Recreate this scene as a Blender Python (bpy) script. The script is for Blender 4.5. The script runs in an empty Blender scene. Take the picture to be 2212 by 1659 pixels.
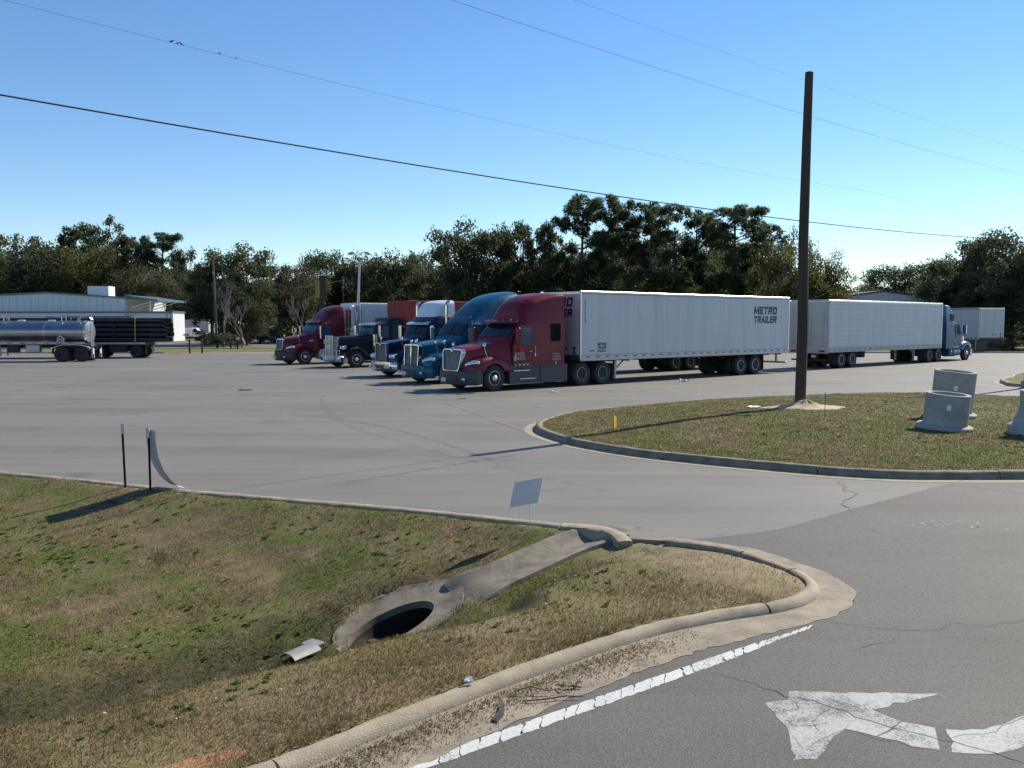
import bpy, bmesh, math, random
import numpy as np
from mathutils import Vector, Matrix
R = math.radians
random.seed(7)
rng = np.random.default_rng(11)
scene = bpy.context.scene
COL = scene.collection

# ------------------------------------------------------------------ camera
CAM_H = 2.73
PITCH = math.atan(132.5 / 1900.0)
cam_d = bpy.data.cameras.new('camera')
cam_d.sensor_width = 36.0
cam_d.lens = 36.0 * 1900.0 / 2212.0
cam_d.clip_start = 0.1
cam_d.clip_end = 3000.0
cam = bpy.data.objects.new('camera', cam_d)
cam.location = (0, 0, CAM_H)
cam.rotation_euler = (math.pi / 2 - PITCH, 0, 0)
COL.objects.link(cam)
scene.camera = cam

# ------------------------------------------------------------------ sky, sun, exposure
SUN_EL = R(38.5)
SUN_AZ = R(48.6)            # from +Y towards +X
world = bpy.data.worlds.new('World')
scene.world = world
world.use_nodes = True
wn = world.node_tree.nodes
wl = world.node_tree.links
wn.clear()
sky = wn.new('ShaderNodeTexSky')
sky.sky_type = 'NISHITA'
sky.sun_disc = False
sky.sun_elevation = SUN_EL
sky.sun_rotation = SUN_AZ
sky.altitude = 0.0
sky.air_density = 1.0
sky.dust_density = 0.0
sky.ozone_density = 3.5
bgn = wn.new('ShaderNodeBackground')
bgn.inputs['Strength'].default_value = 0.109
out = wn.new('ShaderNodeOutputWorld')
hs = wn.new('ShaderNodeHueSaturation')
hs.inputs['Hue'].default_value = 0.503
hs.inputs['Saturation'].default_value = 1.16
wl.new(sky.outputs[0], hs.inputs['Color'])
wl.new(hs.outputs[0], bgn.inputs[0])
wl.new(bgn.outputs[0], out.inputs[0])
sun_d = bpy.data.lights.new('sun', 'SUN')
sun_d.energy = 4.8
sun_d.angle = R(0.53)
sun_d.color = (1.0, 0.925, 0.78)
sun = bpy.data.objects.new('sun', sun_d)
SUNV = Vector((math.sin(SUN_AZ) * math.cos(SUN_EL), math.cos(SUN_AZ) * math.cos(SUN_EL), math.sin(SUN_EL)))
sun.rotation_euler = SUNV.to_track_quat('Z', 'Y').to_euler()
sun.location = (30, 30, 60)
COL.objects.link(sun)
vs = scene.view_settings
vs.view_transform = 'Standard'
vs.look = 'None'
vs.gamma = 1.0
vs.use_curve_mapping = False
vs.exposure = 0.5
try:
    scene.cycles.max_bounces = 6
    scene.cycles.transparent_max_bounces = 8
    scene.cycles.caustics_reflective = False
    scene.cycles.caustics_refractive = False
except Exception:
    pass

# ------------------------------------------------------------------ survey: a mark on the ground seen from the camera station -> world
def G(px, py, z=0.0):
    dx, dy = (px - 1106.0) / 1900.0, (829.5 - py) / 1900.0
    c, s = math.cos(PITCH), math.sin(PITCH)
    wy, wz = c + dy * s, -s + dy * c
    k = (z - CAM_H) / wz
    return (dx * k, wy * k, z)
def at(px, py, Y):
    dx, dy = (px - 1106.0) / 1900.0, (829.5 - py) / 1900.0
    c, s = math.cos(PITCH), math.sin(PITCH)
    wy, wz = c + dy * s, -s + dy * c
    k = Y / wy
    return (dx * k, Y, CAM_H + wz * k)

# ------------------------------------------------------------------ objects
def tag(o, label=None, cat=None, group=None, kind=None):
    if label: o['label'] = label
    if cat: o['category'] = cat
    if group: o['group'] = group
    if kind: o['kind'] = kind
    return o
def thing(name, label, cat, loc=(0, 0, 0), rz=0.0, group=None):
    o = bpy.data.objects.new(name, None)
    o.empty_display_size = 0.3
    COL.objects.link(o)
    o.location = loc
    o.rotation_euler = (0, 0, rz)
    return tag(o, label, cat, group)
def link_mesh(name, me, parent=None, loc=None, rz=None):
    o = bpy.data.objects.new(name, me)
    COL.objects.link(o)
    if parent: o.parent = parent
    if loc is not None: o.location = loc
    if rz is not None: o.rotation_euler = (0, 0, rz)
    return o
def copy_tree(o, parent=None):
    c = o.copy()
    COL.objects.link(c)
    c.parent = parent
    for ch in o.children:
        copy_tree(ch, c)
    return c

def np_mesh(name, verts, faces, mat=None, smooth=False):
    """faces: (n,k) int array, k = 3 or 4"""
    verts = np.asarray(verts, dtype=np.float32)
    faces = np.asarray(faces, dtype=np.int32)
    me = bpy.data.meshes.new(name)
    n, k = faces.shape
    me.vertices.add(len(verts))
    me.vertices.foreach_set('co', verts.ravel())
    me.loops.add(n * k)
    me.loops.foreach_set('vertex_index', faces.ravel())
    me.polygons.add(n)
    me.polygons.foreach_set('loop_start', np.arange(0, n * k, k, dtype=np.int32))
    me.polygons.foreach_set('loop_total', np.full(n, k, dtype=np.int32))
    if smooth:
        me.polygons.foreach_set('use_smooth', np.ones(n, dtype=bool))
    me.update(calc_edges=True)
    if mat: me.materials.append(mat)
    return me

class MB:
    def __init__(s):
        s.v, s.f = [], []
    def add(s, v, f):
        b = len(s.v)
        s.v += [tuple(p) for p in v]
        s.f += [tuple(b + i for i in q) for q in f]
        return s
    def box(s, c, d, ch=0.0, rz=0.0):
        hx, hy, hz = d[0] / 2, d[1] / 2, d[2] / 2
        ch = min(ch, hx * .9, hy * .9, hz * .9)
        if ch <= 0:
            v = [(x, y, z) for x in (-hx, hx) for y in (-hy, hy) for z in (-hz, hz)]
            f = [(0, 1, 3, 2), (4, 6, 7, 5), (0, 4, 5, 1), (2, 3, 7, 6), (0, 2, 6, 4), (1, 5, 7, 3)]
        else:
            bm = bmesh.new()
            bmesh.ops.create_cube(bm, size=1.0)
            for w in bm.verts:
                w.co = (w.co.x * hx * 2, w.co.y * hy * 2, w.co.z * hz * 2)
            bmesh.ops.bevel(bm, geom=list(bm.edges), offset=ch, segments=1, affect='EDGES')
            bm.verts.index_update()
            v = [tuple(w.co) for w in bm.verts]
            f = [tuple(w.index for w in q.verts) for q in bm.faces]
            bm.free()
        cs, sn = math.cos(rz), math.sin(rz)
        v = [(c[0] + x * cs - y * sn, c[1] + x * sn + y * cs, c[2] + z) for x, y, z in v]
        return s.add(v, f)
    def loft(s, rings, cap0=True, cap1=True, closed=True):
        n = len(rings[0])
        v = [p for r in rings for p in r]
        f = []
        for i in range(len(rings) - 1):
            for j in range(n if closed else n - 1):
                k = (j + 1) % n
                f.append((i * n + j, i * n + k, (i + 1) * n + k, (i + 1) * n + j))
        if closed and cap0: f.append(tuple(range(n - 1, -1, -1)))
        if closed and cap1: f.append(tuple((len(rings) - 1) * n + j for j in range(n)))
        return s.add(v, f)
    def tube(s, pts, r, n=6, cap=True):
        pts = [Vector(p) for p in pts]
        rs = r if isinstance(r, (list, tuple)) else [r] * len(pts)
        rings = []
        up = None
        for i, p in enumerate(pts):
            t = (pts[min(i + 1, len(pts) - 1)] - pts[max(i - 1, 0)])
            if t.length < 1e-9: t = Vector((0, 0, 1))
            t.normalize()
            if up is None:
                up = Vector((0, 0, 1)) if abs(t.z) < .9 else Vector((1, 0, 0))
            a = t.cross(up)
            if a.length < 1e-6: a = t.orthogonal()
            a.normalize()
            b = t.cross(a).normalized()
            up = -b if False else up
            rings.append([p + (a * math.cos(2 * math.pi * k / n) + b * math.sin(2 * math.pi * k / n)) * rs[i] for k in range(n)])
        return s.loft(rings, cap, cap)
    def cyl(s, p0, p1, r, r1=None, n=12):
        return s.tube([p0, p1], [r, r if r1 is None else r1], n)
    def lathe(s, prof, c=(0, 0, 0), axis='y', n=24):
        rings = []
        for r, h in prof:
            ring = []
            for k in range(n):
                a = 2 * math.pi * k / n
                u, w = r * math.cos(a), r * math.sin(a)
                if axis == 'y': ring.append((c[0] + u, c[1] + h, c[2] + w))
                elif axis == 'z': ring.append((c[0] + u, c[1] + w, c[2] + h))
                else: ring.append((c[0] + h, c[1] + u, c[2] + w))
            rings.append(ring)
        return s.loft(rings, True, True)
    def prism(s, poly, a, b, plane='xz'):
        n = len(poly)
        def P(u, w, h):
            return (u, h, w) if plane == 'xz' else (u, w, h) if plane == 'xy' else (h, u, w)
        v = [P(u, w, a) for u, w in poly] + [P(u, w, b) for u, w in poly]
        f = [tuple(range(n - 1, -1, -1)), tuple(range(n, 2 * n))]
        f += [(j, (j + 1) % n, n + (j + 1) % n, n + j) for j in range(n)]
        return s.add(v, f)
    def sphere(s, c, r, nu=14, nv=8, half=False):
        if not isinstance(r, (tuple, list)): r = (r, r, r)
        rings = []
        for i in range(nv + 1):
            a = -math.pi / 2 + math.pi * i / nv
            rr = max(math.cos(a), 0.02)
            rings.append([(c[0] + r[0] * rr * math.cos(2 * math.pi * k / nu), c[1] + r[1] * rr * math.sin(2 * math.pi * k / nu), c[2] + r[2] * math.sin(a)) for k in range(nu)])
        return s.loft(rings)
    def xf(s, fn, start=0):
        s.v = s.v[:start] + [tuple(fn(p)) for p in s.v[start:]]
        return s
    def mesh(s, name, mat, smooth=None):
        me = bpy.data.meshes.new(name)
        me.from_pydata(s.v, [], s.f)
        bm = bmesh.new()
        bm.from_mesh(me)
        bmesh.ops.recalc_face_normals(bm, faces=bm.faces)
        bm.to_mesh(me)
        bm.free()
        if mat: me.materials.append(mat)
        if smooth:
            me.polygons.foreach_set('use_smooth', [True] * len(me.polygons))
            me.set_sharp_from_angle(angle=R(smooth))
        me.update()
        return me
    def build(s, name, mat, parent=None, smooth=None, loc=None, rz=None):
        return link_mesh(name, s.mesh(name, mat, smooth), parent, loc, rz)

# ------------------------------------------------------------------ materials
M = {}
def nn(nt, typ, **kw):
    n = nt.nodes.new(typ)
    for k, v in kw.items(): setattr(n, k, v)
    return n
def noise_node(nt, coord, scale, detail=4.0, rough=0.55, dist=0.0):
    n = nn(nt, 'ShaderNodeTexNoise')
    n.inputs['Scale'].default_value = scale
    n.inputs['Detail'].default_value = detail
    n.inputs['Roughness'].default_value = rough
    n.inputs['Distortion'].default_value = dist
    nt.links.new(coord, n.inputs['Vector'])
    return n
def ramp(nt, fac, stops):
    r = nn(nt, 'ShaderNodeValToRGB')
    e = r.color_ramp.elements
    while len(e) < len(stops): e.new(0.5)
    for el, (p, c) in zip(e, stops):
        el.position = p
        el.color = (c[0], c[1], c[2], 1.0) if isinstance(c, (tuple, list)) else (c, c, c, 1.0)
    nt.links.new(fac, r.inputs[0])
    return r
def mixc(nt, fac, a, b, mode='MIX'):
    m = nn(nt, 'ShaderNodeMix', data_type='RGBA', blend_type=mode)
    for sock, val in ((m.inputs[0], fac), (m.inputs[6], a), (m.inputs[7], b)):
        if hasattr(val, 'is_output') or isinstance(val, bpy.types.NodeSocket): nt.links.new(val, sock)
        elif isinstance(val, (tuple, list)): sock.default_value = (val[0], val[1], val[2], 1.0)
        else: sock.default_value = val
    return m.outputs[2]
def base_mat(name):
    m = bpy.data.materials.new(name)
    m.use_nodes = True
    nt = m.node_tree
    nt.nodes.clear()
    o = nn(nt, 'ShaderNodeOutputMaterial')
    b = nn(nt, 'ShaderNodeBsdfPrincipled')
    nt.links.new(b.outputs[0], o.inputs[0])
    tc = nn(nt, 'ShaderNodeTexCoord')
    return m, nt, b, o, tc
def pm(name, col, rough=0.5, metal=0.0, var=0.12, scale=3.0, bump=0.0, bscale=None, coat=0.0, spec=0.5, dirt=None, dirt_amt=0.0, trans=0.0, alpha=1.0):
    m, nt, b, o, tc = base_mat(name)
    co = tc.outputs['Object']
    n1 = noise_node(nt, co, scale)
    lo = tuple(c * (1 - var) for c in col)
    hi = tuple(min(1, c * (1 + var)) for c in col)
    c = ramp(nt, n1.outputs[0], [(0.3, lo), (0.7, hi)]).outputs[0]
    if dirt:
        n2 = noise_node(nt, co, scale * 0.5, 6.0, 0.7)
        f = ramp(nt, n2.outputs[0], [(0.45, 0.0), (0.75, dirt_amt)]).outputs[0]
        c = mixc(nt, f, c, dirt)
    nt.links.new(c, b.inputs['Base Color'])
    rr = ramp(nt, n1.outputs[0], [(0.3, max(0.02, rough - .08)), (0.7, min(1, rough + .08))])
    nt.links.new(rr.outputs[0], b.inputs['Roughness'])
    b.inputs['Metallic'].default_value = metal
    b.inputs['Specular IOR Level'].default_value = spec
    b.inputs['Coat Weight'].default_value = coat
    b.inputs['Coat Roughness'].default_value = 0.08
    b.inputs['Transmission Weight'].default_value = trans
    b.inputs['Alpha'].default_value = alpha
    if bump:
        n3 = noise_node(nt, co, bscale or scale * 8, 5.0, 0.6)
        bp = nn(nt, 'ShaderNodeBump')
        bp.inputs['Strength'].default_value = bump
        bp.inputs['Distance'].default_value = 0.02
        nt.links.new(n3.outputs[0], bp.inputs['Height'])
        nt.links.new(bp.outputs[0], b.inputs['Normal'])
    M[name] = m
    return m

DUST = (0.30, 0.26, 0.21)
pm('red_paint', (0.165, 0.005, 0.016), 0.40, 0.0, 0.08, 1.5, coat=0.12, spec=0.3, dirt=DUST, dirt_amt=0.015)
pm('dark_red_paint', (0.12, 0.004, 0.010), 0.40, 0.0, 0.08, 1.5, coat=0.12, spec=0.3, dirt=DUST, dirt_amt=0.015)
pm('teal_paint', (0.004, 0.085, 0.15), 0.36, 0.1, 0.08, 1.5, coat=0.15, spec=0.35, dirt=DUST, dirt_amt=0.015)
pm('navy_paint', (0.003, 0.008, 0.042), 0.36, 0.0, 0.1, 1.5, coat=0.2, spec=0.35, dirt=DUST, dirt_amt=0.01)
pm('black_paint', (0.004, 0.004, 0.005), 0.35, 0.0, 0.1, 1.5, coat=0.15, spec=0.3, dirt=DUST, dirt_amt=0.01)
pm('blue_paint', (0.006, 0.075, 0.17), 0.42, 0.0, 0.1, 1.5, coat=0.12, spec=0.3, dirt=DUST, dirt_amt=0.06)
pm('white_paint', (0.74, 0.75, 0.76), 0.35, 0.0, 0.05, 1.2, coat=0.3, dirt=(0.45, 0.42, 0.38), dirt_amt=0.25)
pm('trailer_white', (0.58, 0.60, 0.62), 0.42, 0.0, 0.04, 0.7, dirt=(0.45, 0.45, 0.44), dirt_amt=0.30)
def streaked(name, col, grime, amt):
    m, nt, b, o, tc = base_mat(name)
    co = tc.outputs['Object']
    mp = nn(nt, 'ShaderNodeMapping')
    mp.inputs['Scale'].default_value = (5.0, 5.0, 0.22)
    nt.links.new(co, mp.inputs['Vector'])
    n1 = noise_node(nt, mp.outputs[0], 1.0, 6, 0.7)
    n2 = noise_node(nt, co, 0.6, 5, 0.65)
    c = ramp(nt, n2.outputs[0], [(0.3, tuple(x * .93 for x in col)), (0.7, col)]).outputs[0]
    f = ramp(nt, n1.outputs[0], [(0.45, 0.0), (0.78, amt)]).outputs[0]
    c = mixc(nt, f, c, grime)
    n3 = noise_node(nt, co, 9.0, 3, 0.5)
    c = mixc(nt, ramp(nt, n3.outputs[0], [(0.70, 0.0), (0.76, 0.35)]).outputs[0], c, grime)
    nt.links.new(c, b.inputs['Base Color'])
    b.inputs['Roughness'].default_value = 0.42
    M[name] = m
streaked('trailer_white', (0.60, 0.62, 0.64), (0.33, 0.32, 0.30), 0.5)
pm('trailer_nose', (0.40, 0.41, 0.43), 0.36, 0.0, 0.05, 0.7, dirt=(0.3, 0.28, 0.26), dirt_amt=0.45)
pm('trailer_grey', (0.42, 0.42, 0.41), 0.5, 0.0, 0.12, 1.2, dirt=(0.28, 0.25, 0.21), dirt_amt=0.5)
pm('aluminium', (0.62, 0.63, 0.65), 0.34, 0.9, 0.08, 3.0, dirt=(0.3, 0.28, 0.26), dirt_amt=0.3)
pm('dull_aluminium', (0.42, 0.43, 0.44), 0.45, 0.6, 0.12, 3.0, dirt=(0.25, 0.23, 0.2), dirt_amt=0.4)
pm('chrome', (0.55, 0.56, 0.58), 0.14, 1.0, 0.04, 3.0, dirt=(0.3, 0.28, 0.25), dirt_amt=0.1)
pm('tank_metal', (0.36, 0.36, 0.36), 0.34, 1.0, 0.04, 0.8, dirt=(0.35, 0.33, 0.3), dirt_amt=0.25)
pm('skirt_grey', (0.035, 0.042, 0.052), 0.5, 0.0, 0.12, 2.0, dirt=DUST, dirt_amt=0.10)
pm('black_plastic', (0.018, 0.018, 0.02), 0.5, 0.0, 0.2, 4.0, dirt=DUST, dirt_amt=0.10)
pm('chassis_black', (0.02, 0.019, 0.018), 0.65, 0.0, 0.25, 4.0, dirt=(0.12, 0.10, 0.08), dirt_amt=0.3)
pm('rubber', (0.022, 0.021, 0.021), 0.85, 0.0, 0.25, 6.0, bump=0.3, dirt=(0.14, 0.12, 0.10), dirt_amt=0.35)
pm('glass_dark', (0.006, 0.007, 0.010), 0.15, 0.0, 0.1, 2.0, coat=0.0, spec=0.04)
pm('glass_screen', (0.012, 0.018, 0.026), 0.08, 0.0, 0.1, 2.0, coat=0.0, spec=0.3)
pm('glass_sky_tint', (0.05, 0.09, 0.13), 0.08, 0.0, 0.15, 1.0, coat=0.0, spec=0.4)  # blue base colour stands in for sky reflected in the panes
pm('polished_rim', (0.74, 0.75, 0.77), 0.38, 0.55, 0.05, 6.0)
pm('lamp_lens', (0.62, 0.66, 0.72), 0.12, 0.3, 0.25, 14.0, coat=0.8)
pm('amber_lens', (0.75, 0.22, 0.02), 0.2, 0.0, 0.1, 10.0, coat=0.5)
pm('red_lens', (0.45, 0.012, 0.012), 0.25, 0.0, 0.1, 10.0, coat=0.5)
pm('tape_red', (0.30, 0.012, 0.02), 0.4, 0.0, 0.1, 10.0)
pm('flag_red', (0.70, 0.03, 0.02), 0.8, 0.0, 0.1, 10.0)
pm('lettering_navy', (0.006, 0.01, 0.045), 0.45, 0.0, 0.1, 6.0)
pm('lettering_pale', (0.36, 0.33, 0.34), 0.5, 0.0, 0.15, 8.0)
pm('lettering_white', (0.68, 0.68, 0.68), 0.5, 0.0, 0.1, 8.0)
pm('container_red', (0.30, 0.028, 0.02), 0.55, 0.0, 0.12, 1.5, dirt=(0.11, 0.03, 0.02), dirt_amt=0.5)
pm('pipe_black', (0.012, 0.012, 0.014), 0.35, 0.0, 0.2, 3.0, dirt=(0.12, 0.11, 0.10), dirt_amt=0.15)
pm('strap_yellow', (0.32, 0.26, 0.04), 0.8, 0.0, 0.15, 10.0)
pm('wood_deck', (0.13, 0.09, 0.06), 0.85, 0.0, 0.3, 3.0, bump=0.3)
pm('pole_wood', (0.060, 0.047, 0.034), 0.9, 0.0, 0.3, 6.0, bump=0.5, bscale=30)
def grained(name, col, dark):
    m, nt, b, o, tc = base_mat(name)
    mp = nn(nt, 'ShaderNodeMapping')
    mp.inputs['Scale'].default_value = (26.0, 26.0, 0.7)
    nt.links.new(tc.outputs['Object'], mp.inputs['Vector'])
    n1 = noise_node(nt, mp.outputs[0], 1.0, 6, 0.7)
    n2 = noise_node(nt, tc.outputs['Object'], 0.8, 4, 0.6)
    c = ramp(nt, n1.outputs[0], [(0.32, dark), (0.66, col)]).outputs[0]
    c = mixc(nt, ramp(nt, n2.outputs[0], [(0.4, 0.0), (0.7, 0.5)]).outputs[0], c, dark)
    nt.links.new(c, b.inputs['Base Color'])
    b.inputs['Roughness'].default_value = 0.92
    bp = nn(nt, 'ShaderNodeBump')
    bp.inputs['Strength'].default_value = 0.9
    bp.inputs['Distance'].default_value = 0.02
    nt.links.new(n1.outputs[0], bp.inputs['Height'])
    nt.links.new(bp.outputs[0], b.inputs['Normal'])
    M[name] = m
grained('pole_wood', (0.085, 0.066, 0.046), (0.032, 0.024, 0.017))
pm('pole_grey_wood', (0.12, 0.10, 0.085), 0.9, 0.0, 0.2, 6.0, bump=0.4)
pm('steel_galv', (0.46, 0.48, 0.50), 0.45, 0.6, 0.12, 4.0)
pm('stake_green', (0.014, 0.018, 0.017), 0.6, 0.2, 0.25, 20.0)
pm('wire', (0.03, 0.03, 0.035), 0.95, 0.0, 0.1, 2.0)
pm('yard_card', (0.60, 0.62, 0.65), 0.55, 0.0, 0.04, 6.0)
pm('sign_card', (0.36, 0.38, 0.41), 0.55, 0.0, 0.04, 6.0)
pm('wall_metal', (0.66, 0.67, 0.66), 0.5, 0.0, 0.06, 0.4, dirt=(0.3, 0.3, 0.28), dirt_amt=0.25)
pm('wall_white', (0.70, 0.72, 0.74), 0.5, 0.0, 0.05, 0.5, dirt=(0.5, 0.48, 0.45), dirt_amt=0.2)
pm('trim_blue', (0.10, 0.16, 0.20), 0.45, 0.0, 0.08, 1.0)
pm('trim_dark', (0.10, 0.11, 0.12), 0.5, 0.0, 0.08, 1.0)
pm('roof_metal', (0.30, 0.33, 0.36), 0.4, 0.3, 0.1, 0.5)
pm('block_wall', (0.22, 0.20, 0.19), 0.85, 0.0, 0.2, 1.0, bump=0.3)
pm('dumpster_blue', (0.03, 0.075, 0.16), 0.55, 0.0, 0.2, 2.0, dirt=(0.1, 0.07, 0.05), dirt_amt=0.4)
pm('dumpster_grey', (0.20, 0.25, 0.26), 0.6, 0.0, 0.2, 2.0, dirt=(0.12, 0.08, 0.05), dirt_amt=0.4)
pm('yellow_paint', (0.62, 0.40, 0.03), 0.5, 0.0, 0.1, 3.0)
pm('sign_yellow', (0.30, 0.24, 0.03), 0.5, 0.0, 0.1, 1.0)
pm('sign_black', (0.008, 0.008, 0.01), 0.4, 0.0, 0.1, 2.0)
pm('bollard_brown', (0.10, 0.035, 0.02), 0.7, 0.0, 0.2, 6.0)
pm('bird_black', (0.008, 0.008, 0.012), 0.6, 0.0, 0.2, 30.0)
pm('paper_white', (0.74, 0.74, 0.72), 0.7, 0.0, 0.08, 12.0)
pm('fleck_pale', (0.46, 0.43, 0.36), 0.8, 0.0, 0.3, 3.0)
pm('sheet_grey', (0.22, 0.215, 0.205), 0.6, 0.0, 0.12, 8.0)
pm('rag_dark', (0.12, 0.095, 0.075), 0.9, 0.0, 0.3, 14.0, bump=0.5)
pm('twig', (0.17, 0.13, 0.09), 0.9, 0.0, 0.3, 20.0)
pm('twig_red', (0.20, 0.055, 0.04), 0.8, 0.0, 0.2, 20.0)
pm('bark', (0.055, 0.045, 0.036), 0.95, 0.0, 0.3, 2.0, bump=0.5)
pm('bark_pale', (0.17, 0.15, 0.13), 0.95, 0.0, 0.25, 2.0, bump=0.4)
# ------------------------------------------------------------------ ground materials
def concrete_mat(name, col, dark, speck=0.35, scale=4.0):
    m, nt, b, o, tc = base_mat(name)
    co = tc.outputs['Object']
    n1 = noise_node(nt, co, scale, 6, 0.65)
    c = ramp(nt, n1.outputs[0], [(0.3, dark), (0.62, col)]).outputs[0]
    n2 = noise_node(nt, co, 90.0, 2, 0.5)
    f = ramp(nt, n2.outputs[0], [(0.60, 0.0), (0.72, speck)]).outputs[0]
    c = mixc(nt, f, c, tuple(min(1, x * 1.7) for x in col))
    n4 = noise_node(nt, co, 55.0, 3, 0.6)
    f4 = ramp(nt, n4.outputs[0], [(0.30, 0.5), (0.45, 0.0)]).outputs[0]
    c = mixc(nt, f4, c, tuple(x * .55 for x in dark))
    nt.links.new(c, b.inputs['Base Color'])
    b.inputs['Roughness'].default_value = 0.82
    bp = nn(nt, 'ShaderNodeBump')
    bp.inputs['Strength'].default_value = 0.5
    bp.inputs['Distance'].default_value = 0.012
    nt.links.new(n2.outputs[0], bp.inputs['Height'])
    nt.links.new(bp.outputs[0], b.inputs['Normal'])
    M[name] = m
concrete_mat('kerb_concrete', (0.36, 0.305, 0.215), (0.23, 0.19, 0.13))
concrete_mat('kerb_dark', (0.23, 0.20, 0.15), (0.11, 0.095, 0.075))
concrete_mat('flume_concrete', (0.24, 0.205, 0.15), (0.085, 0.072, 0.053), 0.3)
concrete_mat('gutter_sand', (0.32, 0.268, 0.188), (0.155, 0.132, 0.098), 0.3, 2.6)
concrete_mat('pipe_concrete', (0.38, 0.38, 0.36), (0.24, 0.24, 0.23), 0.12, 2.0)
concrete_mat('barrel_shade_concrete', (0.045, 0.039, 0.030), (0.02, 0.018, 0.014), 0.05)  # near-black colour paints in the shade deep inside the culvert pipe
M['barrel_shade_concrete'].node_tree.nodes['Principled BSDF'].inputs['Specular IOR Level'].default_value = 0.05

def asphalt_mat(name, lo, hi, grain, rough, stain_scale=0.25):
    m, nt, b, o, tc = base_mat(name)
    co = tc.outputs['Object']
    n1 = noise_node(nt, co, stain_scale, 7, 0.62, 0.4)
    c = ramp(nt, n1.outputs[0], [(0.28, lo), (0.68, hi)]).outputs[0]
    # long wheel-worn streaks
    mp = nn(nt, 'ShaderNodeMapping')
    mp.inputs['Rotation'].default_value = (0, 0, R(-40.5))
    mp.inputs['Scale'].default_value = (0.05, 0.9, 1.0)
    nt.links.new(co, mp.inputs['Vector'])
    ns = noise_node(nt, mp.outputs[0], 1.0, 5, 0.6, 0.3)
    fs = ramp(nt, ns.outputs[0], [(0.38, 0.0), (0.70, 0.55)]).outputs[0]
    c = mixc(nt, fs, c, tuple(x * 1.25 for x in hi))
    # oil spots
    no = noise_node(nt, co, 0.55, 3, 0.5)
    fo = ramp(nt, no.outputs[0], [(0.64, 0.0), (0.76, 0.45)]).outputs[0]
    c = mixc(nt, fo, c, tuple(x * 0.5 for x in lo))
    # stones in the binder
    g1 = noise_node(nt, co, 75.0, 3, 0.7)
    fg = ramp(nt, g1.outputs[0], [(0.34, 0.0), (0.66, 1.0)]).outputs[0]
    dk = mixc(nt, 1.0, c, (1 - grain, 1 - grain, 1 - grain), 'MULTIPLY')
    lt = mixc(nt, 1.0, c, (1 + grain, 1 + grain, 1 + grain), 'MULTIPLY')
    c = mixc(nt, fg, dk, lt)
    g2 = noise_node(nt, co, 160.0, 1, 0.5)
    f2 = ramp(nt, g2.outputs[0], [(0.66, 0.0), (0.74, 0.5)]).outputs[0]
    c = mixc(nt, f2, c, tuple(min(1, x * 2.4) for x in hi))
    nt.links.new(c, b.inputs['Base Color'])
    b.inputs['Roughness'].default_value = rough
    b.inputs['Specular IOR Level'].default_value = 0.4
    bp = nn(nt, 'ShaderNodeBump')
    bp.inputs['Strength'].default_value = 0.55
    bp.inputs['Distance'].default_value = 0.012
    nt.links.new(g1.outputs[0], bp.inputs['Height'])
    nt.links.new(bp.outputs[0], b.inputs['Normal'])
    M[name] = m
asphalt_mat('lot_asphalt', (0.118, 0.110, 0.097), (0.172, 0.161, 0.142), 0.30, 0.74)
asphalt_mat('road_asphalt', (0.076, 0.072, 0.063), (0.110, 0.103, 0.091), 0.42, 0.78, 0.5)

def paint_mat(name, col, worn, amt=0.5, sc=9.0, thin=0.0):
    m, nt, b, o, tc = base_mat(name)
    co = tc.outputs['Object']
    n1 = noise_node(nt, co, sc, 8, 0.7)
    f = ramp(nt, n1.outputs[0], [(0.46, 0.0), (0.66, amt)]).outputs[0]
    n2 = noise_node(nt, co, 1.3, 4, 0.6)
    c0 = ramp(nt, n2.outputs[0], [(0.3, tuple(x * .82 for x in col)), (0.7, col)]).outputs[0]
    c = mixc(nt, f, c0, worn)
    nt.links.new(c, b.inputs['Base Color'])
    if thin > 0:
        # paint worn off the tops of the stones: the asphalt shows through
        g1 = noise_node(nt, co, 75.0, 3, 0.7)
        g2 = noise_node(nt, co, 2.2, 5, 0.65)
        sm_ = nn(nt, 'ShaderNodeMath', operation='ADD')
        nt.links.new(g1.outputs[0], sm_.inputs[0])
        nt.links.new(g2.outputs[0], sm_.inputs[1])
        nt.links.new(ramp(nt, sm_.outputs[0], [(0.86 - thin, 0.25), (1.02 - thin, 1.0)]).outputs[0], b.inputs['Alpha'])
    b.inputs['Roughness'].default_value = 0.65
    bp = nn(nt, 'ShaderNodeBump')
    bp.inputs['Strength'].default_value = 0.4
    bp.inputs['Distance'].default_value = 0.008
    n3 = noise_node(nt, co, 80, 3, 0.6)
    nt.links.new(n3.outputs[0], bp.inputs['Height'])
    nt.links.new(bp.outputs[0], b.inputs['Normal'])
    M[name] = m
paint_mat('road_white', (0.60, 0.60, 0.57), (0.22, 0.21, 0.19), 0.30, 30.0, 0.10)
paint_mat('arrow_white', (0.40, 0.40, 0.38), (0.14, 0.135, 0.125), 0.45, 24.0, 0.02)
paint_mat('road_yellow', (0.27, 0.20, 0.075), (0.16, 0.15, 0.135), 0.95, 5.0)
paint_mat('faint_white', (0.25, 0.24, 0.23), (0.16, 0.15, 0.14), 0.95, 5.0)
paint_mat('crack_tar', (0.028, 0.026, 0.024), (0.05, 0.047, 0.042), 0.5)

# thin rubber film: lets most of the asphalt through
m_, nt_, b_, o_, tc_ = base_mat('tyre_film')
b_.inputs['Base Color'].default_value = (0.05, 0.047, 0.043, 1)
b_.inputs['Roughness'].default_value = 0.7
nz_ = noise_node(nt_, tc_.outputs['Object'], 3.0, 6, 0.7)
nt_.links.new(ramp(nt_, nz_.outputs[0], [(0.42, 0.0), (0.78, 0.22)]).outputs[0], b_.inputs['Alpha'])
M['tyre_film'] = m_

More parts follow.
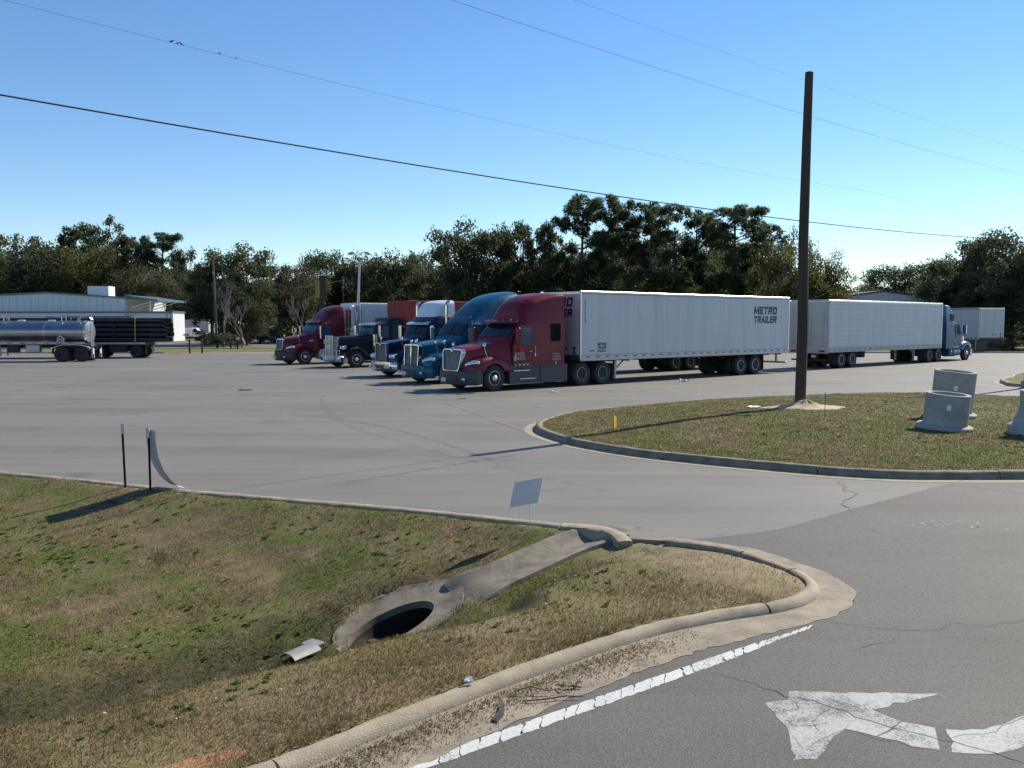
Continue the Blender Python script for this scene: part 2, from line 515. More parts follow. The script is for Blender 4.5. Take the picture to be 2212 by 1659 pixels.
# turf: the same patchwork colours for the soil and the blades that stand on it
def turf_mat(name, blades):
    m, nt, b, o, tc = base_mat(name)
    geo = nn(nt, 'ShaderNodeNewGeometry')
    co = tc.outputs['Object']
    n1 = noise_node(nt, co, 0.75, 8, 0.72, 0.5)
    n2 = noise_node(nt, co, 3.2, 7, 0.72)
    n3 = noise_node(nt, co, 9.0, 5, 0.7)
    tan = (0.190, 0.143, 0.060)
    brown = (0.098, 0.072, 0.031)
    green = (0.090, 0.112, 0.013)
    c = ramp(nt, n2.outputs[0], [(0.30, brown), (0.60, tan)]).outputs[0]
    add = nn(nt, 'ShaderNodeMath', operation='ADD')
    nt.links.new(n1.outputs[0], add.inputs[0])
    mul = nn(nt, 'ShaderNodeMath', operation='MULTIPLY')
    nt.links.new(n3.outputs[0], mul.inputs[0])
    mul.inputs[1].default_value = 0.55
    nt.links.new(mul.outputs[0], add.inputs[1])
    f = ramp(nt, add.outputs[0], [(0.72, 0.0), (0.86, 0.95)]).outputs[0]
    c = mixc(nt, f, c, green)
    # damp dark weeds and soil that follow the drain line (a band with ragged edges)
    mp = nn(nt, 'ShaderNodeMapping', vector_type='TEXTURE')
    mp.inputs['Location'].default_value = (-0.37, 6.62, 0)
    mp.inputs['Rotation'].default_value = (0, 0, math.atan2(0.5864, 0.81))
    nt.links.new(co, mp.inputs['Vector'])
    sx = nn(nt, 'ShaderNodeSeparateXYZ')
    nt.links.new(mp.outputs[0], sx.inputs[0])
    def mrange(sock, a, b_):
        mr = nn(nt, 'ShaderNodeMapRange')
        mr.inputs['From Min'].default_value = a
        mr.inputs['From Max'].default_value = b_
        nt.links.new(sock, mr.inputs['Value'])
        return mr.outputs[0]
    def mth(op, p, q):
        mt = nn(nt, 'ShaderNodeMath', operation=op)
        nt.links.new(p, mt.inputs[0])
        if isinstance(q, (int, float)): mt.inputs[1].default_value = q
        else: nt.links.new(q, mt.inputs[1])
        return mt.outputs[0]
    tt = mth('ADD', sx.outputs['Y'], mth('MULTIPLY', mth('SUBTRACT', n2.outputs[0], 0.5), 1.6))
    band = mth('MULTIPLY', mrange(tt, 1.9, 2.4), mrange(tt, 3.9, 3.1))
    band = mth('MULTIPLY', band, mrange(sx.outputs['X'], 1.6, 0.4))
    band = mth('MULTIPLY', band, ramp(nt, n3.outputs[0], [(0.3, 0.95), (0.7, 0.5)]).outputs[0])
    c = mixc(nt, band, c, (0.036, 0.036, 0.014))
    # drier straw-coloured strip along the road kerb
    dry = mth('MULTIPLY', mrange(tt, 1.75, 0.7), 0.62)
    c = mixc(nt, dry, c, (0.235, 0.178, 0.088))
    # sandy, thin-grassed soil inside the kerb nose, with a ragged edge
    ss = mth('ADD', sx.outputs['X'], mth('MULTIPLY', mth('SUBTRACT', n2.outputs[0], 0.5), 3.0))
    sandy = mth('MULTIPLY', mrange(ss, 3.3, 4.6), mrange(sx.outputs['X'], 9.0, 8.0))
    sandy = mth('MULTIPLY', sandy, mrange(sx.outputs['Y'], 8.0, 6.0))
    sandy = mth('MULTIPLY', sandy, 0.35 if blades else 0.85)
    c = mixc(nt, sandy, c, (0.34, 0.265, 0.165))
    if blades:
        rnd = geo.outputs['Random Per Island']
        k = ramp(nt, rnd, [(0.0, 0.72), (0.6, 1.06), (1.0, 1.4)]).outputs[0]
        c = mixc(nt, 1.0, c, k, 'MULTIPLY')
        pale = ramp(nt, rnd, [(0.93, 0.0), (0.96, 0.7)]).outputs[0]
        c = mixc(nt, pale, c, (0.30, 0.25, 0.16))
        nt.links.new(c, b.inputs['Base Color'])
        b.inputs['Roughness'].default_value = 0.7
        b.inputs['Specular IOR Level'].default_value = 0.25
        tr = nn(nt, 'ShaderNodeBsdfTranslucent')
        nt.links.new(c, tr.inputs['Color'])
        ms = nn(nt, 'ShaderNodeMixShader')
        ms.inputs[0].default_value = 0.38
        nt.links.new(b.outputs[0], ms.inputs[1])
        nt.links.new(tr.outputs[0], ms.inputs[2])
        nt.links.new(ms.outputs[0], o.inputs[0])
    else:
        # bare sandy and rusty patches with shapes of their own
        n5 = noise_node(nt, co, 1.6, 6, 0.65)
        fb = ramp(nt, n5.outputs[0], [(0.62, 0.0), (0.70, 0.75)]).outputs[0]
        c = mixc(nt, fb, c, (0.24, 0.185, 0.115))
        nt.links.new(c, b.inputs['Base Color'])
        b.inputs['Roughness'].default_value = 0.95
        bp = nn(nt, 'ShaderNodeBump')
        bp.inputs['Strength'].default_value = 0.8
        bp.inputs['Distance'].default_value = 0.03
        n6 = noise_node(nt, co, 30.0, 5, 0.7)
        nt.links.new(n6.outputs[0], bp.inputs['Height'])
        nt.links.new(bp.outputs[0], b.inputs['Normal'])
    M[name] = m
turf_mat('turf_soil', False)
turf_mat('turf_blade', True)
def simple_noise_mat(name, stops, scale, bump=0.6):
    m, nt, b, o, tc = base_mat(name)
    co = tc.outputs['Object']
    n1 = noise_node(nt, co, scale, 7, 0.65)
    nt.links.new(ramp(nt, n1.outputs[0], stops).outputs[0], b.inputs['Base Color'])
    b.inputs['Roughness'].default_value = 0.95
    n2 = noise_node(nt, co, scale * 9, 4, 0.6)
    bp = nn(nt, 'ShaderNodeBump')
    bp.inputs['Strength'].default_value = bump
    bp.inputs['Distance'].default_value = 0.02
    nt.links.new(n2.outputs[0], bp.inputs['Height'])
    nt.links.new(bp.outputs[0], b.inputs['Normal'])
    M[name] = m
simple_noise_mat('sand', [(0.3, (0.38, 0.29, 0.18)), (0.7, (0.58, 0.47, 0.31))], 3.0)
simple_noise_mat('rust_soil', [(0.3, (0.24, 0.11, 0.05)), (0.7, (0.36, 0.20, 0.10))], 5.0)
simple_noise_mat('dark_soil', [(0.3, (0.035, 0.024, 0.015)), (0.7, (0.075, 0.052, 0.03))], 8.0)
simple_noise_mat('pale_soil', [(0.3, (0.22, 0.17, 0.10)), (0.7, (0.40, 0.32, 0.21))], 6.0)

def leaf_mat(name, a, b_, transl=0.35, rough=0.5, scale=0.35):
    m, nt, b, o, tc = base_mat(name)
    geo = nn(nt, 'ShaderNodeNewGeometry')
    n1 = noise_node(nt, tc.outputs['Object'], scale, 3, 0.6)
    c = ramp(nt, n1.outputs[0], [(0.35, a), (0.65, b_)]).outputs[0]
    k = ramp(nt, geo.outputs['Random Per Island'], [(0.0, 0.75), (0.7, 1.05), (1.0, 1.35)]).outputs[0]
    c = mixc(nt, 1.0, c, k, 'MULTIPLY')
    nt.links.new(c, b.inputs['Base Color'])
    b.inputs['Roughness'].default_value = rough
    b.inputs['Specular IOR Level'].default_value = 0.12
    tr = nn(nt, 'ShaderNodeBsdfTranslucent')
    nt.links.new(c, tr.inputs['Color'])
    ms = nn(nt, 'ShaderNodeMixShader')
    ms.inputs[0].default_value = transl
    nt.links.new(b.outputs[0], ms.inputs[1])
    nt.links.new(tr.outputs[0], ms.inputs[2])
    nt.links.new(ms.outputs[0], o.inputs[0])
    M[name] = m
leaf_mat('leaf_oak', (0.080, 0.094, 0.046), (0.118, 0.128, 0.064), .55)
leaf_mat('leaf_dark', (0.062, 0.078, 0.042), (0.094, 0.110, 0.056), .55)
leaf_mat('leaf_olive', (0.095, 0.108, 0.036), (0.140, 0.142, 0.050), .55)
leaf_mat('leaf_brown', (0.100, 0.095, 0.054), (0.136, 0.124, 0.070), .55)
leaf_mat('leaf_pine', (0.056, 0.084, 0.040), (0.088, 0.118, 0.056), .55)
leaf_mat('leaf_weed', (0.075, 0.14, 0.03), (0.12, 0.20, 0.05), 0.45, 0.6, 3.0)

# ------------------------------------------------------------------ layout of verge, kerbs and lot
U = np.array([0.81, 0.5864])          # along the road
N = np.array([-0.5864, 0.81])         # from the road kerb into the verge
C0 = np.array([-0.37, 6.62])
def st(x, y):
    dx, dy = x - C0[0], y - C0[1]
    return dx * U[0] + dy * U[1], dx * N[0] + dy * N[1]
def XY(s, t):
    return C0[0] + s * U[0] + t * N[0], C0[1] + s * U[1] + t * N[1]

def resample(pts, step):
    pts = [np.array(p[:2], float) for p in pts]
    # catmull-rom then even spacing
    dense = []
    for i in range(len(pts) - 1):
        p0, p1, p2, p3 = pts[max(i - 1, 0)], pts[i], pts[i + 1], pts[min(i + 2, len(pts) - 1)]
        for k in range(24):
            t = k / 24
            dense.append(0.5 * ((2 * p1) + (-p0 + p2) * t + (2 * p0 - 5 * p1 + 4 * p2 - p3) * t * t + (-p0 + 3 * p1 - 3 * p2 + p3) * t ** 3))
    dense.append(pts[-1])
    d = np.array(dense)
    L = np.concatenate([[0], np.cumsum(np.linalg.norm(np.diff(d, axis=0), axis=1))])
    n = max(2, int(L[-1] / step) + 1)
    q = np.linspace(0, L[-1], n)
    return np.stack([np.interp(q, L, d[:, 0]), np.interp(q, L, d[:, 1])], 1)
def offset(path, d):
    t = np.gradient(path, axis=0)
    t /= np.linalg.norm(t, axis=1)[:, None] + 1e-9
    return path + np.stack([-t[:, 1], t[:, 0]], 1) * d     # +d = left of travel

def sm(x): 
    x = np.clip(x, 0, 1)
    return x * x * (3 - 2 * x)
# road kerb: from beside the viewer up to the nose and round it to the flume opening
KH = 0.092
k_px = [(620, 1632), (800, 1560), (1000, 1484), (1200, 1412), (1400, 1349), (1560, 1316), (1645, 1304), (1700, 1293), (1740, 1278), (1756, 1260), (1742, 1242), (1704, 1223), (1645, 1202), (1580, 1182), (1500, 1170), (1440, 1163)]
kerb_pts = [G(x, y, KH)[:2] for x, y in k_px]
d0 = np.array(kerb_pts[0]) - np.array(kerb_pts[2])
d0 /= np.linalg.norm(d0)
kerb_pts = [tuple(np.array(kerb_pts[0]) + d0 * 9), tuple(np.array(kerb_pts[0]) + d0 * 4)] + kerb_pts
KERB = resample(kerb_pts, 0.10)
# drive edge: from the flume opening away to the left
e_px = [(1352, 1158), (1310, 1146), (1200, 1133), (1030, 1115), (850, 1097), (620, 1078), (387, 1058), (180, 1036), (0, 1020)]
edge_pts = [G(x, y, 0.05)[:2] for x, y in e_px]
d1 = np.array(edge_pts[-1]) - np.array(edge_pts[-3])
d1 /= np.linalg.norm(d1)
edge_pts += [tuple(np.array(edge_pts[-1]) + d1 * 12), tuple(np.array(edge_pts[-1]) + d1 * 45)]
EDGE = resample(edge_pts, 0.25)
GUT = 0.54
_q = np.linspace(0, 1, len(KERB))
_sk = st(KERB[:, 0], KERB[:, 1])[0]
_k = np.gradient(KERB, axis=0); _k /= np.linalg.norm(_k, axis=1)[:, None]
KOUT = KERB - np.stack([-_k[:, 1], _k[:, 0]], 1) * (GUT - .13 * sm((_sk - 2.2) / 1.4))[:, None]             # outer rim of the gutter (road side)

# island in the lot
i_px = [(2140, 1016), (1889, 1013), (1628, 994), (1396, 971), (1250, 948), (1180, 928), (1163, 915), (1180, 903), (1240, 888), (1351, 876), (1502, 863), (1703, 853), (1904, 847), (2055, 849), (2212, 856)]
isl = [G(x, y, 0.15)[:2] for x, y in i_px]
isl = [(17.5, 15.6), (13.0, 15.4)] + isl + [(21.0, 30.5), (23.5, 27.5)]
ISL = resample(isl + [(23.8, 22.0), (21.5, 17.4), (17.5, 15.6)], 0.18)[:-1]

def poly_contains(poly, x, y):
    x = np.asarray(x); y = np.asarray(y)
    inside = np.zeros(x.shape, bool)
    n = len(poly)
    j = n - 1
    for i in range(n):
        xi, yi = poly[i]; xj, yj = poly[j]
        c = ((yi > y) != (yj > y)) & (x < (xj - xi) * (y - yi) / (yj - yi + 1e-12) + xi)
        inside ^= c
        j = i
    return inside
def seg_dist(path, x, y):
    """distance to a polyline, numpy"""
    p = np.stack([np.ravel(x), np.ravel(y)], 1)
    best = np.full(len(p), 1e9)
    a, b = path[:-1], path[1:]
    for i in range(len(a)):
        ab = b[i] - a[i]
        t = np.clip(((p - a[i]) @ ab) / (ab @ ab + 1e-12), 0, 1)
        d = np.linalg.norm(p - (a[i] + t[:, None] * ab), axis=1)
        best = np.minimum(best, d)
    return best.reshape(np.shape(x))

VERGE = np.concatenate([KERB, EDGE, [[-70, -25]]])

E0 = np.array(edge_pts[0]); EN = np.array([-0.39, -0.92])
def verge_z(x, y):
    x = np.asarray(x, float); y = np.asarray(y, float)
    s, t = st(x, y)
    zb = np.interp(s, [-9, -2, -0.4, 0.35, 1.0, 1.8, 2.6, 3.4, 4.1, 4.6], [-0.92, -0.82, -0.78, -0.70, -0.52, -0.36, -0.23, -0.11, -0.03, 0.0])
    tc = 2.75
    # wobble of the banks
    wob = 0.05 * np.sin(s * 1.7 + 1) + 0.04 * np.sin(s * 3.9 + t * 1.3)
    near = sm((t - 0.98 + .12 * sm((s + .3) / .8) - .70 * sm((s - 1.5) / .6) - wob) / (0.95 - .2 * sm((s - 1.5) / .6)))
    top_n = 0.09 - 0.09 * np.clip(t, 0, 1.2) / 1.2
    zn = top_n * (1 - near) + zb * near
    de = np.maximum((x - E0[0]) * EN[0] + (y - E0[1]) * EN[1], 0.0)
    dt = np.maximum(t - (tc + 0.35), 0.0)
    w = de / (de + dt * 1.0 + 1e-6)
    w = np.where(de <= 0, 0, w)
    steep = np.clip(dt / 0.5, 0, 1)
    w = w / (w + 0.6) * 1.6
    zf = zb * w * (1 - 0.22 * sm(steep)) + 0.02 * (1 - w)
    z = np.where(t < tc + 0.35, zn, zf)
    # nose: soil below the kerb top
    nose = sm((s - 3.6) / 1.0)
    z = z * (1 - nose) + nose * (0.05 + 0.02 * np.sin(x * 3) * np.sin(y * 2.3))
    z = z + 0.012 * np.sin(x * 2.1 + y) * np.sin(y * 1.7 - x * .6) + 0.006 * np.sin(x * 7.3) * np.sin(y * 6.1)
    return z

PIPE_S, PIPE_T = 0.98, 2.92
FT = 2.80
def flume_z(s):
    return np.interp(s, [1.3, 1.72, 1.95, 2.6, 3.4, 4.1, 4.8], [-0.60, -0.46, -0.335, -0.225, -0.11, -0.03, 0.0])
def plate_z(s, t):
    d = t - PIPE_T
    return -0.37 + (s - 1.75) * 0.24 + 0.13 * np.clip(d, -.7, 1) + 0.0
def plate_oval(s, t, k=1.0):
    return (((s - PIPE_S - .06 - .12 * (t - PIPE_T) / .66) / (.80 * k)) ** 2 + ((t - PIPE_T) / (.60 * k)) ** 2)
# ground: one sheet to the horizon, with the swale worked into it
xs = np.concatenate([[-1500, -500, -200, -100, -60, -40, -30, -22, -17], np.arange(-14, 5.2, 0.10), [8, 14, 25, 45, 80, 160, 400, 1500]])
ys = np.concatenate([[-300, -100, -40, -15, -6, 0], np.arange(2.5, 18.0, 0.10), [20, 24, 30, 40, 60, 90, 140, 250, 600, 2500]])
gx, gy = np.meshgrid(xs, ys)
inv = poly_contains(VERGE, gx, gy)
dk = np.minimum(seg_dist(KERB[::3], gx, gy), seg_dist(EDGE[::2], gx, gy))
gz = np.where(inv, verge_z(gx, gy), -0.05)
gs_s, gs_t = st(gx, gy)
ov_ = plate_oval(gs_s, gs_t)
bed = np.minimum(gz, plate_z(gs_s, gs_t) - .10)
bed = np.where((((gs_s - PIPE_S) / .62) ** 2 + ((gs_t - PIPE_T) / .42) ** 2) < 1, -1.35, bed)
gz = np.where(inv & (ov_ < .93), bed, gz)
_sh = 0.06 * np.sin(gs_s * 2.2) - 0.35 * sm((gs_s - 3.8) / 0.8)
chan = inv & (gs_s > 1.80) & (gs_s < 4.7) & (np.abs(gs_t - FT - _sh - .02) < .25 * (1 + .55 * sm((gs_s - 3.7) / .9)))
gz = np.where(chan, np.minimum(gz, flume_z(gs_s) - .10), gz)
gz = np.where(inv & (gx < -14), np.minimum(gz, 0.0), gz)
edge_fade = sm((dk - 0.02) / 0.10)
gz = np.where(inv, gz * edge_fade + (1 - edge_fade) * np.minimum(gz, 0.03), -0.05)
nx_, ny_ = len(xs), len(ys)
idx = np.arange(nx_ * ny_).reshape(ny_, nx_)
quads = np.stack([idx[:-1, :-1], idx[:-1, 1:], idx[1:, 1:], idx[1:, :-1]], -1).reshape(-1, 4)
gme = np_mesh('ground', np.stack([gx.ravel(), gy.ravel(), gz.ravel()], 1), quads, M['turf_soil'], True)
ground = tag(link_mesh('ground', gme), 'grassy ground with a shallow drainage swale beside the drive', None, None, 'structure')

def sheet(name, outline, z, mat, label, parent=None):
    bm = bmesh.new()
    vs_ = [bm.verts.new((p[0], p[1], z)) for p in outline]
    f = bm.faces.new(vs_)
    f.normal_update()
    if f.normal.z < 0: f.normal_flip()
    bmesh.ops.triangulate(bm, faces=[f])
    me = bpy.data.meshes.new(name)
    bm.to_mesh(me); bm.free()
    me.materials.append(mat)
    o = link_mesh(name, me, parent)
    if parent is None: tag(o, label, None, None, 'structure')
    return o
# parking lot and drive (asphalt) round the verge
lot_outline = [tuple(p) for p in KOUT[::-1]] 
lot_outline = [tuple(p) for p in KOUT] + [tuple(p) for p in EDGE]
last = EDGE[-1]
lot_outline += [(-95, last[1] + 2), (-95, 78.5), (-28, 78.5), (-20, 78.8), (140, 79.5), (140, -30), (KOUT[0][0] - 22, -30), (KOUT[0][0] - 1.0, KOUT[0][1] - 1.0)]
parking_lot = sheet('parking_lot', lot_outline, 0.0, M['lot_asphalt'], 'pale grey asphalt truck parking lot and entrance drive')
# the road with its darker, coarser asphalt
seam = [G(x, y)[:2] for x, y in [(1448, 1166), (1500, 1165), (1560, 1160), (1640, 1151), (1700, 1142), (1800, 1112), (1900, 1085), (2050, 1046), (2105, 1032)]]
ko = offset(KERB, -0.40)
ro = [tuple(p) for p in ko] + seam + [(9.6, 15.6), (13.0, 15.1), (17.5, 15.2), (60, 20), (60, -30), (KOUT[0][0] - 22, -30), (ko[0][0] - 0.7, ko[0][1] - .7)]
road = sheet('road', ro, 0.004, M['road_asphalt'], 'dark grey coarse asphalt road with cracks and white markings')

# back drive beyond the far grass strip
bd = [(-44, 97), (-8, 99), (-6, 118), (-44, 140), (-70, 140), (-70, 120)]
sheet('back_drive', bd, -0.046, M['lot_asphalt'], 'pale paved drive beyond the far grass strip')
# a pale concrete strip along the far lot edge
fs = [(-30, 78.6), (-7, 79.2), (-7, 84.5), (-20, 84.0), (-30, 80.5)]
sheet('far_gutter', fs, -0.03, M['gutter_sand'], 'pale sandy concrete apron at the far lot edge')

# ------------------------------------------------------------------ kerbs, built in cast sections
def kerb_run(root, path, width, h, z0, joints, mat, ang=45, lean=0.02):
    """sections between joints (metres along the path); profile rounded on top"""
    L = np.concatenate([[0], np.cumsum(np.linalg.norm(np.diff(path, axis=0), axis=1))])
    cuts = [0] + joints + [L[-1]]
    for a, b in zip(cuts[:-1], cuts[1:]):
        ga, gb = a + 0.010, b - 0.010
        q = np.linspace(ga, gb, max(2, int((gb - ga) / 0.12)))
        px_ = np.interp(q, L, path[:, 0]); py_ = np.interp(q, L, path[:, 1])
        P = np.stack([px_, py_], 1)
        T = np.gradient(P, axis=0); T /= np.linalg.norm(T, axis=1)[:, None] + 1e-9
        Nn = np.stack([-T[:, 1], T[:, 0]], 1)
        hh = h + random.uniform(-.008, .008)
        sh = random.uniform(-.012, .012)
        prof = [(-width / 2 - .03, z0 - .12), (-width / 2 - lean, z0 + .01), (-width / 2, z0 + hh * .55), (-width / 2 + .03, z0 + hh * .9), (-width / 2 + .065, z0 + hh), (width / 2 - .03, z0 + hh * 1.0), (width / 2, z0 + hh * .85), (width / 2, z0 - .12)]
        jt = rng.normal(0, .0028, (len(P), len(prof), 2))
        rings = [[(p[0] + n[0] * (o + sh + jt[i_, j_, 0]), p[1] + n[1] * (o + sh + jt[i_, j_, 0]), z + jt[i_, j_, 1]) for j_, (o, z) in enumerate(prof)] for i_, (p, n) in enumerate(zip(P, Nn))]
        MB().loft(rings).build('kerb_section', mat, root, ang)
rk = bpy.data.objects.new('road_kerb', None); COL.objects.link(rk)
tag(rk, 'rounded tan concrete kerb between the road and the grass verge', None, None, 'structure')
Lk = np.concatenate([[0], np.cumsum(np.linalg.norm(np.diff(KERB, axis=0), axis=1))])
def arc_at(path, L, x, y):
    return float(L[np.argmin(np.hypot(path[:, 0] - x, path[:, 1] - y))])
jts = sorted([arc_at(KERB, Lk, *G(x, y, KH)[:2]) for x, y in [(600, 1640), (1645, 1303), (1722, 1226), (1610, 1189)]] + [3.0, 6.2])
kerb_run(rk, KERB, 0.115, KH, 0.0, jts, M['kerb_concrete'])
# gutter pan, sand-strewn
gp = list(map(tuple, offset(KERB, -0.04))) + list(map(tuple, KOUT[::-1] + rng.normal(0, .012, KOUT.shape)))
sheet('gutter', gp, 0.008, M['gutter_sand'], 'sandy concrete gutter pan between kerb and road')

ek = bpy.data.objects.new('drive_kerb', None); COL.objects.link(ek)
tag(ek, 'low flush concrete kerb along the drive and grass verge', None, None, 'structure')
Le = np.linalg.norm(np.diff(EDGE, axis=0), axis=1).sum()
kerb_run(ek, EDGE[::-1], 0.15, 0.055, 0.0, list(np.arange(3, Le - .5, 3.1)), M['kerb_concrete'], 45, 0.005)

ik = bpy.data.objects.new('island_kerb', None); COL.objects.link(ik)
tag(ik, 'raised concrete kerb round the grass island in the lot', None, None, 'structure')
ISLc = np.concatenate([ISL, ISL[:1]])
Li = np.linalg.norm(np.diff(ISLc, axis=0), axis=1).sum()
kerb_run(ik, ISLc[::-1], 0.17, 0.15, 0.0, list(np.arange(1.4, Li - .5, 3.05)), M['kerb_dark'], 45, 0.02)
ia, ib = offset(ISLc[::-1], -0.07), offset(ISLc[::-1], -0.36)
gmb = MB().loft([[(p[0], p[1], 0.006) for p in ia], [(p[0], p[1], 0.005) for p in ib]], closed=False)
tag(gmb.build('island_gutter', M['kerb_concrete']), 'narrow concrete gutter round the grass island', None, None, 'structure')

# island turf, slightly crowned
ixs = np.arange(-1, 25, 0.18); iys = np.arange(14, 34, 0.18)
ix, iy = np.meshgrid(ixs, iys)
ISLI = offset(ISLc[::-1], 0.06)
iin = poly_contains(ISLI, ix, iy)
idd = seg_dist(ISLc[::2], ix, iy)
def island_z(x, y, d):
    dip = sm((x - 7.2) / 6.0) * sm((30 - y) / 9.0) * sm(d / 1.6)
    return 0.125 + 0.10 * sm(d / 5.0) - 0.13 * dip + 0.012 * np.sin(x * 2.2) * np.sin(y * 1.9) + .006 * np.sin(x * 7) * np.sin(y * 6)
iz = island_z(ix, iy, idd)
iid = np.arange(ix.size).reshape(ix.shape)
iq = np.stack([iid[:-1, :-1], iid[:-1, 1:], iid[1:, 1:], iid[1:, :-1]], -1).reshape(-1, 4)
iq = iq[iin.ravel()[iq].any(1)]
# snap the outermost ring of vertices onto the kerb's inner line
used = np.unique(iq)
vx, vy = ix.ravel().copy(), iy.ravel().copy()
outv = used[~iin.ravel()[used]]
for v in outv:
    j = np.argmin(np.hypot(ISLI[:, 0] - vx[v], ISLI[:, 1] - vy[v]))
    vx[v], vy[v] = ISLI[j]
zz = iz.ravel().copy(); zz[outv] = 0.12
rem = -np.ones(ix.size, int); rem[used] = np.arange(len(used))
ime = np_mesh('island_ground', np.stack([vx[used], vy[used], zz[used]], 1), rem[iq], M['turf_soil'], True)
tag(link_mesh('island_ground', ime), 'browned grass island inside the raised kerb', None, None, 'structure')

# second island cut by the frame
i2 = resample([G(2185, 820)[:2], G(2166, 824)[:2], G(2172, 830)[:2], G(2212, 836)[:2], (25.5, 36.2), (28.5, 37.6), (28, 41.5), G(2212, 812)[:2], G(2185, 820)[:2]], 0.25)
i2[-1] = i2[0]
i2r = bpy.data.objects.new('island_kerb', None); COL.objects.link(i2r)
tag(i2r, 'small kerbed island at the lot edge beyond the concrete risers', None, None, 'structure')
kerb_run(i2r, i2, 0.17, 0.15, 0.0, list(np.arange(2.0, 12, 3.0)), M['kerb_concrete'], 45, 0.02)
o2 = offset(i2, -0.32)
o2 = o2 if poly_contains(o2, np.array([27.0]), np.array([39.0]))[0] else offset(i2, 0.32)
sheet('island_gutter', o2[:-1], 0.0055, M['kerb_concrete'], 'pale concrete gutter round the small island')
sheet('island_ground', i2[:-1], 0.11, M['turf_soil'], 'brown ground inside the small kerbed island')

# far kerb line of the lot
fk = bpy.data.objects.new('far_kerb', None); COL.objects.link(fk)
tag(fk, 'far kerb line at the back of the parking lot', None, None, 'structure')
kerb_run(fk, resample([(-90, 78.6), (-60, 78.6), (-31, 78.6)], 1.0), 0.16, 0.13, 0.0, list(np.arange(6, 57, 6.0)), M['kerb_concrete'])
kerb_run(fk, resample([(30, 79.2), (60, 79.4), (110, 79.6)], 1.0), 0.16, 0.13, 0.0, list(np.arange(6, 78, 6.0)), M['kerb_concrete'])
# ------------------------------------------------------------------ markings and cracks on the road
def z8(x, y, z=0.008):
    return G(1335.4 + .3963 * x, 1021.2 + .3963 * y, z)
def flat(name, pts, z, mat, parent, th=0.0):
    m = MB()
    if th: m.prism([(p[0], p[1]) for p in pts], z, z + th, 'xy')
    else: m.add([(p[0], p[1], z) for p in pts], [tuple(range(len(pts)))])
    o = m.build(name, mat, parent)
    return o
el = bpy.data.objects.new('edge_line', None); COL.objects.link(el)
tag(el, 'white road edge line broken into short cracked blocks', None, None, 'structure')
A = np.array(G(880, 1664)[:2]); B = np.array(G(1752, 1355)[:2])
dl = (B - A) / np.linalg.norm(B - A); nl = np.array([-dl[1], dl[0]])
pos = -1.2
Ltot = np.linalg.norm(B - A)
while pos < Ltot:
    ln = random.uniform(0.10, 0.21)
    if pos + ln > Ltot: ln = Ltot - pos
    w = 0.062 * (1 if pos < Ltot - 1.2 else max(.35, (Ltot - pos) / 1.2))
    sk = 0.045 + random.uniform(-.02, .02)
    pts = []
    for k in range(5):
        pts.append((pos + ln * k / 4 + random.uniform(-.008, .008) - sk, -w + random.uniform(-.008, .006)))
    for k in range(3):
        pts.append((pos + ln + sk * (k - 1) * .8 + random.uniform(-.006, .006), -w * .6 + w * .6 * k))
    for k in range(5):
        pts.append((pos + ln - ln * k / 4 + random.uniform(-.008, .008) + sk, w + random.uniform(-.006, .008)))
    for k in range(3):
        pts.append((pos + sk * (1 - k) * .8 + random.uniform(-.006, .006), w * .6 - w * .6 * k))
    P = [A + dl * u + nl * v for u, v in pts]
    flat('paint_block', P, 0.0065, M['road_white'], el)
    pos += ln + random.uniform(0.002, 0.009)
ar = bpy.data.objects.new('turn_arrow', None); COL.objects.link(ar)
tag(ar, 'worn white painted turn arrow on the dark road', None, None, 'structure')
def jag(pts, step=0.10, amp=0.008):
    out_ = []
    n = len(pts)
    for i in range(n):
        a = np.array(pts[i][:2]); b = np.array(pts[(i + 1) % n][:2])
        k = max(1, int(np.linalg.norm(b - a) / step))
        for j in range(k):
            p = a + (b - a) * j / k
            out_.append(p + (rng.normal(0, amp, 2) if j else 0))
    return out_
head = [z8(*p) for p in [(802, 1252), (928, 1238), (930, 1190), (1340, 1198), (1750, 1201), (1600, 1240), (1385, 1291), (1540, 1352), (1465, 1408), (1405, 1434), (1240, 1396), (1170, 1440), (1080, 1560), (950, 1566), (940, 1470), (928, 1405), (885, 1352)]]
shaft = [z8(*p) for p in [(1548, 1356), (1640, 1372), (1726, 1388), (1752, 1508), (1600, 1488), (1412, 1437), (1475, 1412)]]
tail = [z8(*p) for p in [(1786, 1396), (1880, 1402), (1990, 1398), (2090, 1372), (2212, 1320), (2420, 1200), (2520, 1300), (2330, 1440), (2180, 1502), (2050, 1530), (1930, 1530), (1820, 1522)]]
for nm, pl in (('arrow_head', head), ('arrow_shaft', shaft), ('arrow_tail', tail)):
    flat(nm, jag(pl, .07, .012), 0.0062, M['arrow_white'], ar)

def crack(parent, pts, w=0.010, z=0.0078, name='crack'):
    P = [np.array(p[:2]) for p in pts]
    fine = []
    for a, b in zip(P[:-1], P[1:]):
        L = np.linalg.norm(b - a)
        k = max(2, int(L / 0.09))
        nrm = np.array([-(b - a)[1], (b - a)[0]]) / (L + 1e-9)
        for j in range(k):
            fine.append(a + (b - a) * j / k + nrm * rng.normal(0, 0.016))
    fine.append(P[-1])
    fine = np.array(fine)
    w = w * .62
    l, r = [], []
    n = len(fine)
    T = np.gradient(fine, axis=0); T /= np.linalg.norm(T, axis=1)[:, None] + 1e-9
    for i in range(n):
        ww = w * (0.35 + rng.random()) * min(1.0, 0.3 + 4 * min(i, n - 1 - i) / n)
        nr = np.array([-T[i, 1], T[i, 0]])
        l.append((*(fine[i] + nr * ww / 2), z)); r.append((*(fine[i] - nr * ww / 2), z))
    MB().loft([l, r], closed=False).build(name, M['crack_tar'], parent)
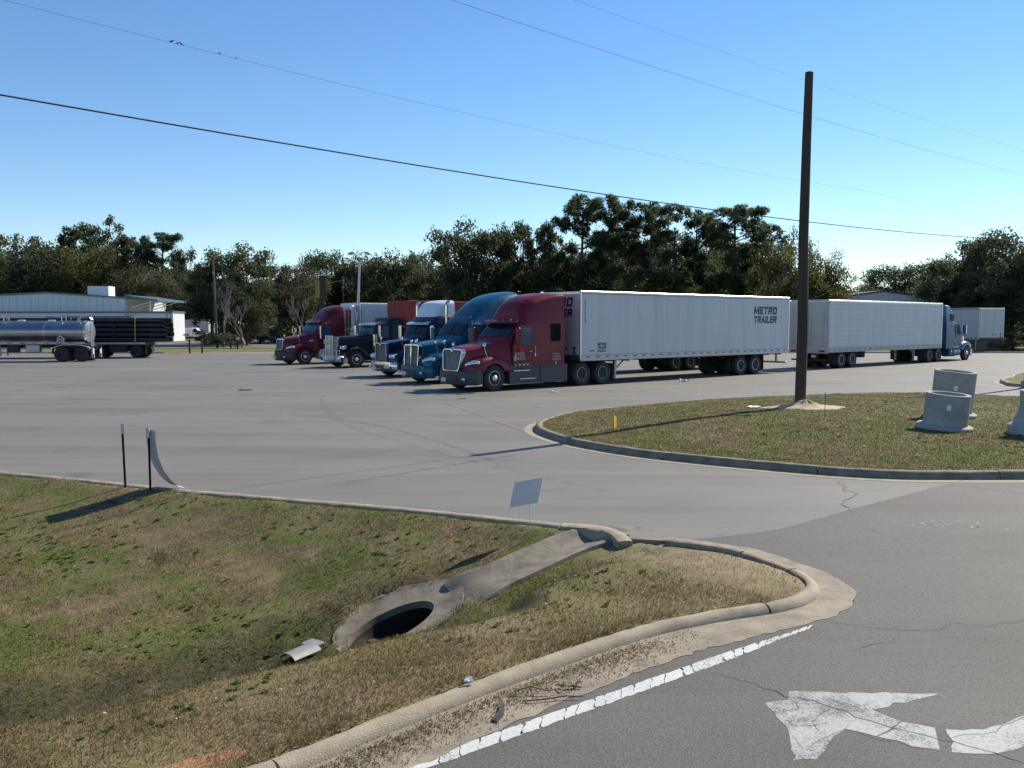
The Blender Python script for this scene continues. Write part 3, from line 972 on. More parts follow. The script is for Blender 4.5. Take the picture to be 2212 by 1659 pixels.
crack(road, [z8(*p) for p in [(500, 1090), (740, 1150), (920, 1210), (1060, 1250), (1170, 1275), (1290, 1330), (1480, 1385), (1750, 1445), (1900, 1480), (2060, 1530), (2212, 1585), (2500, 1660)]], 0.016)
crack(road, [z8(*p) for p in [(1110, 805), (1430, 850), (1550, 855), (1750, 855), (1795, 815), (2000, 830), (2212, 800), (2500, 790)]], 0.014)
crack(road, [z8(*p) for p in [(1540, 860), (1500, 920), (1330, 945), (1290, 975)]], 0.008)
crack(road, [z8(*p) for p in [(1180, 1275), (1060, 1355), (1110, 1425)]], 0.008)
crack(road, [z8(*p) for p in [(1290, 1270), (1250, 1268), (1150, 1225)]], 0.007)
crack(road, [z8(*p) for p in [(960, 1250), (990, 1290), (845, 1300)]], 0.007)
crack(road, [z8(*p) for p in [(900, 1375), (1060, 1375), (1080, 1360)]], 0.006)
crack(road, [z8(*p) for p in [(930, 1425), (1000, 1500), (1090, 1470), (1240, 1395), (1280, 1330)]], 0.006)
crack(road, [z8(*p) for p in [(1820, 1450), (2000, 1430), (2130, 1390), (2212, 1330)]], 0.007)
crack(road, [z8(*p) for p in [(1240, 1395), (1420, 1440), (1700, 1505)]], 0.006)
crack(road, seam, 0.013)
crack(parking_lot, [z8(*p) for p in [(1195, 40), (1230, 75), (1232, 92), (1310, 110), (1250, 140), (1220, 165), (1270, 205), (1300, 218)]], 0.03, 0.006)
crack(parking_lot, [z8(*p) for p in [(610, 325), (520, 345)]], 0.012, 0.006)
crack(road, [z8(*p) for p in [(1820, 65), (2000, 85), (2212, 112), (2600, 130)]], 0.03)
crack(parking_lot, [G(x, y) for x, y in [(690, 1052), (840, 1028), (1000, 1001), (1160, 975)]], 0.022, 0.005)
crack(parking_lot, [G(x, y) for x, y in [(1158, 927), (1220, 955), (1300, 968)]], 0.03, 0.007)

# old joints, patches and tyre arcs in the lot
for pts_, w_ in (([(60, 905), (300, 893), (620, 880), (900, 868)], .02), ([(1250, 865), (1500, 845), (1800, 826)], .03), ([(150, 850), (420, 842), (760, 834)], .03)):
    crack(parking_lot, [G(x, y) for x, y in pts_], w_, 0.005)
def tyre_arc(p0, p1, bow, w=.24):
    a, b = np.array(p0[:2]), np.array(p1[:2])
    d = b - a; nr = np.array([-d[1], d[0]]) / np.linalg.norm(d)
    l, r_ = [], []
    for k in range(25):
        t = k / 24
        c = a + d * t + nr * bow * math.sin(math.pi * t)
        tt = d + nr * bow * math.pi * math.cos(math.pi * t); tt /= np.linalg.norm(tt)
        q = np.array([-tt[1], tt[0]]) * w / 2 * (.6 + .4 * math.sin(math.pi * t))
        l.append((*(c + q), .0042)); r_.append((*(c - q), .0042))
    MB().loft([l, r_], closed=False).build('tyre_mark', M['tyre_film'], parking_lot)
for (x0, y0, x1, y1, b_) in ((300, 870, 1050, 990, 2.0), (330, 876, 1080, 1002, 2.0), (700, 850, 1300, 1060, -1.6), (500, 1000, 1250, 1010, 1.2), (1300, 850, 2000, 815, .8), (60, 830, 640, 860, 1.0)):
    tyre_arc(G(x0, y0), G(x1, y1), b_)
pl_ = bpy.data.objects.new('parking_lines', None); COL.objects.link(pl_)
tag(pl_, 'faded yellow and white parking lines on the lot', None, None, 'structure')
def stripe(p0, p1, w, mat, n=10):
    a, b = np.array(p0[:2]), np.array(p1[:2])
    d = (b - a) / np.linalg.norm(b - a); nr = np.array([-d[1], d[0]])
    l = [(*(a + (b - a) * k / n + nr * (w / 2 + rng.normal(0, w * .08))), 0.005) for k in range(n + 1)]
    r = [(*(a + (b - a) * k / n - nr * (w / 2 + rng.normal(0, w * .08))), 0.005) for k in range(n + 1)]
    MB().loft([l, r], closed=False).build('line', mat, pl_)
stripe(G(965, 871), G(1138, 933), 0.11, M['road_yellow'])
stripe(G(80, 803), G(196, 812), 0.16, M['faint_white'])
stripe(G(228, 812), G(640, 800), 0.14, M['faint_white'])
stripe(G(2120, 803), G(2190, 806), 0.14, M['faint_white'])

# ------------------------------------------------------------------ concrete flume and mitred drain end in the swale
prof = [(-.32, -.06), (-.30, .03), (-.25, .045), (-.17, .02), (-.09, -.005), (.02, -.03), (.10, .0), (.17, .045), (.22, .09), (.27, .105), (.31, .085), (.34, -.08)]
dr = thing('drain_inlet', 'weathered concrete flume and mitred culvert end set in the grassy swale', 'culvert', (*XY(2.0, FT), 0.0))
lx, ly = XY(2.0, FT)
def loc_(p): return (p[0] - lx, p[1] - ly, p[2])
rings = []
for s in np.linspace(1.72, 4.62, 32):
    flare = 1.0 + 0.55 * sm((s - 3.7) / .9) + .25 * sm((2.25 - s) / .4)
    low = 1 - sm((s - 3.9) / .7)
    shift = 0.06 * math.sin(s * 2.2) - 0.35 * sm((s - 3.8) / 0.8)
    rings.append([loc_((*XY(s, FT + o * flare + shift), float(flume_z(s)) + z * (low if z > 0 else 1) + .014)) for o, z in prof])
MB().loft(rings).build('flume', M['flume_concrete'], dr, 50)
# apron plate with its elongated opening
no = 40
outer, inner, low_, botm, skirt = [], [], [], [], []
for k in range(no):
    a = 2 * math.pi * k / no
    wob = 1 + 0.03 * math.sin(3 * a + 1) + .02 * math.sin(5 * a)
    so, to = PIPE_S + 0.06 + 0.80 * wob * math.cos(a) * (1.0 if math.cos(a) > 0 else 1.0), PIPE_T + 0.0 + 0.60 * wob * math.sin(a)
    skew = 0.12 * math.sin(a)
    so += skew
    si, ti = PIPE_S - .06 + 0.53 * math.cos(a) + 0.06 * math.sin(a), PIPE_T - .02 + 0.27 * math.sin(a)
    z_o, z_i = float(plate_z(so, to)), float(plate_z(si, ti))
    skirt.append(loc_((*XY(so + .03 * math.cos(a), to + .03 * math.sin(a)), z_o - .22)))
    outer.append(loc_((*XY(so, to), z_o)))
    inner.append(loc_((*XY(si, ti), z_i - .02)))
    low_.append(loc_((*XY(si * .985 + PIPE_S * .015, ti), z_i - .10)))
    botm.append(loc_((*XY(si * .8 + PIPE_S * .2 + .62, ti), min(z_i - .45, -1.15))))
mid = [tuple(np.array(a) * .5 + np.array(b) * .5 - np.array((0, 0, .025))) for a, b in zip(outer, inner)]
MB().loft([skirt, outer, mid, inner, low_], False, False).build('apron', M['flume_concrete'], dr, 50)
MB().loft([low_, botm], False, False).build('culvert_barrel', M['barrel_shade_concrete'], dr, 50)
# silt washed into the low end of the opening
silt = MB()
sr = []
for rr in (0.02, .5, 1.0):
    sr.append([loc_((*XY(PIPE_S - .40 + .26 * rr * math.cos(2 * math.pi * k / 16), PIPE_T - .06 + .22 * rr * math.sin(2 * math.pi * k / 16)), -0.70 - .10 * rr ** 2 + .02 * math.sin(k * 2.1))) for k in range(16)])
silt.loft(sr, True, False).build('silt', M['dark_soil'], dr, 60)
# broken kerb return pieces at the mouth of the flume
kr = thing('kerb_return', 'short cracked concrete kerb end curling into the flume mouth', 'kerb', (*G(1345, 1158)[:2], 0))
q0 = np.array(G(1345, 1158)[:2])
pts = [np.array(G(x, y, .06)[:2]) - q0 for x, y in [(1215, 1134), (1290, 1139), (1325, 1148), (1352, 1163)]]
pp = resample(pts, .06)
pp_n = len(pp)
rg = []
for i, p in enumerate(pp):
    h = .075 * (1 - sm((i / pp_n - .75) / .25) * .7)
    T = pp[min(i + 1, pp_n - 1)] - pp[max(i - 1, 0)]; T = T / (np.linalg.norm(T) + 1e-9); nr = np.array([-T[1], T[0]])
    rg.append([(*(p + nr * o), z) for o, z in ((-.10, -.2), (-.10, h * .8), (-.06, h), (.05, h), (.09, h * .7), (.09, -.2))])
MB().loft(rg).build('kerb_stone', M['kerb_concrete'], kr, 45)

# ------------------------------------------------------------------ soil patches with shapes of their own
def patch(name, label, cx_, cy_, rx, ry, rot, mat, zf, dz=0.006, amp=.25, rings_=6, n=30, hump=0.0, seed=1):
    r_ = random.Random(seed)
    ph = [r_.uniform(0, 6.28) for _ in range(4)]
    rows = []
    for i in range(rings_ + 1):
        f = max(i / rings_, .02)
        row = []
        for k in range(n):
            a = 2 * math.pi * k / n
            w = 1 + amp * (math.sin(2 * a + ph[0]) * .5 + math.sin(3 * a + ph[1]) * .4 + math.sin(7 * a + ph[2]) * .25 + r_.uniform(-.2, .2))
            u, v = rx * f * w * math.cos(a), ry * f * w * math.sin(a)
            x = cx_ + u * math.cos(rot) - v * math.sin(rot)
            y = cy_ + u * math.sin(rot) + v * math.cos(rot)
            z = float(zf(x, y)) + dz * (1 if f < .99 else -2.0) + hump * (1 - f) ** 2 + hump * .18 * math.sin(7 * a + f * 9) * (1 - f)
            row.append((x, y, z))
        rows.append(row)
    return tag(MB().loft(rows, True, False).build(name, mat, None, 60), label, None, None, 'structure')
vz = lambda x, y: float(verge_z(x, y))
def iz_at(x, y): return float(island_z(x, y, float(seg_dist(ISLc[::3], np.array([x]), np.array([y]))[0])))
g = G(430, 1650, .08); patch('bare_soil', 'bare orange soil patch beside the kerb', g[0], g[1], .30, .12, .6, M['rust_soil'], vz, .003, seed=3)
g = G(470, 1058, .02); patch('bare_soil', 'rust coloured soil patch at the drive edge by the bent sign', g[0], g[1] - .32, .35, .08, -.35, M['rust_soil'], vz, .012, seed=5)
g = G(345, 1180, -.2); patch('bare_soil', 'dark curved scar of scraped soil in the verge', g[0], g[1], .36, .07, 1.9, M['dark_soil'], vz, .001, amp=.5, seed=6)
g = G(245, 1070, 0.0); patch('bare_soil', 'small dark scuffed hollow beside the sign stakes', g[0], g[1] - .1, .16, .09, -.6, M['dark_soil'], vz, .002, seed=7)
g = G(1740, 882, .2); patch('sand_pile', 'pile of pale sand around the foot of the wooden pole', g[0], g[1], 1.25, .62, .15, M['sand'], iz_at, .012, hump=.22, amp=.3, n=40, seed=8)

# ------------------------------------------------------------------ turf blades, weeds, litter flecks (uncountable)
def blades(name, x, y, z, h, w, label, mat):
    n = len(x)
    a = rng.uniform(0, 2 * math.pi, n)
    lean = rng.uniform(0.2, 1.3, n) * h
    b = rng.uniform(0, 2 * math.pi, n)
    v = np.empty((n, 3, 3), np.float32)
    v[:, 0, 0] = x - np.cos(a) * w; v[:, 0, 1] = y - np.sin(a) * w; v[:, 0, 2] = z - .004
    v[:, 1, 0] = x + np.cos(a) * w; v[:, 1, 1] = y + np.sin(a) * w; v[:, 1, 2] = z - .004
    v[:, 2, 0] = x + np.cos(b) * lean; v[:, 2, 1] = y + np.sin(b) * lean; v[:, 2, 2] = z + h
    me = np_mesh(name, v.reshape(-1, 3), np.arange(3 * n).reshape(-1, 3), mat)
    return tag(link_mesh(name, me), label, None, None, 'stuff')
nb = 1650000
bx = rng.uniform(-13.5, 4.6, nb); by = rng.uniform(3.6, 17.5, nb)
dist = np.hypot(bx, by)
keep = (rng.random(nb) < np.clip((6.3 / dist) ** 1.6, 0, 1)) & (np.abs(bx) < by * .66 + 1.4)
bx, by = bx[keep], by[keep]
keep = poly_contains(VERGE, bx, by)
bx, by = bx[keep], by[keep]
bs, bt = st(bx, by)
oval = plate_oval(bs, bt) < .86 + .12 * np.sin(bs * 9) * np.sin(bt * 11)
shiftv = 0.06 * np.sin(bs * 2.2) - 0.35 * sm((bs - 3.8) / 0.8)
influme = (bs > 1.7) & (bs < 4.7) & (np.abs(bt - FT - shiftv - .02) < .245 * (1 + .55 * sm((bs - 3.7) / .9)))
dkb = seg_dist(KERB[::3], bx, by)
cl = np.sin(bx * 3.1 + 1.3 * np.sin(by * 2.2)) * np.sin(by * 2.7 + np.sin(bx * 1.9)) 
nosebare = (bs > 3.3) & (rng.random(len(bx)) < .75)
keep = ~oval & ~influme & (dkb > .055) & ~nosebare & (rng.random(len(bx)) < .62 + .38 * cl)
bx, by, dist = bx[keep], by[keep], np.hypot(bx[keep], by[keep])
n = len(bx)
bh = rng.uniform(.012, .040, n) * (1 + .8 * (rng.random(n) < .04)) * (1 + .5 * (np.minimum(seg_dist(KERB[::4], bx, by), seg_dist(EDGE[::3], bx, by)) < .16))
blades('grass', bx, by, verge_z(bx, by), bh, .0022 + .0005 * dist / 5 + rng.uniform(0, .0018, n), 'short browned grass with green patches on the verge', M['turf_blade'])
nb = 640000
bx = rng.uniform(-.5, 24, nb); by = rng.uniform(15, 33, nb)
keep = (np.abs(bx) < by * .66 + 3.0) & (rng.random(nb) < np.clip((17 / np.hypot(bx, by)) ** 1.5, 0, 1))
bx, by = bx[keep], by[keep]
keep = poly_contains(offset(ISLc[::-1], 0.12), bx, by)
bx, by = bx[keep], by[keep]
pg = G(1740, 882, .2)
keep = (((bx - pg[0]) / 1.2) ** 2 + ((by - pg[1]) / .6) ** 2) > .8
bx, by = bx[keep], by[keep]
idb = seg_dist(ISLc[::3], bx, by)
n = len(bx)
blades('grass', bx, by, island_z(bx, by, idb), rng.uniform(.015, .04, n), .005 + rng.uniform(0, .003, n), 'short browned grass covering the kerbed island', M['turf_blade'])

def weeds(name, spots, label):
    V, F = [], []
    for (x, y, z, r) in spots:
        for k in range(random.randint(7, 13)):
            a = random.uniform(0, 6.283); l = r * random.uniform(.6, 1.2); w = l * random.uniform(.22, .36)
            ca, sa = math.cos(a), math.sin(a); h = random.uniform(.25, .8) * l
            b = len(V)
            V += [(x, y, z), (x + ca * l * .5 - sa * w, y + sa * l * .5 + ca * w, z + h * .8), (x + ca * l, y + sa * l, z + h * .75), (x + ca * l * .5 + sa * w, y + sa * l * .5 - ca * w, z + h * .8)]
            F.append((b, b + 1, b + 2, b + 3))
    me = np_mesh(name, np.array(V), np.array(F), M['leaf_weed'])
    return tag(link_mesh(name, me), label, None, None, 'stuff')
spots = []
cents = [(random.uniform(-8, 2), random.uniform(5, 14)) for _ in range(46)]
while len(spots) < 820:
    if random.random() < .75:
        c = random.choice(cents); x, y = random.gauss(c[0], .4), random.gauss(c[1], .4)
    else:
        x, y = random.uniform(-9, 2), random.uniform(4.5, 15)
    if not poly_contains(VERGE, np.array([x]), np.array([y]))[0]: continue
    s_, t_ = st(x, y)
    if s_ > 3.2 or t_ < .35: continue
    if abs(t_ - FT) < .75 and s_ > .1: continue
    spots.append((x, y, vz(x, y), random.uniform(.018, .05)))
weeds('weeds', spots, 'broad green weeds scattered in the verge grass')
spots = []
cents = [(random.uniform(3, 14), random.uniform(17, 29)) for _ in range(16)]
while len(spots) < 170:
    c = random.choice(cents); x, y = random.gauss(c[0], .6), random.gauss(c[1], .6)
    if poly_contains(offset(ISLc[::-1], .3), np.array([x]), np.array([y]))[0]: spots.append((x, y, iz_at(x, y), random.uniform(.04, .08)))
weeds('weeds', spots, 'green weed tufts scattered on the kerbed island')

# pale flecks: shell, leaf and paper crumbs
V, F = [], []
def fleck(x, y, z, r):
    a = random.uniform(0, 6.28); b = len(V); t1, t2 = random.uniform(0, .5) * r, random.uniform(0, .5) * r
    ca, sa = math.cos(a) * r, math.sin(a) * r
    V.extend([(x - ca, y - sa, z), (x + sa * .5, y - ca * .5, z + t1), (x + ca, y + sa, z + t2), (x - sa * .5, y + ca * .5, z + .003)])
    F.append((b, b + 1, b + 2, b + 3))
cnt = 0
while cnt < 230:
    x, y = random.uniform(-8, 4), random.uniform(4.5, 14.5)
    if poly_contains(VERGE, np.array([x]), np.array([y]))[0]:
        s_, t_ = st(x, y)
        if t_ > 2 and random.random() < .55: continue
        fleck(x, y, vz(x, y) + .022, random.uniform(.007, .02)); cnt += 1
for k in range(170):
    i = random.randrange(10, len(KERB) - 4)
    p = KERB[i] + (KOUT[i] - KERB[i]) * random.uniform(.25, .95)
    fleck(p[0], p[1], .012, random.uniform(.005, .014))
for k in range(26):
    g = G(random.gauss(2020, 75), random.gauss(1134, 5), .006); fleck(g[0], g[1], .008, random.uniform(.012, .035))
for k in range(60):
    x, y = random.uniform(2, 15), random.uniform(17, 29)
    if poly_contains(offset(ISLc[::-1], .3), np.array([x]), np.array([y]))[0]: fleck(x, y, iz_at(x, y) + .03, random.uniform(.015, .035))
for k in range(40):
    g = G(random.uniform(200, 1800), random.uniform(830, 1000), .004); fleck(g[0], g[1], .006, random.uniform(.012, .03))
tag(link_mesh('litter_flecks', np_mesh('litter_flecks', np.array(V), np.array(F), M['fleck_pale'])), 'tiny pale flecks of shell, leaf and paper on the ground', None, None, 'stuff')
# dead leaf and twig drift in the gutter
x = []; 
gi = rng.integers(8, 92, 11000)
gl = np.clip(rng.normal(0, 1, 11000), -2.2, 2.2)
cen = np.array([62, 66, 72, 79, 86, 95, 104])[rng.integers(0, 7, 11000)] * len(KERB) / 150 + gl * 4.0
ii = np.clip(cen.astype(int), 2, int(len(KERB) * .78))
fr = np.clip(np.abs(rng.normal(0, .28, 11000)) + .24, .2, .9)
P = KERB[ii] + (KOUT[ii] - KERB[ii]) * fr[:, None] + rng.normal(0, .03, (11000, 2))
n = len(P)
blades('leaf_drift', P[:, 0], P[:, 1], np.full(n, .012), rng.uniform(.003, .018, n), np.full(n, .0042), 'dry grass and leaf crumbs drifted along the gutter', M['turf_blade'])
# ------------------------------------------------------------------ lettering
def text_obj(s, mat, parent, name, width=None, height=None, bold=0.0, shear=0.0, spacing=1.0):
    """flat lettering in local X (reading) / Y (up), origin at lower left; returns object"""
    cu = bpy.data.curves.new(name, 'FONT')
    cu.body = s
    cu.size = 1.0
    cu.shear = shear
    cu.offset = bold
    cu.space_character = spacing
    cu.resolution_u = 2
    tmp = bpy.data.objects.new('tmp_text', cu)
    COL.objects.link(tmp)
    dg = bpy.context.evaluated_depsgraph_get()
    me = bpy.data.meshes.new_from_object(tmp.evaluated_get(dg))
    bpy.data.objects.remove(tmp)
    bpy.data.curves.remove(cu)
    co = np.empty(len(me.vertices) * 3, np.float32)
    me.vertices.foreach_get('co', co)
    co = co.reshape(-1, 3)
    mn, mx = co.min(0), co.max(0)
    co -= mn
    sx = (width / (mx[0] - mn[0])) if width else None
    sy = (height / (mx[1] - mn[1])) if height else None
    sx = sx or sy; sy = sy or sx
    co[:, 0] *= sx; co[:, 1] *= sy
    me.vertices.foreach_set('co', co.ravel())
    me.materials.clear(); me.materials.append(mat)
    me.update()
    return link_mesh(name, me, parent)
def text_side(s, mat, parent, x, y, z, width, height, face, name='lettering', **kw):
    """face '+y' (read from the left flank), '+x' / '-x' (read from front / rear)"""
    o = text_obj(s, mat, parent, name, width, height, **kw)
    if face == '+y': o.rotation_euler = (R(90), 0, R(180))      # reads towards -x
    elif face == '-y': o.rotation_euler = (R(90), 0, 0)
    elif face == '+x': o.rotation_euler = (R(90), 0, R(90))
    elif face == '-x': o.rotation_euler = (R(90), 0, R(-90))
    o.location = (x, y, z)
    return o

# heavy block capitals, cut from straight strokes
GLY = {'M': (1.05, [(0, 0, 0, 1), (1.05, 0, 1.05, 1), (.0, 1, .525, .25), (1.05, 1, .525, .25)]),
       'E': (.72, [(0, 0, 0, 1), (0, 0, .72, 0), (0, .5, .66, .5), (0, 1, .72, 1)]),
       'T': (.80, [(.4, 0, .4, 1), (0, 1, .8, 1)]),
       'R': (.80, [(0, 0, 0, 1), (0, 1, .70, 1), (0, .48, .70, .48), (.78, .58, .78, .92), (.42, .48, .80, 0)]),
       'O': (.84, [(0, .18, 0, .82), (.84, .18, .84, .82), (.14, 0, .70, 0), (.14, 1, .70, 1), (0, .82, .14, 1), (.84, .82, .70, 1), (0, .18, .14, 0), (.84, .18, .70, 0)]),
       'A': (.90, [(0, 0, .45, 1), (.90, 0, .45, 1), (.16, .30, .74, .30)]),
       'I': (.02, [(0.01, 0, 0.01, 1)]),
       'L': (.68, [(0, 0, 0, 1), (0, 0, .68, 0)])}
def block_text(s, mat, parent, x, y, z, width, height, face, shear=.16, wt=.33, gap=.46):
    tot = sum(GLY[c][0] for c in s) + gap * (len(s) - 1) + wt
    sx = width / tot
    V, F = [], []
    pen = wt / 2
    k = 0
    for ch in s:
        w, strokes = GLY[ch]
        for (x0, y0, x1, y1) in strokes:
            h = wt / 2
            y0_, y1_ = h * .8 + y0 * (1 - wt * .8), h * .8 + y1 * (1 - wt * .8)
            b = len(V)
            e = .0004 * k; k += 1
            if abs(y1_ - y0_) < 1e-6:
                q = [(x0 - h, y0_ - h * .8), (x1 + h * .9, y0_ - h * .8), (x1 + h * .9, y0_ + h * .8), (x0 - h, y0_ + h * .8)]
            else:
                ex = h * .8 * (1 if y1_ > y0_ else -1)
                q = [(x0 - h, y0_ - ex), (x0 + h, y0_ - ex), (x1 + h, y1_ + ex), (x1 - h, y1_ + ex)]
            for (u, v) in q:
                V.append(((pen + u) * sx + v * height * shear, v * height, e))
            F.append((b, b + 1, b + 2, b + 3))
        pen += w + gap
    o = link_mesh('lettering', np_mesh('lettering', np.array(V), np.array(F), mat), parent)
    o.rotation_euler = (R(90), 0, R(180)) if face == '+y' else (R(90), 0, R(90))
    o.location = (x, y, z)
    o['kind'] = 'stuff'
    return o

# ------------------------------------------------------------------ wheels (shared meshes)
def tyre_mesh(r, w, name):
    prof = [(r * .56, -w * .42), (r * .72, -w * .5), (r * .9, -w * .5), (r * .975, -w * .43), (r, -w * .32), (r, -w * .12), (r * .985, -w * .10), (r * .985, w * .10), (r, w * .12), (r, w * .32), (r * .975, w * .43), (r * .9, w * .5), (r * .72, w * .5), (r * .56, w * .42)]
    return MB().lathe(prof, n=30).mesh(name, M['rubber'], 40)
def rim_mesh(r, w, dish, mat, name, holes=10):
    """outer face at +y; dish > 0 bulges outward, < 0 is recessed"""
    ro = r * .575
    m = MB()
    m.lathe([(ro * .98, -w * .42), (ro, w * .42), (ro * .93, w * .46), (ro * .88, w * .36), (ro * .84, w * .20 + dish * .3), (ro * .55, w * .22 + dish), (ro * .42, w * .26 + dish), (ro * .40, w * .26 + dish + .03), (ro * .26, w * .26 + dish + .07), (0.01, w * .26 + dish + .085)], n=26)
    return m.mesh(name, mat, 35)
def holes_mesh(r, w, dish, name, n=10):
    ro = r * .575
    m = MB()
    for k in range(n):
        a = 2 * math.pi * k / n
        c = (ro * .69 * math.cos(a), 0, ro * .69 * math.sin(a))
        yy = w * .21 + dish * .65
        m.cyl((c[0], yy - .02, c[2]), (c[0], yy + .012, c[2]), ro * .11, n=8)
    for k in range(10):
        a = 2 * math.pi * k / 10 + .3
        m.cyl((ro * .48 * math.cos(a), w * .22 + dish, ro * .48 * math.sin(a)), (ro * .48 * math.cos(a), w * .22 + dish + .035, ro * .48 * math.sin(a)), ro * .035, n=6)
    return m.mesh(name, M['black_plastic'])
WM = {
    'tyre_f': tyre_mesh(.52, .30, 'tyre'), 'tyre_d': tyre_mesh(.51, .27, 'tyre'),
    'rim_f': rim_mesh(.52, .30, .045, M['polished_rim'], 'wheel'), 'rim_fg': rim_mesh(.52, .30, .045, M['dull_aluminium'], 'wheel'),
    'rim_d': rim_mesh(.51, .27, -.10, M['dull_aluminium'], 'wheel'), 'rim_w': rim_mesh(.51, .27, -.09, M['white_paint'], 'wheel'), 'rim_k': rim_mesh(.51, .27, -.09, M['chassis_black'], 'wheel'),
    'hole_f': holes_mesh(.52, .30, .045, 'hand_holes'), 'hole_d': holes_mesh(.51, .27, -.10, 'hand_holes', 5),
}
def wheel(parent, x, y, z, kind='f', rim=None, dual=False):
    """y > 0 is the left flank"""
    s = 1 if y > 0 else -1
    w = link_mesh('wheel', WM[rim or ('rim_f' if kind == 'f' else 'rim_d')], parent, (x, y, z), 0 if s > 0 else math.pi)
    link_mesh('tyre', WM['tyre_' + kind], w, (0, 0, 0))
    link_mesh('hand_holes', WM['hole_' + kind], w, (0, 0, 0))
    if dual: link_mesh('tyre', WM['tyre_' + kind], w, (0, -.33, 0))
    return w

# ------------------------------------------------------------------ semi trucks (x forward, y left, origin under the front axle)
def sec(x, wb, wt, z0, z1, r, cr=0.02, zm=2.5):
    zm = min(zm, z1 - r)
    half = [(wb, z0), (wb, zm), (wt, z1 - r)] if zm < z1 - r - 1e-4 else [(wb, z0), (wb + (wt - wb) * .5, (z0 + z1 - r) / 2), (wt, z1 - r)]
    for k in range(1, 5):
        a = math.pi / 2 * k / 4
        half.append((wt - r + r * math.cos(a), z1 - r + r * math.sin(a)))
    for k in (.62, .3, 0.0):
        half.append(((wt - r) * k, z1 + cr * (1 - k * k)))
    ring = [(x, y, z) for y, z in half] + [(x, -y, z) for y, z in half[-2::-1]]
    return ring
def smooth_stations(S, sub=3):
    out_ = []
    S = [np.array(s, float) for s in S]
    for i in range(len(S) - 1):
        p0, p1, p2, p3 = S[max(i - 1, 0)], S[i], S[i + 1], S[min(i + 2, len(S) - 1)]
        for k in range(sub):
            t = k / sub
            v = 0.5 * ((2 * p1) + (-p0 + p2) * t + (2 * p0 - 5 * p1 + 4 * p2 - p3) * t * t + (-p0 + 3 * p1 - 3 * p2 + p3) * t ** 3)
            v[0] = p1[0] + (p2[0] - p1[0]) * t
            out_.append(tuple(v))
    out_.append(tuple(S[-1]))
    return out_
def rrect(w, h, r, n=4):
    pts = []
    for cx_, cy_, a0 in ((w - r, h - r, 0), (-w + r, h - r, 90), (-w + r, -h + r, 180), (w - r, -h + r, 270)):
        for k in range(n + 1):
            a = R(a0 + 90 * k / n)
            pts.append((cx_ + r * math.cos(a), cy_ + r * math.sin(a)))
    return pts
def frame_ring(m, wo, ho, wi, hi, ro, ri, x0, x1, zc, taper=0.0, tilt=0.0):
    """ring frame facing +x; taper narrows the bottom"""
    def pl(w, h, r, x):
        return [(x - tilt * z, y * (1 + taper * z / h), zc + z) for y, z in rrect(w, h, r)]
    a, b, c, d = pl(wo, ho, ro, x0), pl(wo * .99, ho * .99, ro, x1), pl(wi, hi, ri, x1), pl(wi, hi, ri, x0)
    m.loft([a, b, c, d], False, False)
    return m

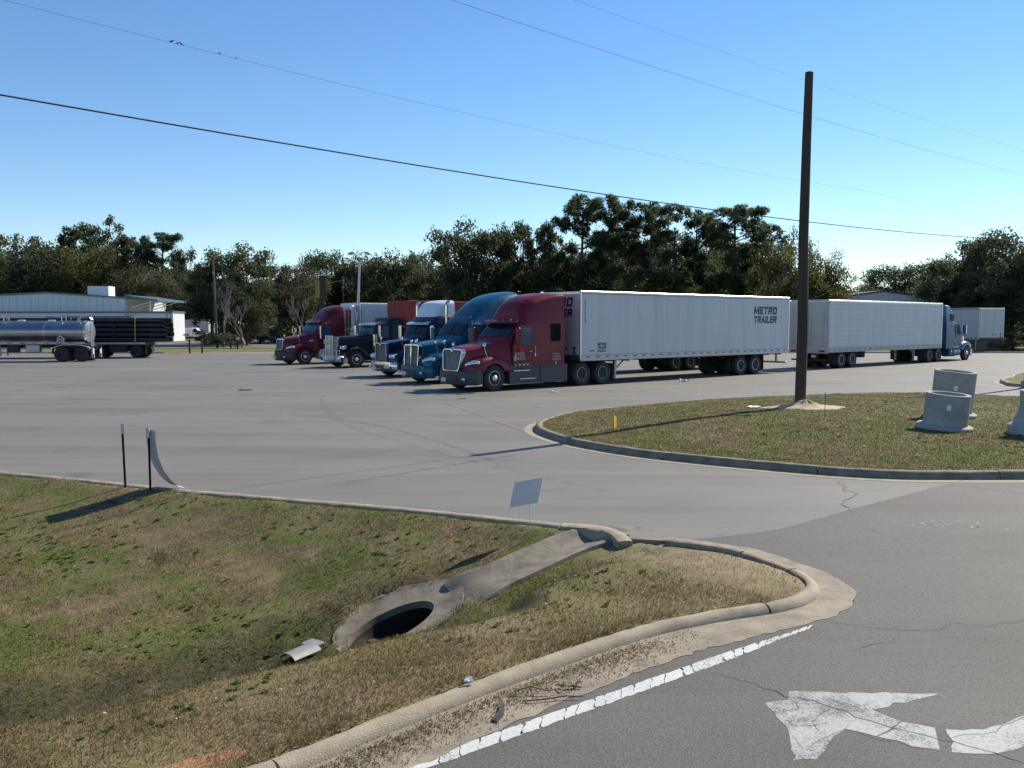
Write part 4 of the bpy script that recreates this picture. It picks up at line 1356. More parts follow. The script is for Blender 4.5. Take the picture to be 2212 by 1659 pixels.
def tractor(P, loc, rz):
    t = thing('semi_truck', P['label'], 'truck', (loc[0], loc[1], 0.0), rz, P.get('group'))
    pt = M[P['paint']]
    xb = P['x_back']
    drv = P['drive']
    # chassis
    m = MB()
    for s in (-1, 1):
        m.box(((P['x_front'] + drv[-1] - .9) / 2 - .3, .43 * s, .86), (P['x_front'] - drv[-1] + .3, .09, .28), .01)
    for x in (0.2, -1.5, -3.0, drv[0] + .4, drv[-1] - .6):
        m.box((x, 0, .84), (.14, .86, .2))
    m.cyl((0, -.95, .52), (0, .95, .52), .06, n=8)
    for x in drv: m.cyl((x, -.9, .51), (x, .9, .51), .10, n=8)
    m.box((-.2, 0, .75), (1.3, .7, .55))                      # engine mass seen below
    m.build('chassis_frame', M['chassis_black'], t)
    MB().prism([(drv[0] + .3, 1.02), (drv[-1] + .2, 1.02), (drv[-1], .95), (drv[0] + .35, .95)], -.45, .45).build('fifth_wheel', M['chassis_black'], t)
    # wheels
    for s in (-1, 1):
        wheel(t, 0, 1.09 * s, .52, 'f', P.get('rim_f', 'rim_f'))
        for x in drv: wheel(t, x, 1.10 * s, .51, 'd', P.get('rim_d', 'rim_d'), True)
        MB().box((drv[-1] - .62, .95 * s, .55), (.02, .6, .75), .004).build('mud_flap', M['rubber'], t)
    # hood
    hs = smooth_stations(P['hood'], 3)
    MB().loft([sec(*q, .03, 9) for q in hs]).build('hood', pt, t, 40)
    # cab with sleeper
    cs_ = P['cab']
    cst = smooth_stations(cs_, P.get('sub', 3))
    rings = [sec(*q, .035, 2.55) for q in cst]
    MB().loft(rings).build('cab', pt, t, 38)
    # windscreen
    k0, k1 = P['ws']
    sub = P.get('sub', 3)
    wr = []
    for q in cst[k0 * sub:k1 * sub + 1]:
        rr = sec(*q, .035, 2.55)
        wr.append([(p[0] + .022, p[1] * 1.002, p[2] + .014) for p in rr[4:15]])
    # trim the pane inside its opening
    wr = [[tuple(np.array(a) * (1 - f) + np.array(b) * f) for a, b in zip(wr[0], wr[-1])] for f in (.06, .35, .65, .93)]
    # follow the real curve in between
    MB().loft(wr, closed=False).build('windscreen', M[P.get('glass', 'glass_screen')], t, 40)
    mid = len(wr[0]) // 2
    if P.get('split', False):
        MB().tube([tuple(np.array(r_[mid]) + np.array((.012, 0, .008))) for r_ in wr], .022, 6).build('windscreen_divider', M['black_plastic'], t)
    for s in (-1, 1):
        e0, e1 = np.array(wr[0][mid]), np.array(wr[1][mid])
        MB().tube([e0 + (0.01, s * .1, 0.0), e0 * .4 + e1 * .6 + (0.02, s * .55, .01)], .010, 5).build('wiper', M['black_plastic'], t)
    # visor over the windscreen
    if P.get('visor'):
        vx_, vz_, vm = P['visor']
        pts = []
        for k in range(9):
            y = -1.0 + 2.0 * k / 8
            bow = .16 * (1 - (y) ** 2)
            pts.append([(vx_ - .05, y, vz_ + .10), (vx_ + .13 + bow, y, vz_ + .02), (vx_ + .15 + bow, y, vz_ - .05), (vx_ + .11 + bow, y, vz_ - .06), (vx_ - .06, y, vz_ + .03)])
        MB().loft(pts).build('sun_visor', M[vm], t, 40)
    for k in range(5):
        y = -.8 + .4 * k
        x_, z_ = P['markers']
        MB().sphere((x_ - .12 * y * y, y, z_), (.05, .045, .028), 8, 5).build('marker_light', M['amber_lens'], t, 60)
    # doors and glass on the flanks
    wd = P['cab_w']
    for s in (-1, 1):
        y0, y1 = (wd * s, (wd + .012) * s)
        dx0, dx1 = P['door']
        seam_ = [(dx0 + .03, .92), (dx0 + .03, 1.75), (dx0 - .38, 2.64), (dx1 - .03, 2.64), (dx1 - .03, .92)]
        pan = [(dx0, .95), (dx0, 1.74), (dx0 - .39, 2.61), (dx1, 2.61), (dx1, .95)]
        MB().prism(seam_, (wd - .01) * s, (wd + .004) * s).build('door_seam', M['black_plastic'], t)
        d = MB().prism(pan, (wd - .01) * s, (wd + .014) * s).build('door', pt, t)
        win = [(dx0 - .09, 1.80), (dx0 - .43, 2.54), (dx1 + .07, 2.54), (dx1 + .07, 1.86), (dx1 + .30, 1.80)]
        MB().prism(win, (wd + .008) * s, (wd + .020) * s).build('window', M[P.get('side_glass', 'glass_dark')], d)
        MB().box((dx0 - .40, (wd + .021) * s, 2.17), (.035, .006, .74)).build('window_bar', M['black_plastic'], d)
        MB().box((dx1 + .10, (wd + .035) * s, 1.55), (.16, .03, .035), .008).build('handle', M['chrome'], d)
        for sx0, sx1, sz0, sz1 in P.get('sleeper_windows', []):
            cx_, cz_ = (sx0 + sx1) / 2, (sz0 + sz1) / 2
            MB().prism([(cx_ + u, cz_ + v) for u, v in rrect(abs(sx1 - sx0) / 2, (sz1 - sz0) / 2, .06)], (wd - .01) * s, (wd + .012) * s).build('sleeper_window', M['glass_dark'], t)
        if P.get('grab'):
            MB().tube([(dx1 - .12, (wd + .01) * s, 1.3), (dx1 - .12, (wd + .06) * s, 1.35), (dx1 - .12, (wd + .06) * s, 1.75), (dx1 - .12, (wd + .01) * s, 1.8)], .016, 6).build('grab_handle', M['chrome'], t)
    # fenders
    f = P['fender']                 # (x0, x1, top list, inner y, outer y, z_front, z_rear)
    for s in (-1, 1):
        rg = []
        for k in range(25):
            x = f['x0'] + (f['x1'] - f['x0']) * k / 24
            top = float(np.interp(x, f['tx'], f['tz']))
            arch = .58
            zb_ = .53 + math.sqrt(max(arch ** 2 - x * x, 0)) if abs(x) < arch else f['zb']
            zb_ = max(zb_, f['zb'])
            yo = float(np.interp(x, f['ox'], f['oy']))
            top = max(top, zb_ + .04)
            yi = f['yi']
            rg.append([(x, s * yi, zb_), (x, s * yi, top + f.get('rise', .10)), (x, s * (yi * .35 + yo * .65), top + f.get('rise', .1) * .35), (x, s * (yo - .08), top), (x, s * (yo - .02), top - min(.07, (top - zb_) * .5)), (x, s * yo, max(zb_, top - .22) if top - .22 > zb_ else zb_ + .3 * (top - zb_)), (x, s * yo, zb_)])
        MB().loft(rg).build('fender', M[P.get('fender_paint', P['paint'])], t, 42)
    # bumper
    bz0, bz1, bx_, bd_ = P['bumper']
    row = []
    hw = 1.21
    ring_t = []
    for k in range(13):
        y = -hw + 2 * hw * k / 12
        x = bx_ - bd_ * abs(y / hw) ** 3
        ring_t.append((x, y))
    sections_ = []
    for x, y in ring_t:
        sections_.append([(x - .12, y, bz0 + .02), (x - .03, y, bz0), (x, y, bz0 + .06), (x + .01, y, (bz0 + bz1) / 2), (x, y, bz1 - .04), (x - .05, y, bz1), (x - .3, y, bz1), (x - .3, y, bz0 + .05)])
    bumper = MB().loft(sections_).build('bumper', M[P['bumper_mat']], t, 45)
    MB().box((bx_ - .03, 0, (bz0 + bz1) / 2 - .02), (.09, .86, (bz1 - bz0) * .38), .02).build('air_intake', M['black_plastic'], bumper)
    py_ = P.get('plate_y', 0.35)
    MB().box((bx_ + .028 - bd_ * abs(py_ / hw) ** 3, -py_, (bz0 + bz1) / 2 - .1), (.012, .31, .16), .004).build('licence_plate', M['trailer_white'], bumper)
    for s in (-1, 1):
        MB().sphere((bx_ - .02, .86 * s, (bz0 + bz1) / 2 - .05), (.06, .11, .07), 10, 6).build('fog_lamp', M['lamp_lens'], bumper, 60)
    # grille
    g = P['grille']
    m = frame_ring(MB(), g['w'], g['h'], g['w'] - .05, g['h'] - .05, g['r'], g['r'] * .75, g['x'] - .14, g['x'] + .05, g['z'], g.get('taper', 0), g.get('tilt', 0))
    fr = m.build('grille_surround', M['chrome'], t, 45)
    inn = [(g['x'] - .01 - g.get('tilt', 0) * z, y * (1 + g.get('taper', 0) * z / g['h']), g['z'] + z) for y, z in rrect(g['w'] - .06, g['h'] - .06, g['r'] * .75)]
    MB().add(inn, [tuple(range(len(inn)))]).build('grille_back', M['black_plastic'], fr)
    bars = MB()
    def gp_(y, z, dx=.02):
        return (g['x'] + dx - g.get('tilt', 0) * z, y * (1 + g.get('taper', 0) * z / g['h']), g['z'] + z)
    if g['bars'] == 'v':
        n_ = g['n']
        for k in range(n_):
            y = (-1 + 2 * (k + .5) / n_) * (g['w'] - .09)
            hh = (g['h'] - .08) * (1 - .06 * abs(y) / g['w'])
            bars.tube([gp_(y, -hh), gp_(y, hh)], .011, 5)
    else:
        n_ = g['n']
        for k in range(n_):
            z = (-1 + 2 * (k + .5) / n_) * (g['h'] - .09)
            bars.tube([gp_(-(g['w'] - .08), z), gp_(g['w'] - .08, z)], .010, 5)
    bars.build('grille_bars', M[g.get('bar_mat', 'chrome')], fr)
    if g.get('centre'):
        MB().tube([gp_(0, -g['h'] + .04, .05), gp_(0, 0, .06), gp_(0, g['h'] - .02, .05)], [.02, .035, .05], 6).build('grille_centre_bar', M['chrome'], fr)
    if g.get('badge'):
        MB().sphere(gp_(0, g['h'] - .10, .07), (.03, .09, .07), 10, 6).build('badge', M['chrome'], fr, 60)
    # headlamps
    h = P['lamp']
    for s in (-1, 1):
        if h['kind'] == 'swept':
            hl = MB().sphere((0, 0, 0), (.33, .10, .13), 14, 8)
            an = s * R(h.get('ang', 52))
            hl.xf(lambda p: (p[0] * math.cos(an) + p[1] * math.sin(an), -p[0] * math.sin(an) + p[1] * math.cos(an), p[2] - .15 * p[0]))
            o = hl.build('headlight', M['lamp_lens'], t, 60, (h['x'], h['y'] * s, h['z']))
            MB().sphere((0, 0, 0), (.11, .06, .09), 10, 6).build('turn_signal', M['amber_lens'], o, 60, (-.19, s * .17, .02))
        else:
            o = MB().box((0, 0, 0), (.26, .46, .28), .06).build('headlight', M['chrome'], t, None, (h['x'], h['y'] * s, h['z']))
            for q in (-1, 1):
                MB().lathe([(.10, 0), (.105, .02), (.08, .04), (.01, .05)], (.13, q * .11, 0), 'x', 14).build('lens', M['lamp_lens'], o, 60)
    # mirrors
    mi = P['mirror']
    for s in (-1, 1):
        mm_ = MB().box((0, 0, 0), (.13, .24, mi['h']), .04).build('mirror', M[mi['mat']], t, None, (mi['x'], mi['y'] * s, mi['z']))
        MB().box((-.068, 0, 0), (.006, .19, mi['h'] * .86)).build('mirror_glass', M['glass_sky_tint'], mm_)
        arm = MB()
        for dz in (-.42, .42):
            arm.tube([(0, 0, dz * mi['h']), (-.10, -s * (mi['y'] - wd) * .6, dz * mi['h'] * .9), (-.12, -s * (mi['y'] - wd + .05), dz * mi['h'] * .8)], .018, 6)
        arm.build('mirror_arm', M['chrome' if mi.get('chrome') else 'black_plastic'], mm_)
    for hm in P.get('hood_mirrors', []):
        x, y, z0_, z1_ = hm
        for s in (-1, 1):
            o = MB().sphere((0, 0, 0), (.05, .10, .12), 10, 6).build('hood_mirror', M['chrome'], t, 60, (x, y * s, z1_))
            MB().tube([(0, 0, -.08), (-.12, s * .05, z0_ - z1_)], .012, 5).build('mirror_stalk', M['chrome'], o)
    # flank below the cab
    if P.get('skirts'):
        for s in (-1, 1):
            for i_, (a, b) in enumerate(P['skirts']):
                sk = MB()
                z0_, z1_ = .24, P.get('skirt_top', .98)
                sk.prism([(a, z1_), (a, z0_), (b, z0_), (b, z1_)], .72 * s, 1.235 * s)
                o = sk.build('side_fairing', M[P['skirt_mat']], t)
                MB().box(((a + b) / 2, 1.238 * s, z1_ - .10), (abs(a - b) - .12, .012, .03)).build('fairing_groove', M['black_plastic'], o)
                if i_ == 0:
                    MB().box((a - .62, 1.262 * s, z1_ - .20), (.85, .06, .045), .008).build('step', M['aluminium'], o)
                    MB().box((a - .92, 1.262 * s, z0_ + .20), (.85, .06, .045), .008).build('step', M['aluminium'], o)
    else:
        for s in (-1, 1):
            a, b = P['tank']
            tk = MB().lathe([(.02, 0), (.31, 0), (.335, .03), (.335, abs(a - b) - .03), (.31, abs(a - b)), (.02, abs(a - b))], (b, .90 * s, .66), 'x', 22).build('fuel_tank', M[P.get('tank_mat', 'dull_aluminium')], t, 40)
            for f_ in (.18, .5, .82):
                MB().lathe([(.34, -.03), (.348, -.03), (.348, .03), (.34, .03)], (b + (a - b) * f_, .90 * s, .66), 'x', 22).build('tank_strap', M['chrome'], tk)
            MB().box(((a + b) / 2 + .2, 1.05 * s, 1.0), (.8, .36, .05), .01).build('step', M['aluminium'], t)
            MB().box(((a + b) / 2 + .25, 1.16 * s, .36), (.8, .2, .05), .01).build('step', M['aluminium'], t)
    # exhaust stacks
    for (x, y, z1_) in P.get('stacks', []):
        MB().tube([(x, y, .95), (x, y, z1_ - .25), (x, y, z1_ - .12), (x - .05, y, z1_ - .03), (x - .16, y, z1_ + .03)], .075, 12).build('exhaust_stack', M['chrome'], t, 50)
        MB().tube([(x, y, 1.3), (x, y, 2.35)], .10, 12).build('heat_shield', M['chrome'], t, 50)
    for (x, y, z0_, z1_) in P.get('antennas', []):
        MB().tube([(x, y, z0_), (x + .03, y, z1_)], .006, 4).build('antenna', M['wire'], t)
    return t

HD = math.atan2(-.649, -.761)
def base(**k):
    return k
GROUP = 'trucks parked nose out in a row'
T_red = base(label='dark red semi truck with tall domed sleeper and grey side skirts', paint='red_paint', x_front=1.2, x_back=-3.85, drive=(-4.9, -6.22), cab_w=1.21,
    hood=[(1.12, .62, .60, .85, 1.62, .16), (1.0, .68, .64, .85, 1.70, .18), (.75, .78, .68, .85, 1.76, .2), (.3, .90, .76, .88, 1.82, .2), (-.3, 1.0, .86, .9, 1.92, .2), (-.95, 1.12, 1.0, .9, 1.99, .16)],
    cab=[(-.72, 1.02, .98, 1.0, 1.93, .10), (-.86, 1.19, 1.0, .95, 2.08, .12), (-1.42, 1.21, 1.02, .9, 2.68, .18), (-1.54, 1.21, 1.02, .9, 2.80, .20), (-1.60, 1.21, .98, .9, 2.95, .3), (-1.66, 1.21, .94, .9, 3.20, .42), (-1.86, 1.21, .95, .9, 3.52, .50), (-2.25, 1.21, .99, .9, 3.77, .48), (-2.85, 1.21, 1.06, .9, 3.92, .40), (-3.4, 1.21, 1.12, .9, 3.96, .26), (-3.85, 1.21, 1.16, .9, 3.96, .16)],
    ws=(1, 2), visor=(-1.42, 2.76, 'red_paint'), markers=(-1.10, 2.83), door=(-.98, -2.02), sleeper_windows=[(-3.05, -3.62, 1.95, 2.70)],
    fender=dict(x0=1.08, x1=-.86, tx=[-.9, -.62, -.3, 0, .4, .8, 1.1], tz=[.95, 1.17, 1.32, 1.36, 1.32, 1.20, 1.02], yi=.45, ox=[-.9, .6, .95, 1.1], oy=[1.235, 1.235, 1.10, .92], zb=.78, rise=.14),
    bumper=(.26, .84, 1.32, .42), bumper_mat='skirt_grey', plate_y=.42,
    grille=dict(w=.60, h=.45, r=.15, x=1.19, z=1.24, taper=.12, tilt=.12, bars='v', n=12, badge=True, bar_mat='dull_aluminium'),
    lamp=dict(kind='swept', x=.90, y=.92, z=1.10), mirror=dict(x=-1.02, y=1.47, z=2.18, h=.72, mat='red_paint'),
    hood_mirrors=[(.38, 1.02, 1.36, 1.82)], skirts=[(-.78, -2.42), (-2.46, -4.0)], skirt_mat='skirt_grey', antennas=[(-1.15, 1.25, 2.55, 3.95)], group=GROUP, grab=True, side_glass='glass_sky_tint')
T_teal = dict(T_red)
T_teal.update(label='teal blue semi truck with high smooth sloping roof and split grille', paint='teal_paint', fender_paint='teal_paint', bumper_mat='teal_paint', x_back=-4.3,
    cab=[(-.72, 1.02, .98, 1.0, 1.95, .10), (-.86, 1.19, 1.0, .95, 2.10, .14), (-1.38, 1.21, 1.02, .9, 2.72, .22), (-1.55, 1.21, 1.0, .9, 2.92, .30), (-1.8, 1.21, .98, .9, 3.20, .40), (-2.15, 1.21, .98, .9, 3.52, .50), (-2.6, 1.21, 1.0, .9, 3.82, .55), (-3.1, 1.21, 1.02, .9, 4.02, .52), (-3.7, 1.21, 1.04, .9, 4.14, .48), (-4.3, 1.21, 1.05, .9, 4.19, .44)],
    visor=None, markers=(-1.45, 2.98), split=True,
    grille=dict(w=.56, h=.54, r=.10, x=1.18, z=1.22, taper=.03, tilt=.06, bars='h', n=22, centre=True, badge=True, bar_mat='dull_aluminium'),
    hood=[(1.10, .56, .54, .80, 1.72, .10), (1.0, .60, .58, .8, 1.78, .12), (.6, .68, .64, .85, 1.83, .16), (.1, .84, .76, .88, 1.89, .2), (-.4, .98, .88, .9, 1.95, .2), (-.95, 1.12, 1.0, .9, 2.02, .16)],
    hood_mirrors=[(.55, .95, 1.35, 1.85), (.2, 1.1, 1.35, 1.85)], skirt_mat='teal_paint', antennas=[(-2.9, .4, 3.9, 4.5)], sleeper_windows=[(-3.5, -4.0, 2.0, 2.6)], mirror=dict(x=-1.02, y=1.47, z=2.15, h=.72, mat='teal_paint'),
    lamp=dict(kind='swept', x=.92, y=.92, z=1.06, ang=55))
T_navy = dict(T_red)
T_navy.update(label='navy blue semi truck with white roof fairing, chrome bumper and twin stacks', paint='navy_paint', bumper_mat='chrome', x_back=-3.6,
    cab=[(-.72, 1.02, .98, 1.0, 1.93, .10), (-.86, 1.16, 1.0, .95, 2.10, .12), (-1.15, 1.21, 1.04, .9, 2.60, .16), (-1.28, 1.21, 1.06, .9, 2.74, .18), (-1.5, 1.21, 1.1, .9, 3.0, .2), (-1.8, 1.21, 1.12, .9, 3.12, .2), (-2.75, 1.21, 1.14, .9, 3.14, .18)],
    visor=(-1.18, 2.68, 'chrome'), markers=(-1.35, 2.90), split=True, door=(-.95, -1.95), sleeper_windows=[],
    grille=dict(w=.52, h=.48, r=.05, x=1.14, z=1.24, bars='h', n=16, badge=True, bar_mat='dull_aluminium'),
    hood=[(1.05, .55, .53, .8, 1.72, .06), (.9, .57, .55, .8, 1.76, .08), (.4, .68, .62, .85, 1.82, .12), (-.2, .85, .78, .88, 1.88, .15), (-.95, 1.08, .98, .9, 1.96, .14)],
    bumper=(.30, .80, 1.30, .30), lamp=dict(kind='quad', x=.98, y=.86, z=1.05), mirror=dict(x=-.95, y=1.45, z=2.25, h=.70, mat='chrome', chrome=True),
    skirts=None, tank=(-1.0, -2.7), drive=(-4.2, -5.5), tank_mat='chrome', stacks=[(-1.95, 1.32, 3.80), (-1.95, -1.32, 3.80)], antennas=[], hood_mirrors=[(.55, .95, 1.35, 1.9)])
T_black = dict(T_red)
T_black.update(label='black long nose semi truck with large silver bar guard on the front', paint='black_paint', bumper_mat='chrome', x_back=-3.5, x_front=.9,
    cab=[(-1.32, .92, .88, 1.0, 1.93, .10), (-1.38, 1.02, .90, .95, 2.05, .12), (-1.58, 1.08, .95, .9, 2.58, .14), (-1.68, 1.08, .98, .9, 2.66, .16), (-2.3, 1.08, 1.0, .9, 2.70, .16), (-2.5, 1.12, 1.0, .9, 2.80, .16), (-2.65, 1.15, 1.02, .9, 3.0, .22), (-3.3, 1.15, 1.02, .9, 3.04, .2)],
    ws=(1, 2), visor=(-1.56, 2.62, 'chrome'), markers=(-1.75, 2.74), door=(-1.55, -2.45), cab_w=1.09, sleeper_windows=[], split=True, glass='glass_sky_tint',
    grille=dict(w=.48, h=.55, r=.05, x=.86, z=1.30, bars='v', n=9, badge=True),
    hood=[(.80, .52, .50, .85, 1.80, .06), (.7, .53, .51, .85, 1.86, .08), (0, .56, .53, .88, 1.90, .10), (-.8, .68, .62, .9, 1.94, .12), (-1.45, .90, .85, .9, 1.98, .12)],
    fender=dict(x0=.74, x1=-.95, tx=[-1, -.66, -.3, 0, .4, .75], tz=[.70, 1.08, 1.24, 1.27, 1.18, .92], yi=.55, ox=[-1, .8], oy=[1.22, 1.22], zb=.62, rise=.0),
    bumper=(.30, .78, 1.02, .12), lamp=dict(kind='quad', x=.72, y=.92, z=1.22), mirror=dict(x=-1.5, y=1.45, z=2.2, h=.75, mat='chrome', chrome=True),
    skirts=None, tank=(-1.5, -3.2), tank_mat='chrome', stacks=[], drive=(-4.4, -5.7), antennas=[], hood_mirrors=[], grab=False)
T_dred = dict(T_red)
T_dred.update(label='maroon semi truck with rounded tall sleeper at the end of the row', paint='dark_red_paint', glass='glass_sky_tint', bumper_mat='black_plastic',
    cab=[(-.72, 1.02, .98, 1.0, 1.93, .10), (-.86, 1.19, 1.0, .95, 2.10, .12), (-1.25, 1.21, 1.02, .9, 2.66, .18), (-1.40, 1.21, 1.02, .9, 2.84, .20), (-1.6, 1.21, 1.0, .9, 3.05, .28), (-1.85, 1.21, .98, .9, 3.34, .40), (-2.15, 1.21, 1.0, .9, 3.60, .46), (-2.5, 1.21, 1.04, .9, 3.78, .44), (-2.95, 1.21, 1.08, .9, 3.86, .38)],
    visor=(-1.30, 2.76, 'dark_red_paint'), markers=(-1.15, 2.9), sleeper_windows=[], antennas=[],
    grille=dict(w=.46, h=.36, r=.09, x=1.16, z=1.32, taper=.05, tilt=.10, bars='h', n=12, bar_mat='dull_aluminium'), skirts=None, tank=(-1.0, -2.9), drive=(-4.3, -5.6), stacks=[],
    mirror=dict(x=-1.0, y=1.45, z=2.1, h=.85, mat='chrome', chrome=True), hood_mirrors=[(.35, 1.0, 1.35, 1.85)])
T_blue = dict(T_navy)
T_blue.update(label='faded blue semi truck coupled to the ribbed white trailer', paint='blue_paint', group=None, stacks=[], tank_mat='blue_paint', x_back=-3.2,
    cab=[(-.72, 1.02, .98, 1.0, 1.93, .10), (-.86, 1.16, 1.0, .95, 2.10, .12), (-1.15, 1.21, 1.04, .9, 2.60, .16), (-1.28, 1.21, 1.06, .9, 2.76, .18), (-1.55, 1.21, 1.05, .9, 3.05, .25), (-2.0, 1.21, 1.08, .9, 3.5, .3), (-2.5, 1.21, 1.12, .9, 3.85, .25), (-2.8, 1.21, 1.12, .9, 3.95, .2), (-3.4, 1.21, 1.14, .9, 3.95, .14)],
    drive=(-4.6, -5.9), sleeper_windows=[(-2.2, -2.75, 2.85, 3.35)], visor=(-1.18, 2.72, 'blue_paint'), tank=(-1.0, -2.9))

red = tractor(T_red, (-1.48, 35.96), HD)
teal = tractor(T_teal, (-3.60, 40.3), HD)
navy = tractor(T_navy, (-5.70, 45.0), HD)
black = tractor(T_black, (-10.2, 54.2), HD)
dred = tractor(T_dred, (-14.3, 58.4), HD)
# details that only one truck has
text_side('RED', M['lettering_pale'], red, -1.22, 1.228, 1.38, .36, .15, '+y', bold=.02)
text_side('BARON', M['lettering_pale'], red, -1.14, 1.228, 1.20, .48, .15, '+y', bold=.02)
MB().prism([(-1.02, 1.18), (-1.12, 1.18), (-1.16, 1.32), (-1.13, 1.5), (-1.08, 1.52), (-1.05, 1.38), (-.99, 1.28)], 1.215, 1.2285).build('emblem', M['lettering_pale'], red)
for k in range(3): MB().box((-3.35 - .02 * k, 1.215, 1.42 - .11 * k), (.38 + .06 * k, .008, .04)).build('fine_print', M['lettering_pale'], red)
MB().add([(-1.22, 1.32, 1.72), (-1.36, 1.34, 1.69), (-1.42, 1.36, 1.56), (-1.37, 1.36, 1.50), (-1.28, 1.33, 1.62)], [(0, 1, 2, 3, 4)]).build('rag', M['flag_red'], red)
for k, (x, w) in enumerate([(-1.1, .05), (-1.32, .08), (-1.55, .12), (-1.75, .1)]): MB().box((x, 1.226, 1.02), (w, .006, .05)).build('sticker', M['lettering_white'], red)
MB().box((-3.35, 1.216, 1.05), (.05, .008, .12)).build('sticker', M['lettering_white'], red)
MB().prism([(-1.35, 1.35), (-1.35, 1.62), (-1.52, 1.62), (-1.52, 1.40), (-1.43, 1.30)], 1.21, 1.2275).build('shield_mark', M['lettering_white'], dred)
for z, w in ((1.55, .32), (1.44, .30)): MB().box((-1.75, 1.2235, z), (w, .006, .075)).build('door_mark', M['lettering_white'], dred)
MB().box((-.55, 1.02, 1.55), (.3, .01, .07)).build('door_mark', M['lettering_white'], dred)
# white cap on the navy truck
MB().loft([sec(*q, .03, 9) for q in smooth_stations([(-1.5, .96, .55, 2.98, 3.08, .08), (-1.62, 1.0, .80, 3.0, 3.40, .2), (-1.85, 1.04, .92, 3.05, 3.70, .28), (-2.2, 1.06, .98, 3.08, 3.84, .26), (-2.7, 1.06, 1.0, 3.1, 3.88, .2)], 4)]).build('roof_fairing', M['white_paint'], navy, 40)
# bar guard on the black truck
gm = MB()
for y in np.linspace(-.42, .42, 6): gm.tube([(1.16, y, .45), (1.20, y, 1.0), (1.18, y, 1.92)], .028, 8)
for z in (.46, 1.92): gm.tube([(1.18, -.44, z), (1.18, .44, z)], .035, 8)
for s in (-1, 1):
    gm.tube([(1.16, .44 * s, 1.05), (1.14, 1.16 * s, 1.05), (1.12, 1.18 * s, .42), (1.14, .44 * s, .40)], .035, 8)
    gm.tube([(1.14, .44 * s, .74), (1.12, 1.16 * s, .74)], .03, 8)
    gm.tube([(1.13, .80 * s, .42), (1.13, .80 * s, 1.05)], .025, 8)
    gm.box((1.08, .8 * s, .56), (.05, .74, .32), .01)
gm.box((1.10, 0, .56), (.05, .86, .34), .01)
gm.build('bar_guard', M['aluminium'], black, 50)
for s in (-1, 1): MB().tube([(-1.42, 1.02 * s, 1.3), (-1.42, 1.02 * s, 2.0)], .15, 14).build('air_cleaner', M['chrome'], black, 50)

# ------------------------------------------------------------------ trailers (x forward, origin on the ground under the nose)
def running_gear(t, axles, rim='rim_d', y=1.08):
    m = MB()
    for s in (-1, 1):
        m.box(((axles[0] + axles[-1]) / 2, .48 * s, .98), (axles[0] - axles[-1] + 1.7, .10, .24), .01)
    for x in axles:
        m.cyl((x, -.95, .51), (x, .95, .51), .075, n=8)
        for s in (-1, 1): m.box((x + .1, .48 * s, .74), (.30, .12, .34))
    m.build('bogie', M['chassis_black'], t)
    for x in axles:
        for s in (-1, 1): wheel(t, x, y * s, .51, 'd', rim, True)
    for s in (-1, 1):
        MB().box((axles[-1] - .68, .92 * s, .62), (.02, .62, .78), .004).build('mud_flap', M['rubber'], t)
def landing_gear(t, x):
    for s in (-1, 1):
        m = MB()
        m.box((x, .62 * s, .90), (.14, .14, .85), .01)
        m.box((x, .62 * s, .36), (.10, .10, .40), .01)
        m.box((x, .62 * s, .17), (.26, .22, .03), .01)
        m.build('landing_leg', M['dull_aluminium'], t)
        MB().tube([(x - .06, .62 * s, .62), (x - .75, .62 * s, 1.12)], .035, 6).build('leg_brace', M['dull_aluminium'], t)
    MB().cyl((x, -.62, .68), (x, .62, .68), .03, n=6).build('leg_shaft', M['chassis_black'], t)

